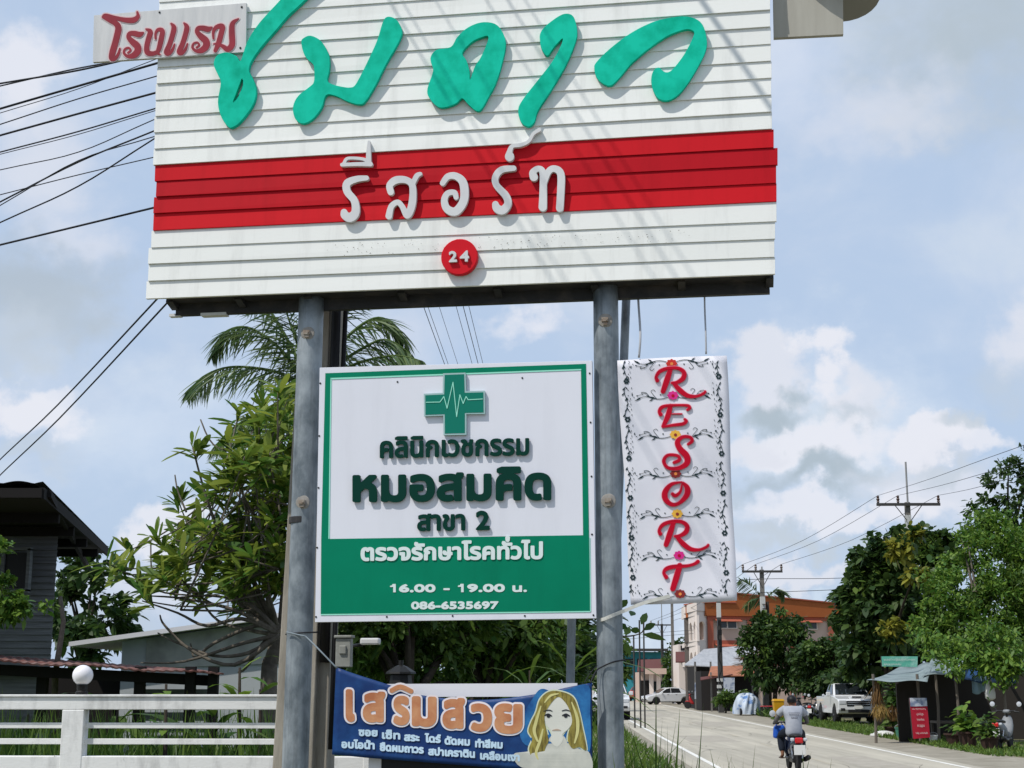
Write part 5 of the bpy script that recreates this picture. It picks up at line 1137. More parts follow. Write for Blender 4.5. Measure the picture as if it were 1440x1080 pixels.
for i, k in enumerate((-.95, -.32, .95)):
    a = A1 + RN * k * hA + Vector((0, 0, .42)); b_ = A2 + RN * k * hB + Vector((0, 0, .42)); c_ = A3 + RN * k * hC + Vector((0, 0, .42))
    e = at((1440, 1440, 1440)[i], (626, 650, 668)[i], 40); e2 = a + (e - a) * 2.2
    wire('line_wire', '%s wire from the nearest right-hand pole up towards the frame edge' % names[i], [a, (a + e) / 2 - Vector((0, 0, .05)), e, e2], .009, GP)
    wire('line_wire', '%s wire between the nearest and middle right-hand poles' % names[i], [a, a.lerp(b_, .5) - Vector((0, 0, .35)), b_], .011, GP)
    wire('line_wire', '%s wire between the middle and far right-hand poles' % names[i], [b_, b_.lerp(c_, .5) - Vector((0, 0, .5)), c_], .014, GP)
for i, (y0, y1) in enumerate(((812, 813), (831, 829))):
    wire('cable', ('upper' if i == 0 else 'lower') + ' telephone cable crossing above the orange roof to the right', [at(1000, y0 + 6, 86), at(1080, y0 + 2, 86), at(1180, y1, 84), at(1300, y1 - 8, 80)], .016, 'telephone cables above the orange roof')
for i, yy in enumerate((893, 888)): wire('cable', ('lower' if i == 0 else 'upper') + ' cable running left from the far pole by the balconies', [at(880, yy + 6, 120), at(935, yy + 1, 118), at(975, yy - 2, 110)], .014, 'cables left of the arched balconies')
# ---------------------------------------------------------------- orange building with arched balconies
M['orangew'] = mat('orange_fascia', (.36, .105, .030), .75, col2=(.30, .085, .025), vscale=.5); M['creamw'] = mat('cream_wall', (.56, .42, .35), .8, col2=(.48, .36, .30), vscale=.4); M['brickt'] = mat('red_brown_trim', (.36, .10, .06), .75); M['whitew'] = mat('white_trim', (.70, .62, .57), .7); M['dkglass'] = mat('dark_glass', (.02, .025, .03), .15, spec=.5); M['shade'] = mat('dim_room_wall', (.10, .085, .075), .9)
C0 = at(997, 1000, 120); C0.z = 0; C1 = at(1180, 1000, 123.2); C1.z = 0; EX = (C1 - C0).normalized(); EY = Vector((-EX.y, EX.x, 0)); 
ob2 = thing('orange_building', 'cream three-storey building with an orange roof fascia and stacked arched balconies', 'building', C0)
def zof(py, Y=120): return at(997, py, Y).z
def Bp(x, y, z): p = C0 + EX * x * 1.154 + EY * y * 1.154; return Vector((p.x, p.y, z))
def bbox_(mb, x0, x1, y0, y1, z0, z1_): return mb.hexa([Bp(x, y, z) for z in (z0, z1_) for x, y in ((x0, y0), (x1, y0), (x1, y1), (x0, y1))])
zF0, zF1, zF2 = zof(866), zof(848), zof(834.5); zL1, zL2 = zof(902), zof(931)
bbox_(MB(), 0, 10.6, 0, 3, 0, zF0).build('wall', M['creamw'], ob2)
zF3 = zF2 - .75; mb = MB(); bbox_(mb, -.2, 2.1, -.25, 3.2, zF0 + .002, zF1); mb.prism([Bp(2.1, -.25, zF0 + .002), Bp(10.8, -.25, zF0 + .002), Bp(10.8, -.25, zF3), Bp(2.1, -.25, zF2)], EY, 3.45); o = mb.build('roof_fascia', M['orangew'], ob2, fix=True)
mb = MB(); bbox_(mb, -.3, 2.098, -.35, 3.3, zF1, zF1 + .10); mb.prism([Bp(2.1, -.35, zF2), Bp(10.9, -.35, zF3), Bp(10.9, -.35, zF3 + .1), Bp(2.1, -.35, zF2 + .1)], EY, 3.65); mb.build('roof_edge', M['brickt'], ob2, fix=True)
mb = MB(); bbox_(mb, 0, 10.6, -.12, 0, zF0 - .28, zF0); bbox_(mb, 0.05, 10.6, -.12, 0, zL1 - .25, zL1 + .1); bbox_(mb, 0, 10.6, -.1, 0, zL2 - .25, zL2)
for x in (.0, 3.0, 6.1, 9.2): bbox_(mb, x, x + .42, -.16, -.12, 0, zF0 - .285)
mb.build('trim_bands', M['brickt'], ob2)
for (x0, x1, py0, py1) in ((.75, 2.25, 872.5, 884), (3.75, 5.25, 872.5, 884), (6.9, 8.4, 872.5, 884), (.75, 2.25, 908, 922), (3.75, 5.25, 908, 922)):
    w_ = bbox_(MB(), x0, x1, -.08, 0.0, zof(py1), zof(py0)).build('window', M['whitew'], ob2)
    mb = MB(); m_ = (x0 + x1) / 2; bbox_(mb, x0 + .08, m_ - .05, -.10, -.078, zof(py1) + .08, zof(py0) - .08); bbox_(mb, m_ + .05, x1 - .08, -.10, -.078, zof(py1) + .08, zof(py0) - .08); mb.build('pane', M['dkglass'], w_)
    mb = MB(); mb.hexa([Bp(x0 - .2, -.55, zof(py0) - .1), Bp(x1 + .2, -.55, zof(py0) - .1), Bp(x1 + .2, -.001, zof(py0) + .12), Bp(x0 - .2, -.001, zof(py0) + .12), Bp(x0 - .2, -.55, zof(py0) - .04), Bp(x1 + .2, -.55, zof(py0) - .04), Bp(x1 + .2, -.001, zof(py0) + .18), Bp(x0 - .2, -.001, zof(py0) + .18)]); mb.build('awning', M['brickt'], w_)
# balcony bay at the left end
def arch_panel(name, O, ex, W_, z0, z1_, na, m, parent, th=.18):
    lp = [np.array([(0, -z0), (W_, -z0), (W_, -z1_), (0, -z1_)], float)]; ow = W_ / na; ey = Vector((-ex.y, ex.x, 0))
    for i in range(na):
        xa, xb = ow * (i + .17), ow * (i + .83); r_ = (xb - xa) / 2; zt_ = z1_ - .45; pts = [(xa, -(z0 + .12)), (xa, -(zt_ - r_))]
        pts += [((xa + xb) / 2 - r_ * math.cos(a), -(zt_ - r_ + r_ * 1.0 * math.sin(a))) for a in np.linspace(.2, 2.94, 9)] + [(xb, -(zt_ - r_)), (xb, -(z0 + .12))]
        lp.append(np.array(pts)[::-1])
    if area(lp[0]) < 0: lp[0] = lp[0][::-1]
    fn = lambda x, y: O + ex * x + Vector((0, 0, -y)); mb = MB(); solid(mb, [lp], fn, lambda x, y: fn(x, y) + ey * th); return mb.build(name, m, parent, fix=True)
Lc = at(971, 1000, 122.9); Lc.z = 0; EL = (C0 - Lc); WL_ = EL.length; EL.normalize(); K1 = at(983, 1000, 119.1); K1.z = 0
ea = K1 - Lc; eb = C0 - K1
for z0, z1_, nm in ((zL1, zF0, 'balcony_arches'), (zL2, zL1 - .35, 'balcony_arches')):
    o = arch_panel(nm, Vector((Lc.x, Lc.y, 0)), ea.normalized(), ea.length, z0, z1_, 2, M['whitew'], ob2); arch_panel(nm, Vector((K1.x, K1.y, 0)), eb.normalized(), eb.length, z0, z1_, 1, M['whitew'], ob2)
mb = MB()
for z in (zL1 - .35, zL2 - .3, zF0 + .002):
    P = [Lc, K1, C0, Bp(0, 4, 0), Lc + Vector((0, 5, 0))]; mb.prism([low(p, z) for p in P], (0, 0, 1), .349)
mb.build('balcony_floor', M['whitew'], ob2, fix=True)
mb = MB(); P = [Lc + Vector((-.1, -.1, 0)), K1 + Vector((0, -.15, 0)), C0 + Vector((0, -.1, 0)), Bp(0, 4, 0), Lc + Vector((0, 5, 0))]; mb.prism([low(p, zF0 + .36) for p in P], (0, 0, 1), zF1 - zF0 - .36); mb.build('balcony_parapet', M['whitew'], ob2, fix=True)
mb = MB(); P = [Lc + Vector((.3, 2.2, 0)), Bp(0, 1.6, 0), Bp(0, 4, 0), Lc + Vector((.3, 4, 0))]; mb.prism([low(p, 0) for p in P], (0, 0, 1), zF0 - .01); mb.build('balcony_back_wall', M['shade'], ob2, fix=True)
# ---------------------------------------------------------------- low shops in front
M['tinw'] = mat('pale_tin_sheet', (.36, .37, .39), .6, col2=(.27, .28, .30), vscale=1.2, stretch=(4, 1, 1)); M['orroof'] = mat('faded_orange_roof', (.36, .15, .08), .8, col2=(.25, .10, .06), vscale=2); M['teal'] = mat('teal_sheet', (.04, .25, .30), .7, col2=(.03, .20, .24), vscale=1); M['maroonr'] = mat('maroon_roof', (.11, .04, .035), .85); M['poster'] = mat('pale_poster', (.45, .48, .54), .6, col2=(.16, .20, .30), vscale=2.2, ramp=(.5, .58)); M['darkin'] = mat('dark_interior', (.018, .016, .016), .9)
def quad_roof(name, pts, th, m, parent): 
    P = [Vector(p) for p in pts]; t_ = Vector((0, 0, th)); return MB().hexa([p for p in P] + [p + t_ for p in P]).build(name, m, parent, fix=True)
sh1 = thing('tin_shop', 'low shop under pale grey tin roof sheets in front of the arched balconies', 'shop', at(1010, 1000, 110).to_tuple()[:2] + (0,))
quad_roof('roof', [at(962, 936, 108), at(1062, 941, 106), at(1066, 907, 113), at(990, 914, 115)], .06, M['tinw'], sh1)
a, b_ = at(978, 960, 110), at(1060, 960, 108.5); mb = MB(); mb.hexa([low(a, 0), low(b_, 0), low(b_, 0) + Vector((0, 5, 0)), low(a, 0) + Vector((0, 5, 0)), low(a, 3.0), low(b_, 3.0), low(b_, 3.0) + Vector((0, 5, 0)), low(a, 3.0) + Vector((0, 5, 0))]); mb.build('wall', M['darkin'], sh1)
for px in (978, 1000, 1060): p = at(px, 960, 107); MB().beam((p.x, p.y, 0), (p.x, p.y, 3.3), .12, .12, up=(0, 1, 0)).build('post', M['polec'], sh1)
sh2 = thing('orange_roofed_shop', 'dark open shop with a faded orange awning beside the dark pole', 'shop', at(1030, 1000, 101).to_tuple()[:2] + (0,))
quad_roof('awning', [at(996, 951, 99), at(1062, 951, 98), at(1058, 936, 102), at(1000, 938, 103)], .05, M['orroof'], sh2)
a, b_ = at(986, 960, 102), at(1066, 960, 101); mb = MB(); mb.hexa([low(a, 0), low(b_, 0), low(b_, 0) + Vector((0, 3, 0)), low(a, 0) + Vector((0, 3, 0)), low(a, 2.6), low(b_, 2.6), low(b_, 2.6) + Vector((0, 3, 0)), low(a, 2.6) + Vector((0, 3, 0))]); mb.build('wall', M['darkin'], sh2)
quad_roof('front_awning', [at(985, 957, 98.5), at(1030, 949, 98.5), at(1030, 947, 100.8), at(985, 953, 100.8)], .04, M['maroonr'], sh2)
for px in (1000, 1058): p = at(px, 960, 99); MB().beam((p.x, p.y, 0), (p.x, p.y, 2.5), .1, .1, up=(0, 1, 0)).build('post', M['polec'], sh2)
def board(name, label, cat, c4, Y, m, th=.04, group=None):
    P = [at(x, y, Y) for x, y in c4]; return tag(MB().prism(P, (0, 1, 0), th).build(name, m, fix=True), label, cat, group)
def board_t(name, label, cat, c4, Y, m, th=.05, leg=0.0):
    P = [at(x, y, Y) for x, y in c4]; t = thing(name, label, cat, (P[3] + P[2]) / 2); MB().prism(P, (0, 1, 0), th).build('sheet', m, t, fix=True)
    mb = MB()
    for k in (0, 1): a, b_ = P[k], P[3 - k]; mb.beam(low(b_, max(0, b_.z - leg)) + Vector((0, th + .02, 0)), a + Vector((0, th + .02, 0)), .04, .04, up=(0, 1, 0))
    mb.build('frame', M['armd'], t); return t
board_t('poster_board', 'pale poster board standing left of the dark shop entrance', 'poster', [(977, 960), (993.5, 960), (993.5, 983), (977, 983)], 106, M['poster'], leg=1)
board_t('poster_board', 'pale poster board with dark marks standing right of the dark pole', 'poster', [(1017, 953), (1033, 953), (1033, 974), (1017, 974)], 97, M['poster'], leg=1)
tb_ = thing('teal_building', 'far low building with a bright teal sheet wall at the end of the road', 'building', at(905, 1000, 165).to_tuple()[:2] + (0,))
mb = MB(); a, b_ = at(868, 916, 165), at(934, 917, 165); mb.hexa([low(a, 0), low(b_, 0), low(b_, 0) + Vector((0, 6, 0)), low(a, 0) + Vector((0, 6, 0)), a, b_, b_ + Vector((0, 6, 0)), a + Vector((0, 6, 0))]); mb.build('wall', M['teal'], tb_)
mb = MB(); mb.box((a.lerp(b_, .5).x, 164.6, a.z + .15), ((b_ - a).length + .6, 2, .25)); mb.build('roof_edge', M['armd'], tb_)
for px in (885, 903, 921): mb = MB(); p = at(px, 931, 164.95); mb.box(p, (1.1, .08, .7)); mb.build('window', M['dkglass'], tb_)
mr = thing('maroon_roofed_house', 'far small house with a dull maroon roof below the teal wall', 'house', at(915, 1000, 150).to_tuple()[:2] + (0,))
quad_roof('roof', [at(896, 945, 147), at(934, 944, 147), at(932, 928, 153), at(898, 929, 153)], .1, M['maroonr'], mr)
a, b_ = at(899, 950, 149), at(931, 950, 149); mb = MB(); mb.hexa([low(a, 0), low(b_, 0), low(b_, 0) + Vector((0, 5, 0)), low(a, 0) + Vector((0, 5, 0)), low(a, 2.9), low(b_, 2.9), low(b_, 2.9) + Vector((0, 5, 0)), low(a, 2.9) + Vector((0, 5, 0))]); mb.build('wall', M['creamw'], mr)
p = at(909, 960, 148.9); MB().box((p.x, p.y, 1.1), (1.3, .1, 2.0)).build('door', M['darkin'], mr); p = at(925, 957, 148.9); MB().box((p.x, p.y, 1.5), (1.1, .1, 1.0)).build('window', M['dkglass'], mr)
wh = thing('white_house', 'tiny white far house tucked left of the arched balconies', 'house', at(960, 1000, 135).to_tuple()[:2] + (0,))
mb = MB(); a, b_ = at(954, 906, 135), at(972, 906, 135); mb.hexa([low(a, 0), low(b_, 0), low(b_, 0) + Vector((0, 5, 0)), low(a, 0) + Vector((0, 5, 0)), a, b_, b_ + Vector((0, 5, 0)), a + Vector((0, 5, 0))]); mb.build('wall', M['whitew'], wh)
quad_roof('roof', [at(950, 932, 130), at(976, 932, 130), at(976, 918, 134.8), at(950, 918, 134.8)], .1, M['maroonr'], wh)
p = at(961, 911, 134.95); MB().box(p, (.5, .1, .4)).build('window', M['dkglass'], wh)
gt = thing('gate_house', 'small cream gate shelter with a flat roof left of the round tree', 'shelter', at(920, 1000, 138).to_tuple()[:2] + (0,))
mb = MB(); p = at(921, 944, 138); mb.box(p, (1.9, 2, .5)); mb.build('roof', M['creamw'], gt)
for px in (916, 926): q_ = at(px, 960, 138); MB().box((q_.x, 138, p.z / 2 - .12), (.35, .4, p.z - .26)).build('pillar', M['whitew'], gt)
# ---------------------------------------------------------------- right side trees
def gtree(px, Y): b = at(px, 1000, Y); return (b.x, b.y, 0)
BR_ = ((0, .15), (.35, 1), (.7, .8), (1, .03))
tree('round_tree', 'round dark green tree beside the white sedan', gtree(955, 142), [blob(957, 945, 142, 1.25, 1.0), blob(945, 958, 142, .9, .9), blob(972, 955, 142, 1.0, .9), blob(957, 928, 142, .8, .6), blob(940, 930, 143, .5, .7), blob(985, 965, 142, .5, .5), blob(955, 972, 142, 1.0, .5)], 3800, .26, 'leaf_mid', .12, 80, .35, 51)
tree('round_tree', 'tall round dark tree in front of the orange building, behind the covered cart', gtree(1088, 85.5), [blob(1090, 895, 86, 1.7, 1.3), blob(1068, 915, 86, 1.1, 1.2), blob(1115, 905, 86, 1.2, 1.3), blob(1090, 870, 86, 1.3, .6), blob(1080, 940, 86, 1.4, 1.2), blob(1115, 945, 86, 1.3, 1.2), blob(1060, 890, 86, .6, .6), blob(1130, 925, 86, .6, .8)], 9000, .27, 'leaf_dark', .16, 150, .42, 52, extra=[('leaf_mid', (0, 3, 1), 1800)])
tree('broad_tree', 'big dark broad-leaved tree with yellowing patches around the nearest utility pole', gtree(1240, 66), [blob(1222, 825, 66, 1.5, 1.1), blob(1235, 800, 66, 1.4, 1.2), blob(1262, 770, 65, 1.0, .8), blob(1250, 860, 65, 1.6, 1.4), blob(1222, 875, 66, 1.3, 1.2), blob(1315, 785, 68, 1.3, 1.3), blob(1300, 760, 68, .8, .5), blob(1290, 840, 67, 1.5, 1.3), blob(1228, 925, 66, 1.5, 1.0), blob(1270, 920, 66, 1.6, 1.0), blob(1205, 845, 66, .7, .6), blob(1262, 768, 62.6, .45, .32), blob(1285, 752, 63, .3, .22), blob(1262, 885, 61.5, .5, .32), blob(1288, 812, 62.5, .45, .32)], 9000, .36, 'leaf_dark', .26, 150, .5, 53, wid=.62, extra=[('leaf_yellow', (11, 12, 13, 14), 620), ('leaf_mid', (0, 1, 2, 4, 5, 6), 4200)])
tree('broad_tree', 'dark bushy tree left of the white pickup, behind the yellow bin', gtree(1165, 82), [blob(1172, 922, 82, 1.2, .9), blob(1140, 925, 82, 1.0, 1.1), blob(1190, 930, 81, 1.4, 1.1), blob(1150, 955, 82, 1.4, .9), blob(1185, 960, 80, 1.4, .8), blob(1178, 905, 82, .6, .4)], 6500, .28, 'leaf_dark', .18, 110, .42, 54, extra=[('leaf_mid', (0, 1, 5), 1500)])
tree('sparse_tree', 'tall thin-leaved dark tree at the upper right edge of the picture', gtree(1425, 62), [blob(1420, 680, 62, 1.1, 1.0), blob(1395, 720, 62, .8, .8), blob(1450, 650, 62, 1.2, .9), blob(1380, 740, 62, .6, .5), blob(1440, 720, 62, 1.2, 1.0), blob(1375, 715, 62, .4, .3), blob(1480, 680, 62, 1.4, 1.4)], 3400, .24, 'leaf_dark', .2, 110, .38, 55)
tree('feathery_tree', 'large bright green feathery tree overhanging the market stall', gtree(1395, 54), [blob(1395, 790, 54, 1.7, 1.2), blob(1345, 830, 53, 1.2, .9), blob(1430, 770, 55, 1.5, 1.3), blob(1420, 850, 53, 1.7, 1.2), blob(1360, 880, 52, 1.5, 1.0), blob(1320, 880, 52, .9, .6), blob(1425, 910, 52, 1.5, .9), blob(1350, 780, 54, .8, .6), blob(1470, 830, 53, 1.3, 1.6), blob(1385, 745, 55, .9, .6), blob(1335, 855, 52, .9, .7), blob(1370, 930, 51, 1.1, .45), blob(1330, 915, 51, .7, .35), blob(1345, 915, 45.6, .75, .3, .4), blob(1385, 925, 45.2, .8, .36, .4), blob(1430, 930, 45, .9, .5, .5), blob(1405, 900, 46, 1.1, .5, .6), blob(1320, 900, 46.5, .6, .35, .5), blob(1350, 935, 44.9, .6, .22, .3), blob(1410, 945, 44.6, .7, .25, .3)], 32000, .17, 'leaf_bright', .2, 330, .46, 56, wid=.46, extra=[('leaf_mid', (3, 4, 6, 8, 12), 9000)], bark='bark')
tree('dark_tree', 'deep shaded tree behind the market stall and the white pickup', gtree(1330, 68), [blob(1250, 960, 70, 1.8, 1.3), blob(1300, 950, 69, 1.8, 1.4), blob(1210, 950, 71, 1.3, 1.2), blob(1360, 950, 66, 1.8, 1.5), blob(1420, 960, 64, 1.8, 1.6), blob(1310, 900, 68, 1.5, 1.0), blob(1290, 1000, 68, 2.0, .9), blob(1400, 1010, 62, 2.2, .9)], 9000, .34, 'leaf_dark', .25, 150, .5, 57, wid=.6)
tree('far_trees', 'low dark far tree line left of the balcony house', gtree(945, 185), [blob(945, 922, 185, 2.4, 1.2), blob(925, 930, 185, 1.6, 1.0), blob(965, 915, 185, 1.8, 1.3), blob(890, 935, 187, 2.4, 1.6), blob(905, 945, 185, 2.4, 1.4)], 2600, .5, 'leaf_dark', .2, 70, .8, 58)
# trees on the left side of the road behind the right post
tree('roadside_tree', 'dark roadside tree seen between the right post and the far teal wall', gtree(856, 100), [blob(872, 935, 100, .7, .9), blob(850, 915, 100, 1.5, 1.5), blob(878, 905, 100, .35, .5), blob(850, 950, 100, 1.5, .9), blob(820, 940, 101, 1.6, 1.6)], 3600, .3, 'leaf_mid', .16, 80, .45, 59)
# hanging sprig with big dark leaves in front of the far wires
sp_ = thing('leafy_creeper', 'dangling creeper with big dark leaves just right of the right post', 'creeper', at(905, 900, 40))
rng = np.random.default_rng(4); P, D, LL = [], [], []
for (x, y, dx, dz, L_) in ((902, 878, .35, .9, .42), (906, 886, .6, .5, .4), (904, 892, 1, -.05, .62), (900, 888, -.5, .2, .28), (882, 884, -.6, .4, .3), (880, 893, .3, .8, .3), (878, 905, .4, -.6, .3)):
    P.append(at(x, y, 40)); D.append(unit(np.array([dx, .1, dz]))); LL.append(L_)
v, q = leaf_strips(np.array(P), np.array(D), np.array(LL), .2, BR_, .2, rng, np.tile([.2, 1, .6], (len(P), 1))); np_mesh('leaves', v, q, M['leaf_dark'], sp_)
cord('vine', [at(868, 893, 40), at(884, 895, 40), at(903, 889, 40), at(905, 875, 40)], .018, M['barkd'], sp_)
for i, (x, y0, y1) in enumerate(((899, 872, 962), (905, 866, 960), (891, 893, 968))): tag(MB().tube([at(x, y0, 62), at(x + .5, (y0 + y1) / 2, 62), low(at(x + 1, y1, 62), 0)], .035, 5).build('thin_post', M['armd']), ['left of two close thin dark posts right of the right steel post', 'right of two close thin dark posts right of the right steel post', 'thin dark post nearest to the right steel post'][i], 'post', 'thin posts beyond the right steel post')
# small palm whose frond crosses the orange roof
pm = thing('small_palm', 'small palm with drooping fronds crossing the orange roof beside the middle pole', 'palm tree', gtree(1082, 89.5))
rng = np.random.default_rng(6)
for i, fr in enumerate([[(1079, 846), (1066, 836), (1052, 822), (1041, 815)], [(1079, 846), (1070, 842), (1058, 843), (1048, 852)], [(1080, 846), (1088, 832), (1096, 830), (1103, 836)], [(1050, 950), (1045, 935), (1046, 925), (1052, 922)], [(1056, 955), (1062, 930), (1054, 920), (1046, 924)]]):
    brown = i >= 3; a = catmull([np.array(at(x, y, 89.5)) for x, y in fr], 10); T = unit(np.gradient(a, axis=0)); P, D, LL = [], [], []
    for j in range(4, len(a)):
        sd0 = unit(np.cross(T[j], [0, .6, 1]))
        for sg in (-1, 1): P.append(a[j]); D.append(unit(T[j] * .5 + sd0 * sg * .7 + np.array([0, rng.normal() * .3, -.4]))); LL.append(.75 * math.sin(.3 + 2.5 * j / len(a)) + .1)
    v, q = leaf_strips(np.array(P), np.array(D), np.array(LL), .09, ((0, .5), (.3, 1), (.7, .7), (1, .05)), .2, rng); np_mesh('frond', v, q, M['leaf_brown' if brown else 'leaf_palm'], pm)
MB().tube([gtree(1082, 89.5), at(1081, 920, 89.5), at(1079, 846, 89.5)], [.16, .13, .10], 8).build('trunk', M['barkd'], pm, smooth=True)
tree('roadside_bush', 'low green bush in front of the dark shops at the foot of the dark pole', gtree(1020, 93), [blob(1022, 981, 93, .6, .42), blob(1036, 978, 93, .6, .45), blob(1012, 986, 93, .4, .28), blob(1046, 984, 93, .4, .3)], 2200, .16, 'leaf_mid', .06, 50, .3, 65, cat='bush', limbs=5)
# ---------------------------------------------------------------- market stall on the right
M['tarpg'] = mat('pale_grey_tarp', (.22, .27, .28), .6, col2=(.15, .19, .20), vscale=2); M['tarpb'] = mat('blue_tarp', (.012, .04, .12), .6, col2=(.02, .07, .18), vscale=3); M['stallwood'] = mat('dark_stall_board', (.03, .026, .022), .9); M['bamboo'] = mat('weathered_post', (.14, .12, .10), .85)
M['signg'] = mat('pale_green_sign', (.10, .38, .28), .6, col2=(.30, .52, .44), vscale=2, ramp=(.45, .62)); M['redb'] = mat('red_banner', (.38, .012, .03), .55); M['plainw'] = mat('dull_white_plastic', (.58, .58, .56), .55)
st_ = thing('market_stall', 'dark open roadside market stall under pale and blue tarpaulins', 'market stall', (at(1340, 1000, 48.5).x, 48.5, 0))
def tarp(name, c4, m, seed, nu=18, nv=8, amp=.05):
    P = [np.array(p) for p in c4]
    def f(u, v): p = (P[0] * (1 - u) + P[1] * u) * (1 - v) + (P[3] * (1 - u) + P[2] * u) * v; return Vector(p) + Vector((0, 0, amp * math.sin(u * 9 + seed) * math.cos(v * 5 + seed) - .12 * math.sin(u * math.pi) * math.sin(v * math.pi)))
    o = MB().grid(f, nu, nv).build(name, m, st_, smooth=True); s_ = o.modifiers.new('t', 'SOLIDIFY'); s_.thickness = .012; return o
tarp('roof_tarp', [at(1219, 957, 46), at(1304, 958, 45), at(1312, 932, 50), at(1268, 938, 52)], M['tarpg'], 1)
tarp('roof_tarp', [at(1296, 950, 46.2), at(1350, 946, 46.5), at(1366, 918, 51), at(1312, 926, 51)], M['tarpg'], 2)
tarp('roof_tarp', [at(1340, 956, 46), at(1428, 962, 45.0), at(1432, 938, 48), at(1352, 940, 48.5)], M['tarpb'], 3)
for px, y in ((1228, 46.2), (1290, 46.2), (1316, 46.4), (1344, 46), (1410, 45.2)): p = at(px, 960, y); MB().tube([(p.x, p.y, 0), (p.x + .03, p.y, 1.1), (p.x, p.y, 2.05)], .045, 7).build('post', M['bamboo'], st_)
a, b_ = at(1262, 1000, 50.5), at(1470, 1000, 49.5); mb = MB(); mb.hexa([low(a, 0), low(b_, 0), low(b_, 0) + Vector((0, .06, 0)), low(a, 0) + Vector((0, .06, 0)), low(a, 2.05), low(b_, 2.1), low(b_, 2.1) + Vector((0, .06, 0)), low(a, 2.05) + Vector((0, .06, 0))]); mb.build('back_wall', M['stallwood'], st_)
a, b_ = at(1318, 1000, 47.6), at(1400, 1000, 47.2); mb = MB(); mb.hexa([low(a, .55), low(b_, .55), low(b_, .55) + Vector((0, .9, 0)), low(a, .55) + Vector((0, .9, 0)), low(a, .62), low(b_, .62), low(b_, .62) + Vector((0, .9, 0)), low(a, .62) + Vector((0, .9, 0))])
for t in (0.02, .5, .98): p = a.lerp(b_, t); mb.box((p.x, p.y + .1, .27), (.07, .07, .54)); mb.box((p.x, p.y + .8, .27), (.07, .07, .54))
mb.build('counter', M['bamboo'], st_)
a, b_ = at(1262, 990, 47.2), at(1290, 1000, 47.2); mb = MB(); mb.hexa([low(a, 0), low(b_, 0), low(b_, 0) + Vector((0, .05, 0)), low(a, 0) + Vector((0, .05, 0)), low(a, 1.75), low(b_, 1.9), low(b_, 1.9) + Vector((0, .05, 0)), low(a, 1.75) + Vector((0, .05, 0))]); mb.build('side_board', M['stallwood'], st_)
def marks(parent, x0, x1, y0, y1, Y, m, rows, seed, nm='faded_lettering'):
    rg = random.Random(seed); sts = []; 
    for r_ in range(rows):
        y = y0 + (y1 - y0) * (r_ + .5) / rows; h_ = (y1 - y0) / rows * .28; x = x0
        while x < x1 - 1: w_ = rg.uniform(.6, 1.6); sts.append([(x, y - h_ * rg.uniform(.3, 1), .22), (x + w_ * .6, y + h_ * rg.uniform(-.2, .6), .25), (x + w_, y + h_ * rg.uniform(.3, 1), .22)]); x += w_ + rg.uniform(.2, .8)
    fn = lambda x, y: at(x, y, Y); mb = MB(); solid(mb, shape(strokes=[np.array(s) for s in sts], h=.22, tol=.03), fn); return mb.build(nm, m, parent)
gs = board_t('green_sign', 'pale green sign board hanging in the trees above the stall roof', 'sign', [(1240, 923), (1290.5, 923), (1290, 938), (1241, 937)], 49, M['signg']); marks(gs, 1243, 1288, 924.5, 931, 48.98, M['plainw'], 1, 3); marks(gs, 1243, 1268, 931.5, 937, 48.98, M['plainw'], 1, 4)
rbn2 = board_t('red_banner', 'upright red banner with white lettering and a pale head beside the stall', 'banner', [(1279.5, 981.5), (1303, 981.5), (1308, 1037), (1285, 1039)], 45.6, M['redb'], leg=0)
P = [at(x, y, 45.58) for x, y in ((1279.5, 981.5), (1303, 981.5), (1304.2, 993), (1280.5, 993.5))]; MB().prism(P, (0, 1, 0), .02).build('pale_head', M['poster'], rbn2, fix=True)
for (x0, x1, y0, y1, r_) in ((1283, 1302, 995, 999, 1), (1289, 1300, 1001, 1008, 1), (1289.5, 1300, 1009, 1015, 1), (1290, 1301, 1016, 1025, 1), (1288, 1305, 1028, 1034, 1)): marks(rbn2, x0, x1, y0, y1, 45.57, M['plainw'], r_, int(y0))
# straw bundle, buckets, pots, bag
M['straw'] = mat('dry_straw', (.30, .20, .06), .85, col2=(.18, .11, .035), island=True)
def straw(label, px, py, Y, w, h, seed, m='straw'):
    rng = np.random.default_rng(seed); c = at(px, py, Y); k = 260; t = thing('straw_bundle', label, 'straw bundle', c - Vector((0, 0, h)))
    P = np.array(c) + rng.normal(size=(k, 3)) * np.array([w * .14, .07, .05]); D = unit(np.stack([rng.normal(size=k) * .55 * w, rng.normal(size=k) * .4 * w, -np.abs(rng.normal(1, .2, k))], 1)); v, q = leaf_strips(P, D, h * rng.uniform(.7, 1.15, k), .025, ((0, .6), (.5, 1), (1, .3)), -.1, rng); np_mesh('stalks', v, q, M[m], t)
    MB().lathe(c - Vector((0, 0, .12)), [(.10, 0), (.11, .03), (.10, .06)], 8).build('tie', M['bamboo'], t)
straw('yellow straw broom bundle hanging at the left corner of the stall', 1237, 994, 46.0, .55, .36, 1); straw('long brown bundle of dry stalks hanging under the left tarp edge', 1232, 962, 46.2, .22, .72, 2, 'leaf_brown'); straw('darker straw bundle right of the yellow one by the stall', 1254, 996, 46.2, .35, .34, 3, 'leaf_brown')
def bucket(label, px, py, r, h, m, cat='bucket'):
    c = gat(px, py); t = thing('bucket', label, cat, c); MB().lathe(c, [(r * .75, 0), (r, h), (r * 1.08, h), (r * 1.08, h - .03), (r * .93, h - .04), (r * .7, .02)], 14).build('body', M[m], t, smooth=False)
    MB().tube([c + Vector((r * math.cos(a), 0, h + r * .5 * math.sin(a))) for a in np.linspace(0, math.pi, 9)], .012, 5).build('handle', M['thinpole'], t)
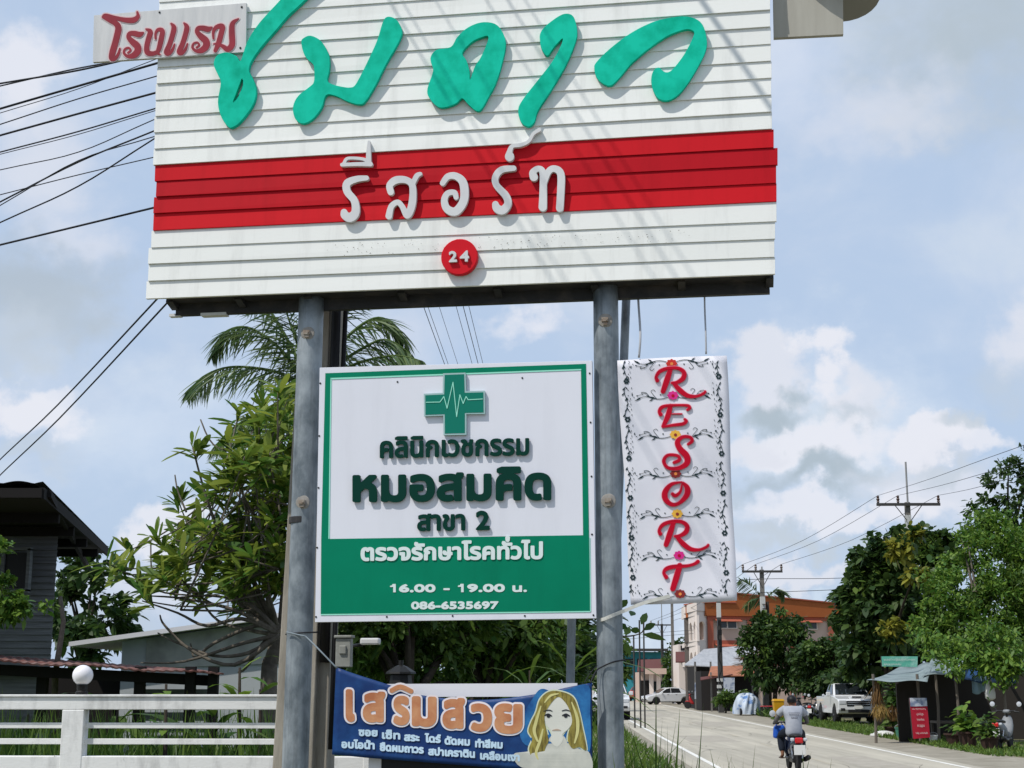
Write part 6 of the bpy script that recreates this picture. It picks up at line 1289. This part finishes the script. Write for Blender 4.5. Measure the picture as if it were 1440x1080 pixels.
M['greenpl'] = mat('green_plastic', (.05, .18, .12), .5); M['clay'] = mat('brown_clay', (.045, .026, .02), .85)
bucket('white plastic bucket on the grass beside the red banner', 1313, 1046, .13, .26, 'plainw'); bucket('green bucket on the ground in front of the stall side board', 1268, 1040, .2, .38, 'greenpl')
bs = thing('wash_basin', 'upturned white basin and rags on the ground under the straw bundle', 'basin', gat(1243, 1036)); c = gat(1243, 1036); MB().lathe(c, [(.42, 0), (.44, .03), (.3, .16), (.1, .2)], 16).build('bowl', M['plainw'], bs, smooth=True); MB().box(c + Vector((-.3, -.2, .06)), (.35, .25, .1), .5).build('rag', M['plainw'], bs, bevel=.03)
def potplant(label, px, py, r, h, m, nl, L, seed, ph=.8):
    c = gat(px, py); t = thing('potted_plant', label, 'potted plant', c); MB().lathe(c, [(r * .7, 0), (r, h), (r * 1.1, h), (r * 1.1, h - .05), (r * .9, h - .06)], 14).build('pot', M['clay'], t)
    rng = np.random.default_rng(seed); P = np.array(c) + np.stack([rng.normal(size=nl) * .12, rng.normal(size=nl) * .12, h + np.abs(rng.normal(0, .35, nl)) * ph], 1); D = unit(np.stack([rng.normal(size=nl), rng.normal(size=nl), rng.uniform(-.1, 1, nl)], 1)); v, q = leaf_strips(P, D, L * rng.uniform(.7, 1.2, nl), L * .4, BR_, .4, rng); np_mesh('leaves', v, q, M[m], t)
potplant('large potted plant with pale green leaves in front of the stall counter', 1362, 1052, .28, .45, 'leaf_bright', 90, .36, 5); potplant('brown clay pot with a few dark leaves right of the white bucket', 1344, 1049, .30, .36, 'leaf_dark', 30, .22, 6); potplant('bushy dark potted shrub at the right end of the stall', 1392, 1058, .25, .4, 'leaf_mid', 120, .26, 7)
potplant('tall leafy potted plant beneath the left stall tarp', 1252, 1034, .2, .3, 'leaf_mid', 140, .4, 8, 2.6)
bg_ = thing('hanging_bag', 'white plastic bag hanging from the blue tarp of the stall', 'bag', at(1392, 983, 45.2)); c = at(1391, 950, 45.2)
MB().lathe(c - Vector((0, 0, .72)), [(.06, 0), (.15, .06), (.155, .2), (.12, .42), (.05, .62), (.02, .72)], 9).build('bag', M['plainw'], bg_, smooth=True); MB().tube([c, c + Vector((0, 0, .2))], .008, 4).build('string', M['wire'], bg_)
bg_ = thing('hanging_cloth', 'pale blue cloth hanging between the stall posts', 'cloth', at(1375, 975, 46)); P = at(1366, 948, 46)
o = MB().grid(lambda u, v: P + Vector((u * .5, .04 * math.sin(u * 14), -v * .55 - .05 * math.sin(u * 6))), 14, 4).build('cloth', mat('pale_blue_cloth', (.25, .38, .48), .8), bg_, smooth=True); s_ = o.modifiers.new('t', 'SOLIDIFY'); s_.thickness = .01
# grass verges on the right
rng = np.random.default_rng(31); N_ = 9000; s_ = rng.uniform(38, 78, N_); l_ = R0 + 2.0 + np.abs(rng.normal(0, 1.3, N_)); keep = (l_ < R0 + 5.5)
pts = np.array([road(a, b_) for a, b_ in zip(s_[keep], l_[keep])]); grass_patch('verge_grass', 'mown green grass verge on the right side between road and stall', pts, .22, 'grass_blade', 14, .035, .8)
N_ = 1500; pts = np.array([road(a, b_) for a, b_ in zip(rng.uniform(78, 100, N_), R0 + 2.4 + np.abs(rng.normal(0, .9, N_)))]); grass_patch('verge_grass', 'weedy dark grass around the shop fronts on the right', pts, .6, 'leaf_mid', 15, .05, .6)
# ---------------------------------------------------------------- bins, covered cart, bench
yb_ = thing('yellow_bin', 'yellow wheeled litter bin standing behind the scooter rider', 'bin', gat(1095, 1011)); c = gat(1095, 1011); M['yell'] = mat('yellow_plastic', (.50, .26, .01), .5)
mb = MB(); mb.hexa([c + Vector((x * .20, y * .2, .06)) for x, y in ((-1, -1), (1, -1), (1, 1), (-1, 1))] + [c + Vector((x * .27, y * .27, .88)) for x, y in ((-1, -1), (1, -1), (1, 1), (-1, 1))]); mb.build('body', M['yell'], yb_, bevel=.02)
MB().hexa([c + Vector((x * .30, y * .30, .885)) for x, y in ((-1, -1), (1, -1), (1, 1), (-1, 1))] + [c + Vector((x * .25, y * .25, 1.0)) for x, y in ((-1, -1), (1, -1), (1, 1), (-1, 1))]).build('lid', M['yell'], yb_, bevel=.02)
for s in (-1, 1): MB().lathe(c + Vector((s * .22, .22, .1)), [(.1, -.03), (.1, .03)], 12, axis=(1, 0, 0)).build('wheel', M['blackp'], yb_)
bb = thing('blue_barrel', 'dark blue plastic barrel by the parked red motorcycle', 'barrel', gat(989, 997)); c = gat(989, 997); M['blueb'] = mat('blue_plastic', (.015, .055, .14), .5); MB().lathe(c, [(.26, 0), (.3, .05), (.31, .3), (.29, .33), (.31, .37), (.31, .7), (.29, .73), (.3, .95), (.24, 1.0)], 16).build('drum', M['blueb'], bb, smooth=False); MB().lathe(c + Vector((.02, 0, 1.0)), [(.2, 0), (.24, .12), (.14, .3), (.05, .34)], 9).build('black_bag', M['blackp'], bb, smooth=True)
cc_ = thing('covered_cart', 'roadside cart hidden under a rumpled blue and white tarpaulin', 'cart', gat(1050, 1006)); c = gat(1050, 1006); M['tarpbw'] = mat('blue_white_tarp', (.46, .52, .60), .5, col2=(.10, .20, .42), vscale=2.0, ramp=(.52, .62))
rng = np.random.default_rng(3); ph = rng.uniform(0, 6.28, 8)
def cart(u, v):
    a = u * 2 * math.pi; e = v * math.pi / 2; r_ = math.cos(e) ** .55; x, y, z = .72 * r_ * math.cos(a), 1.0 * r_ * math.sin(a), 1.12 * math.sin(e) ** .8 + .08
    k = 1 + .09 * math.sin(3 * a + ph[0] + 3 * e) + .06 * math.sin(7 * a + ph[1]) * math.cos(e) + .05 * math.sin(11 * a + ph[2] - 5 * e); return c + Vector((x * k, y * k, z * (1 + .05 * math.sin(5 * a + 2 * e))))
MB().grid(cart, 64, 20).build('tarpaulin', M['tarpbw'], cc_)
for s in (-.45, .45): MB().lathe(c + Vector((s, -.75, .2)), [(.2, -.04), (.2, .04)], 14, axis=(1, 0, 0)).build('wheel', M['blackp'], cc_)
bn = thing('red_bench', 'low red table between the covered cart and the yellow bin', 'table', gat(1080, 1008)); c = gat(1080, 1008); M['redpl'] = mat('red_table_top', (.40, .05, .06), .5); MB().box(c + Vector((0, 0, .56)), (.75, .6, .05)).build('table_top', M['redpl'], bn, bevel=.01)
for sx in (-1, 1):
    for sy in (-1, 1): MB().beam(c + Vector((sx * .33, sy * .25, 0)), c + Vector((sx * .33, sy * .25, .535)), .05, .05, up=(0, 1, 0)).build('leg', M['blackp'], bn)
pkx = thing('pink_parasol', 'faded pink parasol standing in the shade left of the white pickup', 'parasol', gat(1142, 1008)); c = gat(1142, 1008); M['pinkc'] = mat('faded_pink_cloth', (.32, .05, .09), .7); MB().lathe(c + Vector((0, 0, 1.05)), [(.52, 0), (.4, .16), (.2, .28), (.02, .34)], 8).build('canopy', M['pinkc'], pkx); MB().tube([c, c + Vector((0, 0, 1.1))], .02, 6).build('pole', M['thinpole'], pkx)
cp_ = thing('white_bollard', 'short white marker post left of the covered cart', 'marker post', gat(1041, 1004)); c = gat(1041.5, 1003); MB().lathe(c, [(.07, 0), (.07, 1.3), (.05, 1.36)], 10).build('post', M['plainw'], cp_); MB().lathe(c + Vector((0, 0, 1.0)), [(.075, 0), (.075, .1)], 10).build('band', M['blackp'], cp_)
# ---------------------------------------------------------------- vehicles (built in local axes: +x forward, then placed)
M['carw'] = mat('white_car_paint', (.62, .63, .64), .25, coat=.6, spec=.5); M['carred'] = mat('red_car_paint', (.38, .05, .03), .3, coat=.5); M['tyre'] = mat('tyre_rubber', (.018, .018, .019), .85); M['rim'] = mat('wheel_rim', (.30, .31, .32), .35, metal=.7); M['carglass'] = mat('car_glass', (.012, .015, .018), .06, spec=.6)
M['lampg'] = mat('headlamp_glass', (.50, .52, .55), .15, spec=.6); M['trimb'] = mat('black_trim', (.02, .02, .022), .4); M['tail'] = mat('red_tail_lens', (.50, .01, .012), .25, spec=.5); M['chrome'] = mat('chrome', (.55, .56, .58), .2, metal=.9); M['platew'] = mat('white_number_plate', (.66, .66, .64), .5)
def wheel(root, x, y, r, w):
    s = 1 if y > 0 else -1; wt = thing_part_wheel(root, x, y, r, w, s); return wt
def thing_part_wheel(root, x, y, r, w, s):
    o = MB().lathe((x, y - s * w / 2, r), [(r * .62, 0), (r * .95, 0), (r, w * .2), (r, w * .8), (r * .95, w), (r * .62, w)], 24, axis=(0, s, 0)).build('wheel', M['tyre'], root)
    MB().lathe((x, y - s * w * .1, r), [(r * .61, 0), (r * .63, w * .52), (r * .5, w * .60), (r * .16, w * .52), (r * .12, w * .6)], 18, axis=(0, s, 0)).build('rim', M['rim'], o)
    return o
def ysym(prof, hw): return [Vector((x, -hw, z)) for x, z in prof]
def arch(cx, r, z0, n=8): return [(cx + r * math.cos(a), z0 + r * math.sin(a)) for a in np.linspace(0.15, math.pi - .15, n)]
def loft(mb, secs):   # rows of equal length, each a list of points, caps left open
    n = len(secs[0]); vs = [p for s in secs for p in s]
    return mb.add(vs, [(i * n + j, i * n + j + 1, (i + 1) * n + j + 1, (i + 1) * n + j) for i in range(len(secs) - 1) for j in range(n - 1)])
def panel(mb, pts, off):   # quad panel slightly proud
    P = [Vector(p) for p in pts]; nn = (P[1] - P[0]).cross(P[2] - P[0]).normalized() * off; return mb.prism([p + nn for p in P], nn.normalized(), .004 if off > 0 else .004)
def make_pickup(label):
    t = thing('pickup_truck', label, 'pickup truck'); W_ = .9
    low_p = [(-2.6, .52)] + arch(-1.62, .46, .42)[::-1] + [(-1.1, .42), (1.15, .42)] + arch(1.62, .46, .42)[::-1] + [(2.2, .40), (2.52, .45), (2.60, .62), (2.58, .98), (2.42, 1.08), (1.35, 1.20), (.95, 1.22), (-.62, 1.22), (-.62, 1.16), (-2.58, 1.16)]
    MB().prism([(x, W_, z) for x, z in low_p], (0, -1, 0), 2 * W_).build('body', M['carw'], t, fix=True, bevel=.05)
    mb = MB(); b_, tp = .84, .66
    mb.hexa([(-.60, -b_, 1.2), (1.28, -b_, 1.2), (1.28, b_, 1.2), (-.60, b_, 1.2), (-.50, -tp, 1.74), (.38, -tp, 1.76), (.38, tp, 1.76), (-.50, tp, 1.74)]); mb.build('cab', M['carw'], t, bevel=.06)
    mb = MB(); mb.prism([(1.20, -.74, 1.255), (1.20, .74, 1.255), (.47, .60, 1.715), (.47, -.60, 1.715)], (.53, 0, .85), .03); mb.build('windscreen', M['carglass'], t, fix=True)
    for s in (-1, 1):
        mb = MB(); mb.prism([(1.02, s * .835, 1.27), (.16, s * .835, 1.27), (.16, s * .685, 1.69), (.42, s * .685, 1.69)], (0, s, .33), .02); mb.prism([(.10, s * .835, 1.27), (-.45, s * .835, 1.27), (-.40, s * .685, 1.68), (.10, s * .685, 1.69)], (0, s, .33), .02); mb.build('side_window', M['carglass'], t, fix=True)
        MB().box((1.0, s * 1.02, 1.28), (.10, .20, .19)).build('mirror', M['carw'], t, bevel=.03)
        mb = MB(); mb.hexa([(2.34, s * .52, .88), (2.50, s * .40, .86), (2.30, s * .905, .88), (2.1, s * .905, .9), (2.30, s * .55, 1.06), (2.52, s * .44, 1.02), (2.22, s * .91, 1.08), (2.06, s * .9, 1.08)]); 
        mb = MB(); mb.box((2.535, s * .70, .93), (.14, .34, .19)); mb.build('headlight', M['lampg'], t, bevel=.03)
        MB().box((2.57, s * .70, .62), (.09, .2, .12)).build('fog_light', M['trimb'], t, bevel=.02)
        wheel(t, 1.62, s * .80, .385, .26); wheel(t, -1.62, s * .80, .385, .26)
        MB().box((-2.60, s * .78, .95), (.06, .14, .34)).build('tail_light', M['tail'], t, bevel=.01)
    mb = MB(); mb.box((2.58, 0, .88), (.07, 1.04, .24)); mb.box((2.595, 0, .55), (.05, .95, .14)); g_ = mb.build('grille', M['trimb'], t, bevel=.02)
    mb = MB(); mb.box((2.60, 0, .93), (.06, 1.0, .03)); mb.box((2.60, 0, .84), (.06, 1.0, .03)); mb.build('grille_bar', M['chrome'], g_)
    MB().box((1.95, 0, 1.165), (.55, .5, .10)).build('bonnet_scoop', M['carw'], t, bevel=.03); MB().box((2.225, 0, 1.165), (.03, .4, .06)).build('scoop_opening', M['trimb'], t)
    MB().box((2.625, 0, .72), (.02, .40, .15)).build('number_plate', M['platew'], t)
    mb = MB(); mb.box((-1.6, 0, 1.165), (1.8, 1.55, .02)); mb.build('bed_floor', M['trimb'], t)
    mb = MB(); mb.box((0, 0, .36), (4.6, 1.3, .18)); mb.build('chassis', M['trimb'], t); return t
def make_sedan(label, paint):
    t = thing('car', label, 'car'); W_ = .84
    low_p = [(-2.16, .42)] + arch(-1.32, .35, .30)[::-1] + [(-.92, .24), (.92, .24)] + arch(1.30, .35, .30)[::-1] + [(1.72, .25), (2.02, .27), (2.14, .42), (2.14, .62), (2.02, .72), (1.1, .93), (-.2, .97), (-1.5, 1.0), (-2.12, .97), (-2.18, .80)]
    MB().prism([(x, W_, z) for x, z in low_p], (0, -1, 0), 2 * W_).build('body', paint, t, fix=True, bevel=.07)
    S_ = [(1.12, .92), (.42, 1.34), (.1, 1.43), (-.5, 1.45), (-.95, 1.38), (-1.75, 1.0)]
    mb = MB(); rows = []
    for s in (-1, 1): rows.append(None)
    L_ = [Vector((x, -(.80 - .32 * max(0, z - .95)), z)) for x, z in S_]; Rr = [Vector((p.x, -p.y, p.z)) for p in L_]; n_ = len(L_)
    mb.add(L_ + Rr, [(i, i + 1, n_ + i + 1, n_ + i) for i in range(n_ - 1)] + [tuple(range(n_)), tuple(range(2 * n_ - 1, n_ - 1, -1))]); mb.build('cabin', paint, t, fix=True, bevel=.04)
    mb = MB(); mb.prism([(1.06, -.70, .97), (1.06, .70, .97), (.47, .62, 1.32), (.47, -.62, 1.32)], (.52, 0, .85), .02); mb.build('windscreen', M['carglass'], t, fix=True)
    mb = MB(); mb.prism([(-1.62, -.66, 1.06), (-1.62, .66, 1.06), (-1.02, .60, 1.36), (-1.02, -.60, 1.36)], (-.5, 0, .85), .02); mb.build('rear_window', M['carglass'], t, fix=True)
    for s in (-1, 1):
        yy = lambda z: s * (.80 - .32 * max(0, z - .95) + .002)
        mb = MB(); mb.prism([(.88, yy(.99), .99), (.0, yy(.99), .99), (.0, yy(1.38), 1.38), (.32, yy(1.32), 1.32)], (0, s, .3), .012); mb.prism([(-.06, yy(.99), .99), (-.95, yy(1.0), 1.0), (-.80, yy(1.36), 1.36), (-.06, yy(1.38), 1.38)], (0, s, .3), .012); mb.build('side_window', M['carglass'], t, fix=True)
        MB().box((.80, s * .90, 1.0), (.1, .16, .12)).build('mirror', paint, t, bevel=.03); MB().box((2.02, s * .62, .64), (.22, .34, .13), s * -.25).build('headlight', M['lampg'], t, bevel=.03); MB().box((-2.14, s * .62, .82), (.1, .36, .14)).build('tail_light', M['tail'], t, bevel=.02)
        MB().box((2.08, s * .66, .40), (.1, .2, .12)).build('fog_light', M['trimb'], t, bevel=.02)
        for x in (.25, -.5): MB().box((x, s * .845, .86), (.16, .02, .03)).build('door_handle', M['chrome'], t)
        wheel(t, 1.30, s * .76, .31, .2); wheel(t, -1.32, s * .76, .31, .2)
    mb = MB(); mb.box((2.12, 0, .42), (.08, .95, .16)); mb.box((2.09, 0, .62), (.1, .6, .06)); mb.build('grille', M['trimb'], t, bevel=.02); MB().box((2.17, 0, .5), (.02, .36, .12)).build('number_plate', M['platew'], t)
    MB().box((0, 0, .25), (3.6, 1.3, .12)).build('underbody', M['trimb'], t); return t
def place(t, p, heading): t.location = (p.x, p.y, .02); t.rotation_euler = (0, 0, math.atan2(heading.y, heading.x))
pu = make_pickup('white pickup truck with a bonnet scoop parked on the grass beside the dark trees'); c = gat(1196, 1018); place(pu, c + Vector((.3, 2.0, 0)), Vector((-math.sin(RA) + .02, -1, 0)))
pu2 = copy_tree(pu); pu2['label'] = 'white pickup truck on the left lane half hidden behind the right steel post'; c = gat(863, 1013); place(pu2, c + Vector((0, 2.2, 0)), Vector((-.05, -1, 0)))
for o in (pu, pu2): o['group'] = 'white pickup trucks on the road'
se = make_sedan('white sedan crossing the far end of the road side-on beside the round tree', M['carw']); c = gat(939, 991); place(se, c, Vector((-1, -.25, 0)))
se2 = make_sedan('tiny red car at the far end of the road left of the white sedan', M['carred']); c = gat(900, 986); place(se2, Vector((c.x, c.y, 0)) * 1.0, Vector((.25, 1, 0)))
# parked motorbikes
def make_scooter(label, paint, cat='motor scooter', name='motor_scooter'):
    t = thing(name, label, cat); G = M['trimb']
    for x, nm in ((.62, 'front_wheel'), (-.62, 'rear_wheel')):
        o = MB().lathe((x, -.045, .28), [(.20, 0), (.265, .01), (.28, .045), (.265, .08), (.20, .09)], 22, axis=(0, 1, 0)).build(nm, M['tyre'], t); MB().lathe((x, -.035, .28), [(.19, 0), (.20, .035), (.19, .07)], 16, axis=(0, 1, 0)).build('rim', M['rim'], o)
    def sec(x, z0, z1_, w): return [Vector((x, -w * .7, z0)), Vector((x, -w, (z0 + z1_) / 2)), Vector((x, -w * .75, z1_)), Vector((x, w * .75, z1_)), Vector((x, w, (z0 + z1_) / 2)), Vector((x, w * .7, z0))]
    def hull(name, secs, m):
        mb = MB(); n_ = 6; vs = [p for s in secs for p in s]; k = len(secs)
        mb.add(vs, [(i * n_ + j, i * n_ + (j + 1) % n_, (i + 1) * n_ + (j + 1) % n_, (i + 1) * n_ + j) for i in range(k - 1) for j in range(n_)] + [tuple(range(n_)), tuple(reversed(range((k - 1) * n_, k * n_)))]); return mb.build(name, m, t, smooth=True, fix=True, subsurf=1)
    hull('tail_body', [sec(-.86, .62, .72, .07), sec(-.70, .50, .74, .12), sec(-.40, .36, .73, .15), sec(-.05, .30, .66, .14), sec(.06, .28, .44, .12)], paint)
    hull('seat', [sec(-.80, .715, .76, .10), sec(-.55, .72, .81, .14), sec(-.2, .70, .78, .13), sec(.05, .66, .73, .08)], M['blackp'])
    hull('leg_shield', [sec(.12, .26, .40, .14), sec(.30, .28, .62, .19), sec(.42, .36, .90, .19), sec(.52, .55, .96, .14)], paint)
    MB().box((.1, 0, .27), (.5, .26, .06)).build('footboard', G, t, bevel=.02)
    MB().tube([(.62, 0, .28), (.50, 0, .62), (.40, 0, .98)], [.03, .035, .03], 8).build('steering_column', G, t)
    mb = MB(); mb.tube([(.30, -.36, .98), (.36, -.2, 1.01), (.40, 0, 1.0), (.36, .2, 1.01), (.30, .36, .98)], .016, 8); hb_ = mb.build('handlebar', G, t, smooth=True)
    for s in (-1, 1): MB().tube([(.31, s * .24, .985), (.29, s * .37, .98)], .022, 8).build('grip', M['blackp'], hb_)
    hull('headlamp_cowl', [sec(.34, .94, 1.04, .12), sec(.46, .92, 1.06, .13), sec(.54, .94, 1.02, .08)], paint)
    for s in (-1, 1):
        mr_ = MB().tube([(.36, s * .24, 1.0), (.38, s * .33, 1.14)], .010, 6).build('mirror_arm', G, t); MB().lathe((.375, s * .36, 1.19), [(.02, -.02), (.065, -.012), (.07, 0), (.06, .012)], 14, axis=(1, 0, 0)).build('mirror', M['lampg'], mr_)
    hull('front_mudguard', [sec(.42, .40, .52, .06), sec(.62, .50, .60, .07), sec(.84, .42, .52, .05)], paint)
    hull('rear_mudguard', [sec(-.96, .30, .40, .05), sec(-.88, .42, .60, .08), sec(-.72, .50, .60, .09)], G)
    MB().box((-.885, 0, .66), (.06, .17, .12)).build('tail_lamp', M['tail'], t, bevel=.025)
    for s in (-1, 1): MB().box((-.86, s * .135, .68), (.07, .08, .07)).build('indicator', M['lampg'], t, bevel=.02)
    MB().box((-.955, 0, .47), (.012, .24, .20)).build('number_plate', M['platew'], t, bevel=.004)
    mb = MB(); mb.tube([(-.1, -.14, .25), (-.5, -.17, .26), (-.92, -.18, .32)], [.02, .05, .055], 10); mb.build('exhaust', M['trimb'], t, smooth=True)
    MB().box((-.38, 0, .27), (.5, .22, .16)).build('engine', M['trimb'], t, bevel=.03)
    for s in (-1, 1): MB().tube([(-.62, s * .10, .28), (-.55, s * .12, .52)], .022, 6).build('shock_absorber', M['chrome'], t)
    return t
M['scblue'] = mat('dark_blue_scooter_paint', (.010, .018, .05), .3, coat=.5); M['scred'] = mat('red_scooter_paint', (.34, .02, .02), .3, coat=.4); M['scblk'] = mat('black_scooter_paint', (.02, .02, .024), .3, coat=.4)
rp_ = gat(1121, 1087)
sc_ = make_scooter('dark blue motor scooter with red tail lamp and white plate ridden along the road', M['scblue']); place(sc_, rp_ + RD * .45, RD)
pb_ = MB(); 
m1 = make_scooter('parked red motorcycle beside the dark blue barrel and the white sedan', M['scred']); c = gat(979, 997); place(m1, c, Vector((-.9, .4, 0)))
m2 = make_scooter('parked black motorcycle in the shade just left of the white pickup', M['scblk']); c = gat(1146, 1014); place(m2, c, Vector((.5, 1, 0)))
m3 = make_scooter('second parked black motorcycle, half behind the scooter rider near the yellow bin', M['scblk']); c = gat(1130, 1010); place(m3, c, Vector((-.35, 1, 0)))
M['tarpgrey'] = mat('grey_scooter_cover', (.26, .27, .28), .55, col2=(.14, .15, .16), vscale=5)
m4 = make_scooter('grey motor scooter parked among the plants at the right end of the stall', M['tarpgrey']); c = gat(1408, 1055); place(m4, c + Vector((.2, .3, 0)), Vector((.55, .9, 0)))
for o in (m1, m2, m3, m4): o['group'] = 'parked motorcycles on the right side'
# front blue bag on the ridden scooter
M['bagblue'] = mat('bright_blue_bag', (.012, .08, .42), .5)
def inscooter(x, y, z): a = math.atan2(RD.y, RD.x); return Vector((x * math.cos(a) - y * math.sin(a), x * math.sin(a) + y * math.cos(a), z)) + Vector(sc_.location)
# ---------------------------------------------------------------- the rider (local axes: x forward, y left, seated)
M['skin'] = mat('brown_skin', (.22, .105, .06), .6, col2=(.17, .08, .045), vscale=10); M['shirt'] = mat('pale_grey_shirt', (.36, .38, .43), .85, col2=(.28, .30, .35), vscale=5, bump=.15, bscale=18); M['sleeve'] = mat('dark_grey_sleeve', (.10, .10, .11), .85, col2=(.15, .14, .14), vscale=14); M['trous'] = mat('dark_navy_trousers', (.010, .014, .024), .85); M['hairb'] = mat('black_hair', (.010, .009, .010), .5); M['sandal'] = mat('brown_sandal', (.05, .03, .02), .7); M['print'] = mat('dark_shirt_print', (.10, .10, .13), .8)
def skin(name, chains, m, parent, sub=2, root=0):
    vs, es, rs_, idx = [], [], [], {}
    for ch in chains:
        prev = None
        for p in ch:
            k = tuple(round(c, 4) for c in p[:3])
            if k not in idx: idx[k] = len(vs); vs.append(k); rs_.append(p[3:] if len(p) == 5 else (p[3], p[3]))
            if prev is not None and prev != idx[k]: es.append((prev, idx[k]))
            prev = idx[k]
    me = bpy.data.meshes.new(name); o = bpy.data.objects.new(name, me); put(o, parent); me.from_pydata(vs, es, []); me.materials.append(m)
    o.modifiers.new('skin', 'SKIN'); 
    for i, r_ in enumerate(rs_): me.skin_vertices[0].data[i].radius = r_; me.skin_vertices[0].data[i].use_root = i == root
    o.modifiers['skin'].use_smooth_shade = True; s_ = o.modifiers.new('sub', 'SUBSURF'); s_.levels = s_.render_levels = sub; return o
rd = thing('person', 'motor scooter rider seen from behind in a pale grey shirt, dark trousers and dark cap', 'person')
PEL = (-.20, 0, .86, .10, .13); 
def arm(s): return [(-.12, 0, 1.24, .075, .13), (-.10, s * .17, 1.29, .060), (-.03, s * .25, 1.24, .055), (.05, s * .33, 1.05, .042), (.19, s * .345, 1.0, .036), (.28, s * .325, .985, .026), (.315, s * .315, .99, .028, .036)]
def fingers(s):
    w = (.315, s * .315, .99, .028, .036); out = []
    for k, (dy, l_) in enumerate(((-.030, .055), (-.010, .062), (.010, .058), (.030, .046))): y = s * .315 + dy; out.append([w, (.345, y, 1.005, .0095), (.345 + l_ * .45, y, .992, .009), (.345 + l_ * .3, y, .962, .008)])
    out.append([w, (.318, s * .272, .985, .010), (.338, s * .262, .968, .008)]); return out
def leg(s): return [(-.20, 0, .84, .10, .13), (-.16, s * .10, .82, .085), (.05, s * .20, .78, .075), (.20, s * .235, .72, .060), (.12, s * .225, .50, .052), (.06, s * .215, .36, .038), (.05, s * .215, .325, .036), (.12, s * .225, .295, .033), (.20, s * .235, .285, .026)]
ch = [[PEL, (-.20, 0, .84, .10, .13)], [PEL, (-.21, 0, 1.0, .075, .12), (-.17, 0, 1.14, .08, .135), (-.12, 0, 1.24, .075, .13), (-.10, 0, 1.335, .055), (-.085, 0, 1.375, .055), (-.06, 0, 1.44, .088, .078), (-.05, 0, 1.51, .075, .07)]]
nose = [[(-.06, 0, 1.44, .088, .078), (.04, 0, 1.435, .014)]]; ears = [[(-.06, 0, 1.44, .088, .078), (-.065, s * .084, 1.44, .016)] for s in (-1, 1)]
body = skin('body', ch + nose + ears + [arm(1), arm(-1)] + fingers(1) + fingers(-1) + [leg(1), leg(-1)], M['skin'], rd)
def g_(c, dr): return [tuple(p[:3]) + tuple(r_ + dr for r_ in p[3:]) for p in c]
skin('shirt', [g_([(-.235, 0, .70, .10, .165), (-.235, 0, .84, .115, .165), (-.23, 0, 1.0, .105, .15), (-.19, 0, 1.14, .115, .165), (-.14, 0, 1.235, .11, .165), (-.105, 0, 1.315, .07)], .034)] + [g_([(-.14, 0, 1.235, .11, .165), (-.10, s * .17, 1.285, .07), (-.03, s * .255, 1.225, .064), (-.0, s * .285, 1.15, .060)], .028) for s in (-1, 1)], M['shirt'], rd)
for s in (-1, 1): skin('sleeve', [[(-.02, s * .27, 1.19, .062), (.05, s * .33, 1.05, .052), (.19, s * .345, 1.0, .044), (.265, s * .328, .987, .034)]], M['sleeve'], rd)
skin('trousers', [g_([(-.235, 0, .92, .11, .145), (-.20, 0, .84, .13, .15)], .02)] + [g_([(-.20, 0, .84, .13, .15), (-.16, s * .10, .82, .085), (.05, s * .20, .78, .075), (.20, s * .235, .72, .060), (.12, s * .225, .50, .055), (.065, s * .217, .385, .046)], .022) for s in (-1, 1)], M['trous'], rd)
mb = MB(); rng = np.random.default_rng(2)
hc = Vector((-.07, 0, 1.465))
def capf(u, v):
    a = u * 2 * math.pi; e = -.35 + v * (math.pi / 2 + .35); r_ = math.cos(e); k = 1.0
    if math.cos(a) > .45 and e < .25: k = .93
    return hc + Vector((.116 * r_ * math.cos(a) * k, .100 * r_ * math.sin(a) * k, .108 * math.sin(e)))
mb.grid(capf, 28, 14); mb.build('hair', M['hairb'], rd, smooth=True)
mb = MB(); 
def capg(u, v): a = u * 2 * math.pi; e = .12 + v * (math.pi / 2 - .12); r_ = math.cos(e); return hc + Vector((.123 * r_ * math.cos(a), .107 * r_ * math.sin(a), .012 + .112 * math.sin(e)))
mb.grid(capg, 28, 10); mb.prism([hc + Vector(p) for p in ((.10, -.075, .035), (.18, -.05, .025), (.195, 0, .025), (.18, .05, .025), (.10, .075, .035))], (0, 0, 1), .008); mb.build('cap', M['hairb'], rd, smooth=True)
for s in (-1, 1):
    MB().lathe((.022, s * .034, 1.455), [(.004, 0), (.012, .003), (.009, .008), (.002, .011)], 10, axis=(1, 0, 0)).build('eye', M['platew'], rd)
    MB().box((.125, s * .226, .268), (.27, .10, .025), 0).build('sandal', M['sandal'], rd, bevel=.01)
MB().box((.022, 0, 1.395), (.01, .05, .010)).build('mouth', M['sandal'], rd, bevel=.003)
# printed lines on the back of the shirt
mb = MB(); rgx = random.Random(4)
for z, w_ in ((1.215, .22), (1.175, .20), (1.115, .12)):
    y = w_ / 2
    while y > -w_ / 2: k = rgx.uniform(.012, .03); xs = -.322 + (1.215 - z) * -.13 + 1.1 * (y * y); mb.box((xs - .004, y - k / 2, z), (.006, k, .016)); y -= k + .007
mb.build('shirt_print', M['print'], rd)
place(rd, rp_ + RD * .45, RD)
bgx = thing('blue_bag', 'bright blue bag hooked in front of the scooter rider\'s left arm', 'bag', (0, 0, 0)); mb = MB(); mb.hexa([(.30, .10, .66), (.52, .10, .66), (.52, .36, .66), (.30, .36, .66), (.33, .10, .95), (.50, .10, .95), (.50, .34, .93), (.33, .34, .93)]); mb.build('pouch', M['bagblue'], bgx, bevel=.05); MB().tube([(.41, .14, .94), (.40, .2, 1.02), (.41, .30, .93)], .012, 6).build('strap', M['bagblue'], bgx); place(bgx, rp_ + RD * .45, RD)

for o in (sc_, rd, bgx): o.scale = (.95, .95, .95)
